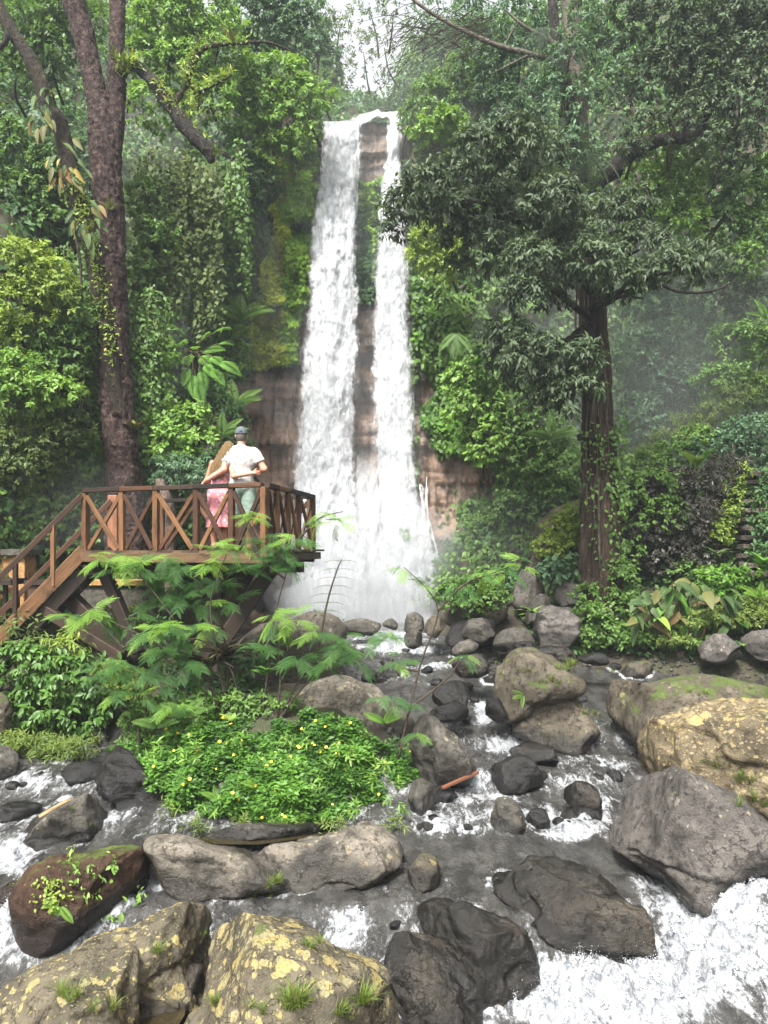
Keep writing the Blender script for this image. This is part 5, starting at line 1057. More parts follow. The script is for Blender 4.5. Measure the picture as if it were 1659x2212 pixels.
veg('hazy shrub bank on the right slope behind the rooted tree', [(1400, 640, 70, 45), (1480, 700, 70, 45), (1390, 760, 70, 45), (1470, 820, 70, 45), (1380, 900, 60, 50), (1560, 750, 70, 40)], 'blue', .17, .5, 9, 1.6, .6, 19.0, stems=4)
veg('pale green shrub on the slope at the right edge', [(1600, 730, 60, 35), (1650, 780, 50, 35), (1560, 820, 60, 30), (1630, 850, 60, 30)], 'mid', .15, .5, 9, 1.6, .5, 17.8, stems=2)
veg('yellowish grassy scrub along the crest of the slope', [(1640, 830, 45, 18), (1590, 860, 45, 18), (1540, 895, 45, 18), (1490, 920, 45, 18), (1440, 955, 45, 18), (1400, 985, 40, 18)], 'olive', .16, .16, 14, .9, .15, 17.6, stems=4)
veg('light green hedge below the crest', [(1400, 1010, 50, 28), (1450, 985, 50, 25), (1510, 950, 50, 25), (1350, 1050, 40, 28)], 'mid', .12, .6, 9, 1.7, .5, 16.6, stems=3)
veg('blue green ground shrubs right of the path top', [(1560, 960, 60, 25), (1620, 930, 60, 25), (1640, 975, 50, 22), (1530, 990, 40, 20)], 'blue', .12, .6, 9, 1.8, .5, 16.4, stems=2)
veg('big dark shrub with purple leaves left of the stone steps', [(1370, 1070, 60, 40), (1440, 1050, 60, 40), (1500, 1060, 50, 45), (1400, 1140, 70, 45), (1470, 1130, 60, 50), (1540, 1110, 45, 45), (1430, 1200, 60, 40), (1510, 1180, 50, 45), (1360, 1150, 40, 45)], 'purple', .14, .5, 9, 1.7, .6, 15.9, stems=4)
veg('green leaves mixed through the dark shrub', [(1400, 1050, 70, 35), (1360, 1120, 45, 50), (1420, 1110, 60, 40), (1350, 1200, 40, 40), (1480, 1240, 50, 25)], 'mid', .13, .55, 9, .9, .6, 15.6, stems=2)
veg('purple spiky shrub beside the steps', [(1555, 1030, 30, 35), (1535, 1085, 25, 30), (1580, 1010, 25, 25)], 'purple', .2, .16, 14, 1.6, .1, 15.6, stems=3)
veg('yellow green border plants along the stone steps', [(1585, 1060, 16, 25), (1575, 1110, 18, 25), (1560, 1150, 20, 25), (1600, 1020, 14, 20)], 'yellow', .11, .6, 9, 1.8, .5, 15.5, stems=2)
veg('dark blue shrub right of the stone steps', [(1655, 1080, 25, 35), (1660, 1140, 30, 35), (1650, 1190, 25, 30), (1670, 1040, 20, 25)], 'deep', .15, .55, 9, 1.7, .6, 15.0, stems=2)
veg('low leafy plants at the bottom of the stone steps', [(1560, 1250, 50, 22), (1600, 1280, 40, 20), (1530, 1280, 40, 20), (1620, 1245, 30, 15)], 'creeper', .14, .6, 9, 1.7, .6, 14.9, stems=2)
veg('mossy green bush left of the rooted tree', [(1215, 1140, 40, 30), (1240, 1110, 30, 25), (1190, 1180, 35, 25), (1230, 1180, 35, 25)], 'yellow', .11, .6, 9, 1.7, .6, 16.2, stems=2)
veg('pale large leaved plant below the mossy green bush', [(1210, 1225, 35, 18), (1235, 1235, 25, 15), (1190, 1240, 25, 12)], 'blue', .22, .7, 6, 1.6, .6, 15.6, stems=2)
veg('green bush topping the rock beside the plunge pool', [(1000, 1270, 40, 18), (1040, 1260, 40, 20), (970, 1290, 30, 20), (1060, 1290, 35, 22), (1010, 1305, 40, 20)], 'mid', .12, .6, 9, 1.8, .6, 15.4, stems=2)
veg('low green plants at the water edge below the rooted tree', [(1280, 1330, 35, 22), (1310, 1360, 40, 20), (1270, 1370, 30, 18), (1350, 1375, 40, 14), (1400, 1365, 40, 16)], 'mid', .13, .6, 9, 1.8, .5, 14.7, stems=2)
veg('yellow green weeds on the far right bank', [(1500, 1340, 40, 14), (1560, 1330, 50, 16), (1620, 1330, 50, 18), (1640, 1300, 40, 20), (1450, 1380, 40, 8)], 'grass', .12, .4, 9, 1.8, .3, 14.4, stems=2)
veg('leafy plants around the foot of the rooted tree', [(1340, 1250, 30, 35), (1330, 1300, 35, 25), (1270, 1290, 25, 25), (1370, 1300, 30, 25)], 'mid', .15, .5, 9, 1.6, .6, 15.0, stems=2)
veg('thin pale tree standing in the sky gap behind the falls', [(800, 40, 50, 50), (830, 110, 40, 40), (785, 120, 30, 40), (850, 30, 30, 40), (815, 185, 30, 25), (850, 170, 20, 30)], 'olive', .17, .42, 8, .28, .4, 24.0, name='broadleaf_tree', cat='tree', stems=4)
veg('leafy growth veiling the upper trunk of the rooted tree', [(1235, 120, 45, 50), (1265, 220, 40, 50), (1225, 320, 40, 40), (1270, 30, 40, 40), (1190, 190, 35, 40)], 'blue', .16, .4, 10, 1.0, .9, 14.6, name='climbing_plant', cat='plant', stems=2)
veg('dusky leaves hanging round the curved limb', [(1400, 270, 50, 30), (1470, 250, 45, 30), (1530, 300, 40, 35), (1370, 330, 30, 30)], 'sombre', .17, .42, 10, 1.0, .8, 15.7, name='climbing_plant', cat='plant', stems=2)
# dark glossy tree in front of the right slope, carried by the rooted trunk
DK = [(880, 440, 45, 35), (850, 490, 28, 30), (920, 400, 50, 35), (960, 460, 60, 40), (1000, 380, 60, 40), (1040, 320, 60, 35), (1050, 450, 60, 40), (1110, 390, 60, 40), (1120, 300, 50, 35), (1170, 330, 45, 35), (1130, 480, 60, 45), (1200, 430, 60, 45), (1070, 540, 60, 40), (1000, 530, 50, 35), (1150, 570, 60, 40), (1230, 520, 60, 45), (1310, 480, 60, 45), (1290, 560, 60, 40), (1390, 540, 60, 40), (1370, 450, 45, 35), (1450, 580, 60, 35), (1510, 560, 45, 30), (1220, 610, 60, 35), (1130, 640, 55, 30), (1340, 610, 50, 30),
      (1100, 720, 50, 30), (1150, 760, 60, 32), (1200, 800, 60, 35), (1110, 790, 50, 30), (1250, 850, 50, 30), (1180, 850, 45, 28), (1075, 750, 35, 25), (1260, 770, 40, 30)]
dkY = lambda i: 13.6 + .9 * math.sin(i * 2.1)
big = veg('large dark drooping leaved tree carried by the root wrapped trunk', [(*q, dkY(i)) for i, q in enumerate(DK)], 'sombre', .20, .36, 11, 2.2, .95, name='broadleaf_tree', cat='tree', stems=0, depth=.8)
# ---------------------------------------------------------------- trunks
def bark_mat(name, c1, c2, c3, stretch=.3, moss=0.0):
    t = NT(name); p = t.pos(); v = t.mapv(p, (1, 1, stretch)); n = t.noise(14, 6, .65, v, .5); n2 = t.noise(3, 4, .6, p); n3 = t.noise(40, 4, .6, v)
    c = t.ramp(n, [(.3, c1), (.5, c2), (.72, c3)]); c = t.mix(t.rampf(n2, .45, .7, 0, .6), c, c1)
    if moss: c = t.mix(t.rampf(t.math('ADD', t.noise(5, 6, .7, p), t.math('MULTIPLY', n2, .4)), .92 - .3 * moss, 1.0 - .3 * moss), c, (.12, .13, .03))
    return t.done(t.pbsdf(color=c, rough=.85, spec=.25, normal=t.bump(t.math('ADD', n, t.math('MULTIPLY', n3, .5)), 1.0, .09)))
M_bark = bark_mat('bark_reddish', (.010, .007, .006), (.045, .027, .022), (.16, .105, .09), .6)
M_barkd = bark_mat('bark_dark', (.010, .009, .008), (.026, .021, .018), (.06, .05, .04), .4, .2)
M_barkm = bark_mat('bark_mossy', (.010, .008, .006), (.028, .021, .013), (.065, .05, .028), .4, .38)
M_bark2 = bark_mat('bark_rooted', (.02, .014, .010), (.055, .037, .026), (.12, .085, .06), .12)
M_barkp = bark_mat('bark_pale', (.05, .045, .035), (.12, .105, .08), (.24, .20, .15), .3, .35)
def pts(Y, *q): return [at(a, b, Y + (c[0] if c else 0)) for a, b, *c in q]
def child(o, p): o.matrix_parent_inverse = p.matrix_basis.inverted(); return o
YT = 14.9
tr = thing('forked_tree', 'tall reddish forked tree trunk rising behind the deck', 'tree', at(275, 1260, YT))
child(tube('trunk', pts(YT, (285, 1330), (275, 1180), (266, 1040), (256, 900), (244, 740), (240, 600), (236, 480), (228, 340), (222, 210)), [.46, .38, .32, .295, .285, .275, .27, .275, .26], M_bark, tr, 64, 420, .11, 6.0, 1), tr)
child(tube('limb', pts(YT, (228, 340), (212, 230), (190, 120), (168, 30), (140, -60), (110, -140)), [.20, .19, .195, .20, .20, .20], M_bark, tr, 48, 200, .11, 6.0, 2), tr)
child(tube('limb', pts(YT, (240, 350), (250, 230), (253, 120), (254, 20), (254, -120)), [.19, .17, .155, .14, .135], M_bark, tr, 44, 200, .11, 6.0, 3), tr)
child(tube('dark_arm', pts(YT, (258, 170, 0), (285, 140, -.1), (330, 175, -.2), (365, 225, -.3), (390, 260, -.35), (425, 300, -.4), (448, 325, -.4), (456, 350, -.4)), [.10, .11, .12, .12, .13, .12, .12, .06], M_barkd, tr, 16, 90, .2, 4, 4), tr)
child(tube('branch', pts(YT - .3, (372, 225), (400, 190), (412, 150), (440, 105), (500, 95), (580, 92), (640, 115)), [.06, .05, .05, .045, .035, .02, .01], M_barkm, tr, 10, 60, .2, 5, 5), tr)
child(tube('branch', pts(YT - .3, (412, 150), (422, 110), (424, 70)), [.045, .035, .02], M_barkm, tr, 8, 20, .2, 5, 6), tr)
child(tube('branch', pts(YT - .3, (408, 170), (425, 215), (430, 250)), [.04, .03, .015], M_barkm, tr, 8, 20, .2, 5, 7), tr)
child(tube('branch', pts(YT - .3, (430, 200), (470, 180), (505, 160)), [.03, .02, .008], M_barkm, tr, 8, 20, .2, 5, 8), tr)
child(tube('knot', pts(YT - .28, (222, 715), (214, 710), (206, 712)), [.05, .07, .03], M_bark, tr, 12, 12, .2, 5, 9), tr)
rg = np.random.default_rng(77)
# moss and small ferns on the dark arm and branches
ml = []
def along(seg, n, spread, L, Wr, Y):
    C = spline(pts(Y, *seg), n); P = C + rg.normal(0, spread, (n, 3)) + A(0, -.05, spread); D = unit(rg.normal(size=(n, 3)) * .7 + A(0, -.3, .35)); N = A(0, -.7, .7) + .4 * rg.normal(size=(n, 3))
    ml.append((P, D, N, L * rg.uniform(.5, 1.3, n), np.full(n, Wr), rg.random(n)))
along([(340, 180), (390, 255), (450, 320)], 320, .06, .10, .3, YT - .35); along([(400, 185), (412, 150), (440, 105), (540, 92)], 260, .05, .10, .3, YT - .3); along([(430, 200), (505, 160)], 120, .05, .12, .25, YT - .3); along([(262, 160), (300, 145)], 120, .08, .16, .3, YT - .2)
along([(408, 170), (430, 260)], 160, .07, .12, .35, YT - .3)
leaf_obj('moss_tuft', ml, LM['yellow'], tr)
# leaning mossy trunk
ln = thing('leaning_tree', 'leaning mossy dark trunk left of the reddish one', 'tree', at(240, 900, YT - .2))
LT = [(258, 900, .1), (240, 780), (222, 660), (208, 570), (188, 490), (165, 420), (148, 350), (128, 270), (105, 235), (85, 170), (60, 120), (30, 75), (5, 30), (-30, -40)]
child(tube('trunk', pts(YT - .25, *LT), [.16, .15, .15, .16, .15, .14, .14, .16, .17, .14, .12, .11, .10, .09], M_barkm, ln, 20, 200, .18, 3.5, 11), ln)
child(tube('root', pts(YT - .35, (150, 380), (158, 480), (172, 560), (178, 660), (180, 760), (178, 900)), [.03, .028, .025, .02, .016, .012], M_bark2, ln, 6, 60, .1, 4, 3), ln)
child(tube('root', pts(YT - .3, (20, 60), (8, 95), (-20, 110)), [.06, .05, .04], M_barkd, ln, 8, 20, .1, 4, 3), ln)
ml = []
along([(160, 400), (188, 490), (212, 590), (245, 790)], 900, .09, .085, .5, YT - .36)
leaf_obj('moss_tuft', ml, LM['yellow'], ln)
# big strap leaves of the perched plants, each a leaf of its own
def big_leaf_mesh(name, w=.3, fold=.12, droop=.25, n=9, lobed=0.0, base_round=.5):
    t = np.linspace(0, 1, n); wd = w * np.sin(math.pi * np.clip(t, 0, 1) ** base_round) ** .8 * .5 + .004; z = -droop * t ** 2
    mb = MB(); V = []
    for i in range(n): V += [(t[i], wd[i], z[i] + fold * wd[i]), (t[i], wd[i] * .5, z[i] + fold * .35 * wd[i] + .006), (t[i], 0, z[i]), (t[i], -wd[i] * .5, z[i] + fold * .35 * wd[i] + .006), (t[i], -wd[i], z[i] + fold * wd[i])]
    F = [[i*5 + j, i*5 + j + 1, (i+1)*5 + j + 1, (i+1)*5 + j] for i in range(n - 1) for j in range(4)]
    mb.add(V, [F], np.repeat(t, 5)); return mb.mesh(name)
def blade_mat(name, c1, c2, old, vein=True):
    t = NT(name); rnd = t.n('ObjectInfo').outputs['Random']; ob = t.obj(); y = t.n('SeparateXYZ', {0: ob}).outputs[1]; x = t.n('SeparateXYZ', {0: ob}).outputs[0]
    c = t.mix(rnd, c1, c2); n = t.noise(3, 4, .6, t.n('VectorMath', {0: ob, 1: t.n('CombineXYZ', {0: rnd, 1: rnd}).outputs[0]}, operation='ADD').outputs[0])
    c = t.mix(t.rampf(n, .35, .7, 0, .5), c, tuple(q * .6 for q in c1))
    wv = t.n('TexWave', {'Vector': t.n('CombineXYZ', {0: t.math('SUBTRACT', x, t.math('MULTIPLY', t.math('ABSOLUTE', y), .8))}).outputs[0], 'Scale': 3.2, 'Distortion': .4}).outputs[0]
    c = t.mix(t.rampf(t.math('ABSOLUTE', y), 0, .012, .8, 0), c, tuple(min(1, q * 1.7) for q in c2))
    c = t.mix(t.rampf(t.math('ADD', rnd, t.math('MULTIPLY', n, .35)), .95, 1.12), c, old)
    p = t.pbsdf(color=c, rough=.55, spec=.22, normal=t.bump(wv, .25, .01)); tr_ = t.n('BsdfTranslucent', {'Color': c})
    return t.done(t.n('MixShader', {0: .22, 1: p.outputs[0], 2: tr_.outputs[0]}))
from mathutils import Matrix, Vector
def place(o, p, d, up, s, parent=None):
    d = unit(d); sd_ = unit(np.cross(up, d)); u = np.cross(d, sd_); M = Matrix(((d[0]*s, sd_[0]*s, u[0]*s, p[0]), (d[1]*s, sd_[1]*s, u[1]*s, p[1]), (d[2]*s, sd_[2]*s, u[2]*s, p[2]), (0, 0, 0, 1)))
    if parent is not None: o.parent = parent; o.matrix_parent_inverse = parent.matrix_basis.inverted()
    o.matrix_basis = M; return o
def leaf_at(name, me, p, d, up, s, parent): return place(link(name, me), p, d, up, s, parent)
ME_strap = big_leaf_mesh('strap_leaf', .27, .25, .30, 10, base_round=.75); ME_strap.materials.append(blade_mat('strap_green', (.025, .06, .012), (.09, .14, .03), (.30, .22, .06)))
ME_strapy = big_leaf_mesh('strap_leaf_old', .30, .25, .30, 10, base_round=.75); ME_strapy.materials.append(blade_mat('strap_yellow', (.09, .10, .03), (.17, .15, .045), (.2, .10, .035)))
EP = [('perched plant with orange and yellow old leaves on the leaning trunk', (95, 215), [(50, 250, 1), (40, 300, 1), (65, 320, 1), (105, 260, 0), (125, 240, 0), (118, 275, 1), (70, 175, 0), (100, 160, 0), (130, 300, 1), (45, 235, 0), (85, 310, 1)]),
      ('perched plant with hanging yellow leaves half way up the leaning trunk', (140, 330), [(130, 410, 1), (165, 405, 1), (95, 400, 1), (75, 430, 1), (190, 330, 0), (205, 380, 0), (110, 440, 1), (170, 300, 0), (100, 350, 0), (195, 410, 0), (215, 430, 1), (60, 370, 0)]),
      ('perched plant with dark strap leaves low on the leaning trunk', (185, 440), [(240, 450, 1), (250, 470, 1), (130, 510, 0), (110, 480, 0), (225, 500, 0), (235, 540, 0), (150, 540, 0), (195, 540, 0), (210, 580, 1), (180, 580, 1), (120, 545, 0)])]
for lb, (bx, by), lv in EP:
    b0 = at(bx, by, YT - .55); o = thing('perched_plant', lb, 'plant', b0, 'plants perched on the leaning trunk')
    for (lx, ly, old) in lv + [(a + rg.normal(0, 14), b + rg.normal(0, 18), int(rg.random() < .2)) for a, b, c in lv]:
        ex_ = .85 + rg.random() * .25; st0 = at(bx + rg.uniform(-14, 14) + (lx - bx) * .15, by + rg.uniform(-25, 25) + (ly - by) * .3, YT - .5 - rg.random() * .15); en = at(lx, ly + 8, YT - .75 - rg.random() * .3)
        ln_ = rg.uniform(.2, .36); dd = unit(en - st0 + A(0, 0, -.2)); leaf_at('leaf', ME_strapy if old else ME_strap, st0 * .65 + (en - dd * ln_) * .35, dd, A(rg.normal() * .5, -1, .5), ln_, o)
def tuft(label, px, py, Y, n, size, me, group=None, spread=1.0, name='perched_plant', cat='plant'):
    b0 = at(px, py, Y); o = thing(name, label, cat, b0, group)
    for i in range(n):
        a = i / n * 6.283 + rg.random(); d = A(math.cos(a) * spread, math.sin(a) * spread * .7 - .25, .45 + .5 * rg.random()); leaf_at('leaf', me, b0 + rg.normal(0, .02, 3), d, A(-d[0]*.3, -d[1]*.3, 1), size * rg.uniform(.7, 1.15), o)
    return o
ME_blade = big_leaf_mesh('narrow_leaf', .16, .3, .25, 8, base_round=.7); ME_blade.materials.append(blade_mat('narrow_leaf_green', (.09, .12, .025), (.20, .24, .05), (.30, .25, .07)))
tuft('small green bromeliad like tuft on the reddish trunk', 238, 452, YT - .33, 10, .26, ME_blade); tuft('yellow fern tuft in the fork of the reddish tree', 258, 135, YT - .3, 12, .34, ME_blade)
tuft('pale upright leaves at the bend of the high branch', 500, 90, YT - .35, 6, .36, ME_blade, spread=.35); tuft('small fern tuft at the end of the dark arm', 465, 335, YT - .45, 10, .24, ME_blade)
tuft('hanging dry fern on the right side of the reddish trunk', 290, 925, YT - .25, 10, .3, ME_strapy, spread=.9)

# rooted tree on the right
YR = 15.4
rt = thing('rooted_tree', 'tall trunk wrapped in hanging roots on the right bank', 'tree', at(1292, 1290, YR))
child(tube('trunk', pts(YR, (1296, 1330), (1296, 1240), (1296, 1120), (1293, 1000), (1289, 880), (1284, 760), (1276, 640), (1264, 520), (1255, 420), (1250, 330)), [.44, .38, .345, .32, .27, .25, .25, .22, .19, .17], M_bark2, rt, 40, 260, .10, 2.4, 21, .10), rt)
child(tube('trunk_upper', pts(YR + .1, (1251, 345), (1250, 260), (1244, 160), (1236, 60), (1230, -60)), [.17, .18, .18, .18, .17], M_barkp, rt, 22, 90, .12, 3, 22), rt)
child(tube('limb', pts(YR, (1249, 330), (1225, 200), (1205, 110), (1195, 20), (1190, -60)), [.12, .12, .10, .09, .08], M_barkd, rt, 14, 60, .15, 3, 23), rt)
child(tube('dark_limb', pts(YR - .3, (1275, 700), (1255, 740), (1240, 770), (1255, 800), (1275, 790)), [.12, .24, .30, .22, .1], M_barkd, rt, 18, 50, .25, 2.5, 24), rt)
child(tube('stub', pts(YR - .3, (1285, 945), (1265, 945), (1248, 945)), [.10, .08, .06], M_barkd, rt, 12, 16, .15, 4, 25), rt)
child(tube('limb', pts(YR + .9, (1325, 372), (1345, 345), (1390, 315), (1440, 298), (1500, 290), (1530, 230), (1545, 190)), [.16, .15, .14, .13, .12, .10, .08], M_barkd, rt, 16, 80, .15, 3, 26), rt)
child(tube('limb', pts(YR + .9, (1495, 292), (1480, 230), (1500, 120), (1560, 60), (1600, -30)), [.10, .08, .07, .06, .05], M_barkd, rt, 12, 60, .15, 3, 27), rt)
child(tube('limb', pts(YR + .5, (1262, 470), (1290, 400), (1325, 372)), [.12, .14, .16], M_barkd, rt, 12, 30, .1, 3, 31), rt)
child(tube('branch', pts(YR - .4, (1280, 660), (1310, 655), (1345, 640), (1390, 645)), [.06, .05, .035, .015], M_barkd, rt, 8, 40, .1, 4, 28), rt)
child(tube('branch', pts(YR - .4, (1240, 600), (1280, 598), (1300, 605)), [.05, .05, .04], M_barkd, rt, 8, 24, .1, 4, 29), rt)
child(tube('branch', pts(YR - .4, (1420, 610), (1470, 630), (1540, 628), (1590, 605)), [.04, .035, .025, .01], M_barkd, rt, 8, 40, .1, 4, 30), rt)
for i in range(26):      # hanging roots
    x0 = rg.uniform(1262, 1318); y0 = rg.uniform(560, 980); y1 = min(1300, y0 + rg.uniform(200, 560)); n = 7; dx = rg.normal(0, 7, n).cumsum() * .6
    kx = np.interp(np.linspace(y0, y1, n), [560, 800, 1000, 1300], [1270, 1286, 1292, 1296]); x = kx + (x0 - 1290) * np.linspace(.7, 1.25, n) + dx
    yy = [YR - math.sqrt(max(.02, .36 ** 2 - ((a - k) / FPX * YR) ** 2)) * .98 for a, k in zip(x, kx)]
    child(tube('hanging_root', [at(a, b, c) for a, b, c in zip(x, np.linspace(y0, y1, n), yy)], rg.uniform(.010, .022), M_barkp if i % 3 == 0 else M_bark2, rt, 5, 26), rt)
ml = []
def around(seg, n, L, Wr, Y, sp=.22):
    C = spline(pts(Y, *seg), n); P = C + rg.normal(0, 1, (n, 3)) * A(sp, .08, .1) + A(0, -.36, 0); D = unit(A(0, -.3, -.7) + .7 * rg.normal(size=(n, 3))); N = A(0, -1, .6) + .4 * rg.normal(size=(n, 3)); ml.append((P, D, N, L * rg.uniform(.6, 1.2, n), np.full(n, Wr), rg.random(n)))
around([(1285, 930), (1300, 1000), (1310, 1080)], 260, .11, .6, YR); around([(1310, 1100), (1320, 1280)], 200, .11, .6, YR); around([(1262, 330), (1255, 520)], 300, .13, .5, YR + .1, .16); around([(1330, 900), (1335, 1100)], 160, .12, .6, YR, .08)
leaf_obj('climbing_leaves', ml, LM['mid'], rt)
# limbs into the dark crown
for i, (tx, ty) in enumerate([(900, 440), (1000, 430), (1100, 460), (1180, 540), (1120, 600), (1150, 740), (1210, 820), (1380, 540), (1480, 580), (1320, 500)]):
    sy = min(860, max(520, ty + 90)); child(tube('limb', [at(1275, sy, 14.9), at((1275 + tx) / 2, (sy + ty) / 2 - 15, 14.2), at(tx, ty, 13.7)], [.07, .05, .02], M_barkd, big, 8, 24, .1, 4, i), big)
# dead branch with bare twigs above the falls
db = thing('dead_branch', 'bare grey branch with a spray of twigs above the falls', 'branch', at(1190, 130, YR))
child(tube('branch', pts(YR - .2, (1200, 135), (1150, 118), (1080, 100), (1020, 75), (960, 45), (900, 5), (870, -30)), [.06, .055, .045, .04, .03, .025, .02], M_barkp, db, 10, 80, .15, 4, 3), db)
child(tube('branch', pts(YR - .2, (1205, 100), (1165, 75), (1130, 55), (1090, 20)), [.05, .04, .03, .02], M_barkp, db, 8, 40, .15, 4, 4), db)
child(tube('branch', pts(YR - .2, (1145, 118), (1100, 140), (1060, 160)), [.03, .02, .008], M_barkp, db, 6, 30, .1, 4, 5), db)
child(tube('branch', pts(YR - .2, (1090, 100), (1110, 60), (1130, 40)), [.025, .015, .006], M_barkp, db, 6, 20, .1, 4, 6), db)
mb = MB()
for i in range(90):
    a = at(rg.uniform(880, 1080), 60 + rg.normal(0, 25), YR - .2 + rg.normal(0, .3)); d = A(-.7, rg.normal(0, .4), -.25 + rg.normal(0, .25)) * rg.uniform(.6, 1.6); V_, F_ = tube_geo([a, a + d * .5 + rg.normal(0, .06, 3), a + d + A(0, 0, -.15) + rg.normal(0, .08, 3)], [.008, .006, .003], 4, 8); mb.add(V_, F_)
child(tag(link('twigs', mb.mesh('twigs'), M_bark2, db), kind='stuff'), db)

# ---------------------------------------------------------------- ferns and feathery fronds
def frond_mesh(name, n=20, wid=.32, arch=.25, pw=.034, teeth=1, tipw=.12):
    mb = MB(); t = np.linspace(.06, 1, n)
    C = lambda s: A(s, 0, .18 * s - (arch + .18) * s * s)
    V_, F_ = tube_geo([C(s) for s in np.linspace(0, 1, 6)], [.010, .009, .008, .006, .004, .002], 4, 10); mb.add(V_, F_, .2)
    for s in t:
        w = wid * (math.sin(math.pi * min(1, s * .86 + .12)) ** .75) * (1 - .25 * s); p = C(s); 
        for sg in (-1, 1):
            d = unit(A(.45, sg, -.18)); side = unit(A(1, -sg * .45, 0)); L = w
            V = [p, p + d*L*.3 + side*pw, p + d*L*.3 - side*pw, p + d*L*.7 + side*pw*.85 - A(0, 0, .03*L), p + d*L*.7 - side*pw*.85 - A(0, 0, .03*L), p + d*L - A(0, 0, .10*L)]
            mb.add(V, [[[0, 2, 1]], [[1, 2, 4, 3]], [[3, 4, 5]]], .5 + .4 * (s - .5))
    return mb.mesh(name)
def bipinnate_mesh(name, npin=8, nl=15, sd=0):
    """leaf of leaves: a stalk with pairs of comb-like pinnae"""
    rg2 = np.random.default_rng(sd); mb = MB(); C = lambda s: A(s, 0, .10 * s - .38 * s * s)
    V_, F_ = tube_geo([C(s) for s in np.linspace(0, 1, 5)], [.010, .009, .007, .005, .003], 4, 8); mb.add(V_, F_, .1)
    LV, LF, n = [], [], 0
    for s in np.linspace(.2, 1, npin):
        for sg in (-1, 1):
            an = math.radians(66 - 30 * s + rg2.normal(0, 4)); d = unit(A(math.cos(an), sg * math.sin(an), -.25 + rg2.normal(0, .06))); L = .50 * (1 - .18 * abs(s - .6)); p0 = C(s); side = unit(np.cross(d, A(0, 0, 1)))
            q = np.linspace(.06, 1, nl); lw = .062 * np.sin(math.pi * np.clip(q * .82 + .14, 0, 1)) ** .7
            for k in range(nl):
                c = p0 + d * L * q[k] + A(0, 0, -.16 * L * q[k] ** 2); h = L / nl * .40
                for s2 in (-1, 1):
                    tip = c + side * s2 * lw[k] + d * h * 1.1 - A(0, 0, .018); LV += [c - d * h * .9, c + d * h * .9, tip + d * h * .5, tip - d * h * .55]; LF.append([n, n + 1, n + 2, n + 3] if s2 > 0 else [n + 3, n + 2, n + 1, n]); n += 4
    mb.add(LV, [LF], .35 + .5 * rg2.random(n // 4).repeat(4)); return mb.mesh(name)
FE = [bipinnate_mesh('feather_leaf', 8, 14, i) for i in range(3)]; FY = [m.copy() for m in FE]
for m in FE: m.materials.append(LM['feather'])
for m in FY: m.materials.append(LM['feathery'])
def spray(parent, px, py, Y, n, size, young=0.0, heading=None, flat=.35):
    b0 = at(px, py, Y); size *= .60; n = int(n * 1.4)
    for i in range(n):
        a = (i / n * 6.283 + rg.random() * .8) if heading is None else heading + rg.normal(0, .7); d = A(math.cos(a), math.sin(a) * .8 - .3, -.10 + flat * rg.normal())
        me = (FY if rg.random() < young else FE)[rg.integers(3)]; leaf_at('feather_leaf', me, b0 + rg.normal(0, .03, 3), d, A(rg.normal() * .15, -.35, 1), size * rg.uniform(.75, 1.2), parent)
def feather_shrub(label, base, stems, clusters, group='feathery saplings'):
    o = thing('feathery_shrub', label, 'shrub', at(*base), group)
    for st in stems: child(tube('stem', [at(*q) for q in st], np.linspace(.017, .005, len(st)), M_stem, o, 6, 30), o)
    for c in clusters: spray(o, *c)
    return o
YF_ = 10.0
feather_shrub('large feathery shrub growing in front of the deck', (480, 1560, YF_), [[(500, 1580, YF_), (440, 1450, YF_), (370, 1330, YF_), (280, 1215, YF_)], [(500, 1580, YF_), (470, 1420, YF_), (455, 1300, YF_), (490, 1195, YF_)], [(520, 1580, YF_), (500, 1450, YF_), (420, 1380, YF_), (320, 1440, YF_ - .3)], [(500, 1580, YF_), (380, 1480, YF_), (260, 1450, YF_ - .3)], [(440, 1450, YF_), (300, 1370, YF_), (190, 1325, YF_)]],
  [(215, 1205, 10.2, 5, .42, .9), (270, 1200, 10.1, 5, .42, .9), (305, 1222, 10.0, 5, .40, .6), (345, 1245, 10.2, 5, .42, 0), (385, 1225, 10.3, 5, .42, 0), (340, 1290, 10.3, 5, .42, 0), (400, 1290, 10.2, 5, .42, 0), (455, 1215, 10.2, 5, .42, .3), (498, 1190, 10.0, 5, .36, .9), (440, 1300, 10.3, 5, .40, .1), (480, 1260, 10.4, 4, .4, 0),
   (150, 1330, 10.0, 5, .40, .6), (195, 1320, 9.9, 5, .40, .5), (235, 1330, 10.0, 4, .4, 0), (330, 1360, 9.7, 5, .42, .7), (375, 1345, 9.7, 5, .40, .8), (425, 1350, 9.8, 4, .40, .5), (350, 1405, 9.7, 5, .42, .1), (405, 1425, 9.8, 5, .42, 0), (215, 1445, 9.6, 4, .42, .1), (265, 1435, 9.6, 5, .42, .1), (310, 1450, 9.6, 5, .40, 0), (250, 1490, 9.6, 4, .40, .1), (300, 1505, 9.5, 4, .40, .1), (375, 1525, 9.4, 4, .38, .4), (310, 1250, 10.3, 4, .4, .1), (360, 1200, 10.3, 4, .4, .3), (420, 1250, 10.4, 4, .4, 0), (370, 1270, 10.4, 4, .4, 0), (300, 1330, 10.2, 4, .4, .1), (450, 1350, 10.2, 4, .4, .1), (500, 1300, 10.4, 4, .4, 0), (460, 1180, 10.3, 3, .36, .5), (340, 1450, 9.7, 4, .4, 0), (390, 1380, 9.9, 4, .4, .3), (240, 1225, 10.2, 4, .4, .7)])
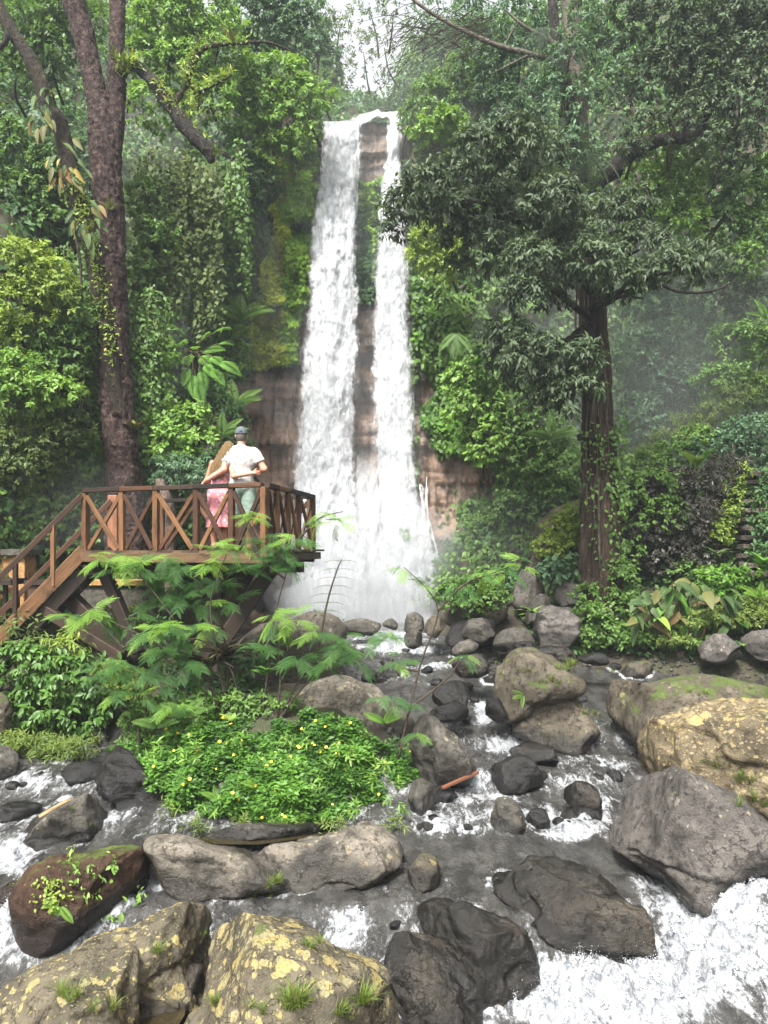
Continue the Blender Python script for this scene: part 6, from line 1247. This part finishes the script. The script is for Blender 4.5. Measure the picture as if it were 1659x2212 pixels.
feather_shrub('feathery sapling reaching over the right corner of the deck', (570, 1570, YF_), [[(560, 1600, YF_), (575, 1480, YF_), (590, 1350, YF_), (615, 1250, YF_), (640, 1170, YF_)], [(615, 1250, YF_), (560, 1200, YF_), (540, 1130, YF_)], [(640, 1170, YF_), (690, 1120, YF_), (740, 1105, YF_)]],
  [(545, 1115, 10.1, 5, .38, .8), (570, 1165, 10.1, 5, .40, .1), (610, 1180, 10.0, 5, .40, .1), (645, 1160, 10.0, 5, .40, .3), (690, 1115, 9.9, 4, .38, .5), (735, 1125, 9.8, 4, .38, .7), (590, 1215, 10.1, 5, .40, 0), (540, 1225, 10.2, 5, .40, .1), (625, 1225, 10.0, 4, .38, 0), (520, 1180, 10.1, 4, .36, .3)])
feather_shrub('feathery sapling spreading over the large pale boulder', (600, 1570, 9.8), [[(590, 1600, 9.8), (605, 1480, 9.8), (600, 1400, 9.8), (600, 1330, 9.8)], [(590, 1580, 9.8), (640, 1480, 9.8), (690, 1400, 9.8), (760, 1390, 9.8)], [(600, 1560, 9.8), (650, 1490, 9.8), (700, 1450, 9.8)]],
  [(590, 1335, 9.8, 6, .42, .8), (630, 1345, 9.8, 5, .40, .5), (690, 1365, 9.7, 5, .42, .4), (735, 1390, 9.7, 5, .42, .3), (770, 1410, 9.7, 3, .38, .2), (650, 1420, 9.7, 5, .42, .1), (700, 1435, 9.7, 5, .42, .1), (570, 1395, 9.8, 4, .40, .2), (800, 1370, 9.9, 4, .36, .2), (835, 1365, 9.9, 3, .36, .2)])
feather_shrub('slender feathery sapling at the right end of the flower bank', (868, 1600, 9.4), [[(860, 1640, 9.4), (885, 1530, 9.4), (910, 1430, 9.4), (940, 1350, 9.4), (945, 1310, 9.4), (920, 1270, 9.4), (872, 1225, 9.4)], [(945, 1320, 9.4), (1000, 1265, 9.4), (1060, 1240, 9.4), (1130, 1212, 9.4)], [(885, 1530, 9.4), (960, 1470, 9.4), (1000, 1420, 9.4)], [(905, 1450, 9.4), (850, 1440, 9.4)]],
  [(868, 1222, 9.4, 3, .28, .7), (905, 1255, 9.4, 3, .26, .1), (985, 1265, 9.4, 4, .32, .1), (1045, 1240, 9.4, 4, .34, .3), (1095, 1228, 9.4, 4, .34, .5), (1130, 1215, 9.4, 3, .3, .5), (1005, 1415, 9.4, 3, .30, .7), (855, 1430, 9.4, 4, .34, .2), (830, 1500, 9.4, 4, .34, .1), (880, 1520, 9.4, 3, .3, .1), (905, 1590, 9.3, 3, .3, .2)])
feather_shrub('thin sparse sapling standing against the white water', (690, 1400, 10.0), [[(680, 1440, 10.0), (705, 1310, 10.0), (725, 1240, 10.0), (738, 1208, 10.0)]], [])
ME_comb = frond_mesh('comb_leaf', 14, .13, .3, .010); ME_comb.materials.append(LM['feather']); sp_ = bpy.data.objects['feathery_shrub.004']
for i in range(7):
    p = at(np.interp(i, [0, 6], [700, 737]), np.interp(i, [0, 6], [1320, 1212]), 10.0)
    for sg in (-1, 1): leaf_at('comb_leaf', ME_comb, p, A(sg, -.3, .12), A(0, -.3, 1), .27, sp_)
# tree fern
ME_fr = frond_mesh('fern_frond', 30, .30, .3, .0125); ME_fr.materials.append(leaf_mat('leaf_tree_fern', (.08, .20, .03), (.20, .38, .07), None, .5, .35))
tf = thing('tree_fern', 'tree fern with wide light green fronds left of the falls', 'tree fern', at(425, 1000, 16.4))
child(tube('trunk', pts(16.4, (425, 1000), (422, 900), (420, 770)), [.09, .07, .06], M_barkd, tf, 12, 30, .3, 6, 3), tf)
for (lx, ly) in [(345, 745), (385, 705), (360, 790), (420, 745), (480, 705), (460, 750), (498, 790), (400, 810), (440, 820), (470, 810), (430, 850), (375, 760), (490, 735), (450, 795), (405, 770), (440, 775), (350, 770), (470, 775), (415, 830), (390, 735), (440, 720)]:
    p0 = at(418 + rg.normal(0, 4), 765 + rg.normal(0, 5), 16.35); e_ = at(lx, ly, 15.6 + rg.normal(0, .25)); ln_ = .48 + .12 * rg.random(); dd = unit(e_ - p0 + A(0, -.1, -.05)); leaf_at('frond', ME_fr, e_ - dd * ln_ * .6, dd, A(rg.normal() * .3, -1.0, .7), ln_, tf); child(tube('stalk', [p0, (p0 + e_ - dd * ln_ * .6) / 2 + A(0, 0, .06), e_ - dd * ln_ * .6], .012, M_stemg, tf, 5, 8), tf)
# ferns
ME_sf = frond_mesh('small_fern_frond', 16, .28, .35, .026); ME_sf.materials.append(LM['feathery'])
ME_df = frond_mesh('dark_fern_frond', 18, .30, .4, .024); ME_df.materials.append(LM['mid'])
def fern(label, px, py, Y, n, size, me, group='ferns', fan=None):
    b0 = at(px, py, Y); o = thing('fern', label, 'fern', b0, group)
    for i in range(n):
        a = (i / n * 6.283 + rg.random() * .5) if fan is None else math.radians(fan[0] + (fan[1] - fan[0]) * (i + .5) / n + rg.normal() * 6); d = A(math.cos(a), -.35 + .3 * math.sin(a) if fan is None else -.35, .55 if fan is None else math.sin(a)); leaf_at('frond', me, b0, d, A(0, -.7, .7), size * rg.uniform(.8, 1.15), o)
fern('yellow fern in the middle of the flower bank', 562, 1700, 8.75, 6, .22, ME_sf); fern('yellow fern near the top of the flower bank', 598, 1660, 9.0, 5, .18, ME_sf); fern('small fern at the left foot of the flower bank', 468, 1725, 8.8, 5, .18, ME_sf)
fern('fern low at the right of the flower bank', 650, 1715, 8.6, 5, .2, ME_df); fern('fern beneath the dark strap leaved plants', 400, 1545, 9.5, 6, .3, ME_df); fern('fern among the leaves left of the flower bank', 340, 1570, 9.4, 6, .28, ME_df); fern('arching fern behind the flower bank', 830, 1560, 9.5, 6, .25, ME_sf)
fern('dark green hanging fern above the brown rock', 505, 880, 17.2, 9, .7, ME_df); fern('palm like fern right of the tree fern', 520, 690, 17.6, 9, .75, ME_df); fern('palm like fern behind the couple', 480, 940, 15.8, 8, .5, ME_df)
fern('hanging fern half way up the right creepers', 985, 720, 18.0, 7, .5, ME_df, fan=(-150, -30)); fern('misty fern left of the rooted trunk', 1190, 950, 17.2, 9, .55, ME_df); fern('fern at the upper right edge of the slope', 1655, 690, 16.8, 8, .5, ME_df)
fern('yellow fern beside the right steps', 1640, 1290, 14.2, 6, .35, ME_sf)
for i, (x, y, lb) in enumerate([(1230, 90, 'at the top'), (1170, 60, 'left of the pale trunk'), (1290, 170, 'right of the pale trunk'), (1235, 250, 'below the top'), (1330, 250, 'farthest right'), (1270, 330, 'lowest on the trunk'), (1185, 300, 'lowest on the left')]):
    fern('feathery grey fern hanging on the rooted tree, ' + lb, x, y, YR - .5, 9, .62, ME_gf if i else (ME_gf := (lambda m: (m.materials.append(leaf_mat('leaf_grey_fern', (.02, .036, .018), (.06, .09, .045), None, .6, .3)), m)[1])(frond_mesh('grey_fern_frond', 22, .22, .8, .012))), 'grey ferns hanging on the rooted tree', fan=(-175, -5))

# ---------------------------------------------------------------- flower bank
FB = [(250, 1640), (300, 1585), (340, 1555), (430, 1560), (520, 1555), (600, 1545), (700, 1545), (790, 1560), (860, 1600), (900, 1640), (920, 1690), (895, 1720), (880, 1770), (800, 1795), (700, 1790), (560, 1785), (480, 1790), (400, 1800), (375, 1770), (395, 1700), (300, 1690)]
n = 17000; px = rg.uniform(240, 925, n); py = rg.uniform(1530, 1805, n); m = inpoly(px + 22 * fbm(p3(px * .022, py * .022), 3, 4), py + 20 * fbm(p3(px * .022, py * .022), 3, 5), FB); px, py = px[m], py[m]
Yb = hit(px, np.minimum(py + 30, 1800), T, 8.0, 14); cz = np.array([CZ]) - (py - HZ) / FPX * Yb
P = np.stack([(px - CX) / FPX * Yb, Yb, cz], -1); bmp = fbm(P * 2.1, 3, 8); P[:, 1] -= .30 * (bmp + .25); P[:, 2] += .12 * bmp + .05 * vnoise(P * 7, 4)
fb = thing('flowering_bush', 'bright green bush dotted with small yellow flowers on the bank', 'bush', (-1.3, 9.6, .5))
k = 5; nP = len(P); a = rg.uniform(0, 6.283, (nP, 1)) + np.arange(k)[None] * 2.4; D = np.stack([np.cos(a), np.sin(a) * .8 - .25, .15 + .35 * rg.normal(size=a.shape)], -1).reshape(-1, 3); PP = np.repeat(P, k, 0) + rg.normal(0, .018, (nP * k, 3))
N = A(0, -.35, .9) + .35 * rg.normal(size=(nP * k, 3)); ti = np.clip(np.repeat(.45 + .35 * bmp, k) + .22 * rg.normal(size=nP * k), 0, 1)
leaf_obj('foliage', [(PP, D, N, (.068 * rg.uniform(.5, 1.35, (nP, 1)) * rg.uniform(.7, 1.2, (nP, k))).ravel(), np.full(nP * k, .42), ti)], LM['flowerbush'], fb, 'q')
mbf = MB()
for i in range(8):
    a = i / 8 * 6.283; d = A(math.cos(a), math.sin(a), .15); s_ = A(-math.sin(a), math.cos(a), 0); mbf.add([A(0, 0, 0), d * .6 + s_ * .3, d * 1.0, d * .6 - s_ * .3], [[[0, 3, 2, 1]]])
V_, F_ = ico(1); mbf.add(V_ * A(.28, .28, .2) + A(0, 0, .06), [F_], .9); ME_fl = mbf.mesh('yellow_flower'); tfl = NT('petal_yellow'); ME_fl.materials.append(tfl.done(tfl.pbsdf(color=(.80, .56, .02), rough=.5)))
for i in rg.choice(nP, 75, replace=False):
    leaf_at('flower', ME_fl, P[i] + A(0, -.06, .05), A(1, rg.normal() * .3, 0), A(rg.normal() * .2, -.75, .7), .021 * rg.uniform(.7, 1.2), fb)
veg('taller weeds rising through the flower bank', [(420, 1640, 18, 22, 9.2), (520, 1620, 16, 25, 9.3), (640, 1600, 18, 22, 9.3), (740, 1640, 16, 22, 9.0), (820, 1660, 18, 22, 8.8), (460, 1740, 14, 16, 8.6), (690, 1700, 16, 18, 8.7), (350, 1640, 20, 22, 9.2), (780, 1740, 14, 16, 8.5), (860, 1720, 16, 22, 8.5)], 'bright', .15, .24, 8, .7, .3, name='leafy_bush', cat='bush', stems=0)
veg('withered brownish weeds along the foot of the flower bank', [(420, 1788, 25, 8, 8.3), (520, 1784, 30, 7, 8.4), (620, 1784, 30, 7, 8.4), (720, 1788, 30, 8, 8.3), (370, 1750, 15, 14, 8.6), (850, 1780, 20, 10, 8.3)], 'grass', .12, .18, 8, .8, .3, name='leafy_bush', cat='bush', stems=0)
# dark strap leaved plants under the deck
ME_dr = big_leaf_mesh('dark_strap_leaf', .13, .3, .45, 8, base_round=.6); ME_dr.materials.append(blade_mat('strap_purple', (.022, .016, .014), (.06, .05, .035), (.13, .12, .05)))
for i, (x, y, lb) in enumerate([(455, 1440, 'left of the pair'), (490, 1420, 'right of the pair')]):
    o = tuft('dark purple strap leaved plant under the deck, ' + lb, x, y, 10.1, 22, .55, ME_dr, 'strap leaved plants under the deck', .8, 'strap_leaved_plant')
    child(tube('stem', [at(x, 1580, 10.1), at(x, y, 10.1)], [.03, .02], M_stem, o, 6, 12), o)
# broad glossy bush by the left stream
veg('dark glossy bush with big drooping leaves by the left stream', [(60, 1440, 70, 45), (140, 1460, 70, 50), (90, 1520, 80, 50), (170, 1540, 60, 45), (220, 1470, 55, 45), (40, 1560, 50, 40), (250, 1520, 40, 35), (120, 1590, 60, 25)], 'glossy', .17, .46, 8, 1.25, .9, 10.9, name='leafy_bush', cat='bush', stems=4, tpl='ov8')
veg('yellow leaved spindly plant under the stair', [(150, 1400, 25, 35), (170, 1420, 22, 28), (130, 1385, 20, 18)], 'yellow', .19, .26, 8, 1.0, 1.1, 11.0, name='leafy_bush', cat='bush', stems=2)
veg('pale yellow green bush behind the deck struts', [(200, 1370, 45, 30), (280, 1400, 45, 35), (320, 1380, 40, 30), (240, 1340, 40, 25), (300, 1440, 40, 30), (290, 1340, 40, 30)], 'yellow', .13, .55, 8, 1.4, .5, 13.2, name='leafy_bush', cat='bush', stems=2)  # plain yellow green leaves, no glow
veg('silvery leafless looking shrub at the foot of the stair', [(60, 1400, 50, 25), (110, 1420, 50, 20), (30, 1370, 40, 30)], 'olive', .2, .3, 7, .8, .7, 11.4, name='leafy_bush', cat='bush', stems=3)
veg('small leaved yellow green bush above the shiny dark rock', [(270, 1470, 40, 22), (300, 1490, 30, 22), (240, 1450, 30, 18)], 'yellow', .09, .6, 9, 1.8, .6, 10.6, name='leafy_bush', cat='bush', stems=2)
veg('shady leaves under the deck beside the struts', [(380, 1450, 50, 40), (540, 1430, 40, 40), (350, 1380, 40, 40), (440, 1500, 60, 30), (520, 1500, 50, 30)], 'deep', .16, .45, 9, 1.5, .6, 11.3, name='leafy_bush', cat='bush', stems=2)
veg('grassy edge along the left stream bank', [(70, 1610, 50, 12), (130, 1618, 50, 10), (180, 1610, 30, 10), (30, 1600, 30, 12)], 'grass', .14, .2, 10, 1.4, .2, 10.3, name='leafy_bush', cat='bush', stems=0)
veg('shady weeds on the back of the flower bank', [(330, 1540, 50, 25), (420, 1530, 60, 25), (510, 1530, 50, 25), (590, 1530, 50, 22), (290, 1570, 30, 25)], 'mid', .13, .45, 9, 1.4, .4, 10.0, name='leafy_bush', cat='bush', stems=0)
ME_bl = big_leaf_mesh('bright_leaf', .55, .2, .25, 8, base_round=.8); ME_bl.materials.append(blade_mat('bright_blade', (.05, .14, .02), (.12, .25, .04), (.26, .28, .05)))
for lb, x, y, Y, nl, sz in [('bright oval leaved plant below the feathery sapling', 575, 1455, 9.75, 9, .17), ('bright oval leaved plant left of the flower stems', 500, 1560, 9.3, 7, .16), ('lone bright leaf pair among the flowers', 530, 1600, 9.1, 4, .15)]:
    tuft(lb, x, y, Y, nl, sz, ME_bl, None, 1.0, 'leafy_plant')
# broad leaved plants on the right bank
ME_taro = big_leaf_mesh('broad_leaf', .46, .22, .6, 12, base_round=.8); ME_taro.materials.append(blade_mat('broad_green', (.035, .07, .022), (.10, .145, .055), (.12, .12, .04)))
ME_taro2 = big_leaf_mesh('broad_leaf_bright', .46, .22, .5, 12, base_round=.8); ME_taro2.materials.append(blade_mat('broad_bright', (.06, .16, .02), (.13, .26, .04), (.2, .3, .05)))
ME_taro3 = big_leaf_mesh('broad_leaf_dry', .42, .4, .7, 12, base_round=.8); ME_taro3.materials.append(blade_mat('broad_dry', (.11, .09, .04), (.21, .13, .055), (.25, .11, .04)))
bp = thing('broad_leaved_plant', 'clump of big drooping grey green leaves on the right bank', 'plant', at(1470, 1360, 14.3))
for i in range(70):
    x = rg.uniform(1365, 1590); y = 1250 + 90 * rg.random() + .18 * abs(x - 1460); Y = rg.uniform(14.0, 14.6); a = rg.normal(0, .8); b0 = at(x, y, Y); me = [ME_taro, ME_taro, ME_taro2, ME_taro3][rg.choice(4, p=[.55, .25, .14, .06])]
    if y > 1335: me = ME_taro3 if rg.random() < .35 else ME_taro
    leaf_at('leaf', me, b0, A(math.sin(a) * .9, -.5, -.35 + .5 * rg.normal()), A(rg.normal() * .5, -.6, .8), rg.uniform(.24, .42), bp)
    if i % 2 == 0: child(tube('stalk', [at(1470 + (x - 1470) * .6, 1385, 14.5), (b0 + at(1470 + (x - 1470) * .7, 1370, 14.5)) / 2, b0], .012, M_stemg, bp, 5, 10), bp)
for lb, x, y, Y, nl, sz, me in [('upright bright leaves standing on the slope above the dark shrub', 1505, 1010, 15.4, 5, .5, ME_taro2), ('broad leaved plant at the far right edge below the steps', 1650, 1230, 14.2, 9, .5, ME_taro2), ('large leaf plant beside the dead stalk', 1550, 1205, 15.0, 7, .34, ME_taro), ('dark broad leaves at the water edge under the rooted tree', 1290, 1345, 14.6, 9, .36, ME_taro2), ('broad leaved plant by the leaning slab', 1150, 1325, 14.7, 8, .26, ME_taro2), ('upright banana like leaf left of the reddish trunk', 205, 1010, 15.0, 5, .6, ME_taro2), ('elephant ear leaves on the creeper wall right of the falls', 1030, 790, 17.6, 7, .42, ME_taro2), ('green broad leaves below the tree fern', 490, 990, 15.9, 7, .4, ME_taro2)]:
    tuft(lb, x, y, Y, nl, sz, me, None, .7 if 'upright' not in lb else .3, 'leafy_plant')

# ---------------------------------------------------------------- stone steps
M_step = rock_mat('step_stone', (.07, .055, .045), (.17, .14, .115), .1, (.3, .28, .16), .3)
sw = thing('stone_stairway', 'stone steps climbing the slope at the right edge', 'stairs', at(1610, 1235, 15.0))
for i in range(12):
    y = 1240 - i * 19.5; Y = 14.9 + i * .24; x0 = np.interp(y, [1000, 1130, 1240], [1606, 1590, 1606]); x1 = np.interp(y, [1000, 1130, 1240], [1650, 1652, 1720]); a, b = at(x0, y, Y), at(x1, y, Y)
    V, F = beam_geo(a, b, .42, .09, (0, 0, 1), .1); V = V + .025 * np.stack([vnoise(V * 3, 1), vnoise(V * 3, 2), vnoise(V * 3, 3)], -1); o = link('step', mesh_np('step', V, F, {'wet': np.zeros(len(V))}, False), M_step, sw); child(o, sw)
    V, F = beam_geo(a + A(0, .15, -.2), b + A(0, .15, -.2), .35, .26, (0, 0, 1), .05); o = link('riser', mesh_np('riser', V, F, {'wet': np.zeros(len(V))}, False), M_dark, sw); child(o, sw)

# ---------------------------------------------------------------- grass and plants on the boulders
def ray_rock(px, py):
    dg = bpy.context.evaluated_depsgraph_get(); d = Vector(at(px, py, 1.0) - A(0, 0, CZ)).normalized(); ok_, loc, nor, idx, ob, mt = SC.ray_cast(dg, Vector((0, 0, CZ)) + d * 1.0, d); 
    return (A(*loc), A(*nor)) if ok_ else (at(px, py, 6), A(0, 0, 1))
bpy.data.objects['haze'].hide_viewport = True
bpy.context.view_layer.update()
def grass_mesh(name, n, sd, w=.013, spread=1.1):
    r2 = np.random.default_rng(sd); mb = MB()
    for i in range(n):
        a = r2.uniform(0, 6.283); b = A(math.cos(a), math.sin(a), 0); L = r2.uniform(.5, 1); lean = r2.uniform(.1, spread); p0 = b * r2.uniform(0, .12); s_ = A(-b[1], b[0], 0) * w * r2.uniform(.7, 1.4)
        q = [p0 + b * lean * L * t ** 1.6 + A(0, 0, L * (t - .35 * lean * t * t)) for t in (0, .4, .75, 1)]; mb.add([q[0] - s_, q[0] + s_, q[1] - s_, q[1] + s_, q[2] - s_*.7, q[2] + s_*.7, q[3]], [[[0, 1, 3, 2], [2, 3, 5, 4]], [[4, 5, 6]]], r2.random())
    return mb.mesh(name)
ME_g = [grass_mesh('grass_blades', 46, i) for i in range(3)]
for m in ME_g: m.materials.append(LM['grass'])
def grass(label, px, py, size, n=3, sp=14):
    p, nr = ray_rock(px, py); o = thing('grass_tuft', label, 'grass', p, 'grass tufts on the boulders')
    for i in range(n):
        q, nr = ray_rock(px + rg.normal() * sp, py + rg.normal() * sp * .4); leaf_at('blade_clump', ME_g[rg.integers(3)], q - nr * .01, A(math.cos(i * 2), math.sin(i * 2), 0), unit(A(0, 0, 1) + .3 * nr), size * rg.uniform(.7, 1.2), o)
G_ = [(650, 2170, .16, 6, 26, 'thick grass at the front of the yellow lichen boulder'), (780, 2170, .17, 3, 14, 'grass tuft at the right front of the yellow lichen boulder'), (730, 2195, .13, 3, 12, 'short grass low on the yellow lichen boulder'), (570, 1930, .14, 5, 20, 'grass tuft where the pale boulder meets the yellow lichen one'), (590, 1905, .13, 3, 10, 'dry grass tuft behind the yellow lichen boulder'), (150, 2150, .12, 4, 22, 'grass on the corner boulder at the bottom left'), (240, 2180, .10, 3, 16, 'sparse grass beside the hollow slab'),
      (345, 2060, .10, 3, 12, 'grass in the cleft of the lichen ridge'), (440, 2030, .09, 2, 8, 'small grass at the left top of the yellow lichen boulder'), (685, 2045, .09, 3, 10, 'grass sprigs on the right flank of the yellow lichen boulder'), (480, 2170, .09, 3, 14, 'grass sprigs low on the yellow lichen boulder'), (135, 1750, .07, 3, 10, 'grass on the dark boulder with the plank'), (190, 1785, .07, 3, 10, 'second grass tuft on the dark boulder with the plank'), (560, 2190, .10, 3, 16, 'bottom edge grass on the yellow lichen boulder'),
      (1540, 1650, .13, 5, 22, 'grass between the great grey and golden boulders'), (1600, 1690, .14, 5, 16, 'yellow grass on the golden boulder flank'), (1640, 1740, .14, 5, 16, 'yellow grass at the right edge of the great grey boulder'), (1460, 1725, .05, 2, 6, 'tiny sprig on the great grey boulder'), (1500, 1500, .12, 3, 16, 'grass on the crest of the golden boulder'), (1225, 1440, .20, 6, 18, 'big yellow tuft on the midstream mossy boulder'), (1190, 1480, .14, 5, 18, 'grass on the front of the midstream mossy boulder'),
      (1120, 1455, .12, 4, 18, 'grass on the left of the midstream mossy boulder'), (1085, 1430, .12, 3, 12, 'grass behind the midstream mossy boulder'), (1310, 1452, .10, 3, 10, 'grass in the far riffle'), (1275, 1545, .10, 4, 10, 'small plants between the two lobed boulder and the long dark one'), (1160, 1530, .07, 3, 10, 'sprigs on the two lobed boulder'), (700, 1330, .12, 4, 30, 'mossy grass on the cream boulder'), (1040, 1310, .14, 5, 26, 'hanging grass below the pool side bush')]
for x, y, s_, n_, sp2, lb in G_: grass(lb, x, y, s_, n_, sp2)
# plants on the brown mossy boulder
def herb(label, px, py, n, L, mat='yellow', sp=10, Wr=.6):
    P_, D_, N_ = [], [], []
    for i in range(n):
        p, nr = ray_rock(px + rg.normal() * sp, py + rg.normal() * sp); P_.append(p + nr * (.3 + rg.random()) * L); D_.append(unit(nr * .5 + rg.normal(0, .6, 3) + A(0, 0, -.1))); N_.append(nr + A(0, -.3, .5))
    o = thing('small_herb', label, 'plant', P_[0], 'small plants on the brown boulder'); leaf_obj('foliage', [(np.array(P_), np.array(D_), np.array(N_), L * rg.uniform(.6, 1.2, n), np.full(n, Wr), rg.random(n))], LM[mat], o, 'ov8')
herb('bright lime cushion of small leaves on the brown boulder', 110, 1930, 130, .035, 'yellow', 17); herb('cluster of green leaves on top of the brown boulder', 245, 1868, 16, .06, 'bright', 7); herb('leafy sprig in the middle of the brown boulder', 165, 1885, 18, .07, 'bright', 12, .3); herb('leafy sprig right on the brown boulder', 205, 1890, 14, .06, 'bright', 8, .3); herb('sprig low on the brown boulder', 190, 1930, 12, .06, 'bright', 8, .3); herb('pale sprig high on the brown boulder', 145, 1848, 12, .045, 'yellow', 8, .5); herb('sprig at the right side of the brown boulder', 295, 1945, 16, .07, 'bright', 9, .35); herb('trailing sprig at the lower right of the brown boulder', 255, 1985, 14, .06, 'bright', 9, .4)
p, nr = ray_rock(130, 1958)
fo = thing('fern', 'yellow green fern drooping down the brown boulder', 'fern', p, 'ferns')
for an in (165, 205, 255, 310): leaf_at('frond', ME_sf, p + nr * .02, A(math.cos(math.radians(an)), -.25, math.sin(math.radians(an)) + .15), nr + A(0, -.5, .3), .20 * rg.uniform(.8, 1.1), fo)
p, nr = ray_rock(1130, 1502)
fo = thing('fern', 'yellow fern drooping on the two lobed boulder', 'fern', p, 'ferns')
for an in (170, 215, 260, 310, 350): leaf_at('frond', ME_sf, p - nr * .01, A(math.cos(math.radians(an)), -.3, math.sin(math.radians(an)) * .7 + .25), nr + A(0, -.5, .3), .17 * rg.uniform(.8, 1.1), fo)
bpy.data.objects['haze'].hide_viewport = False
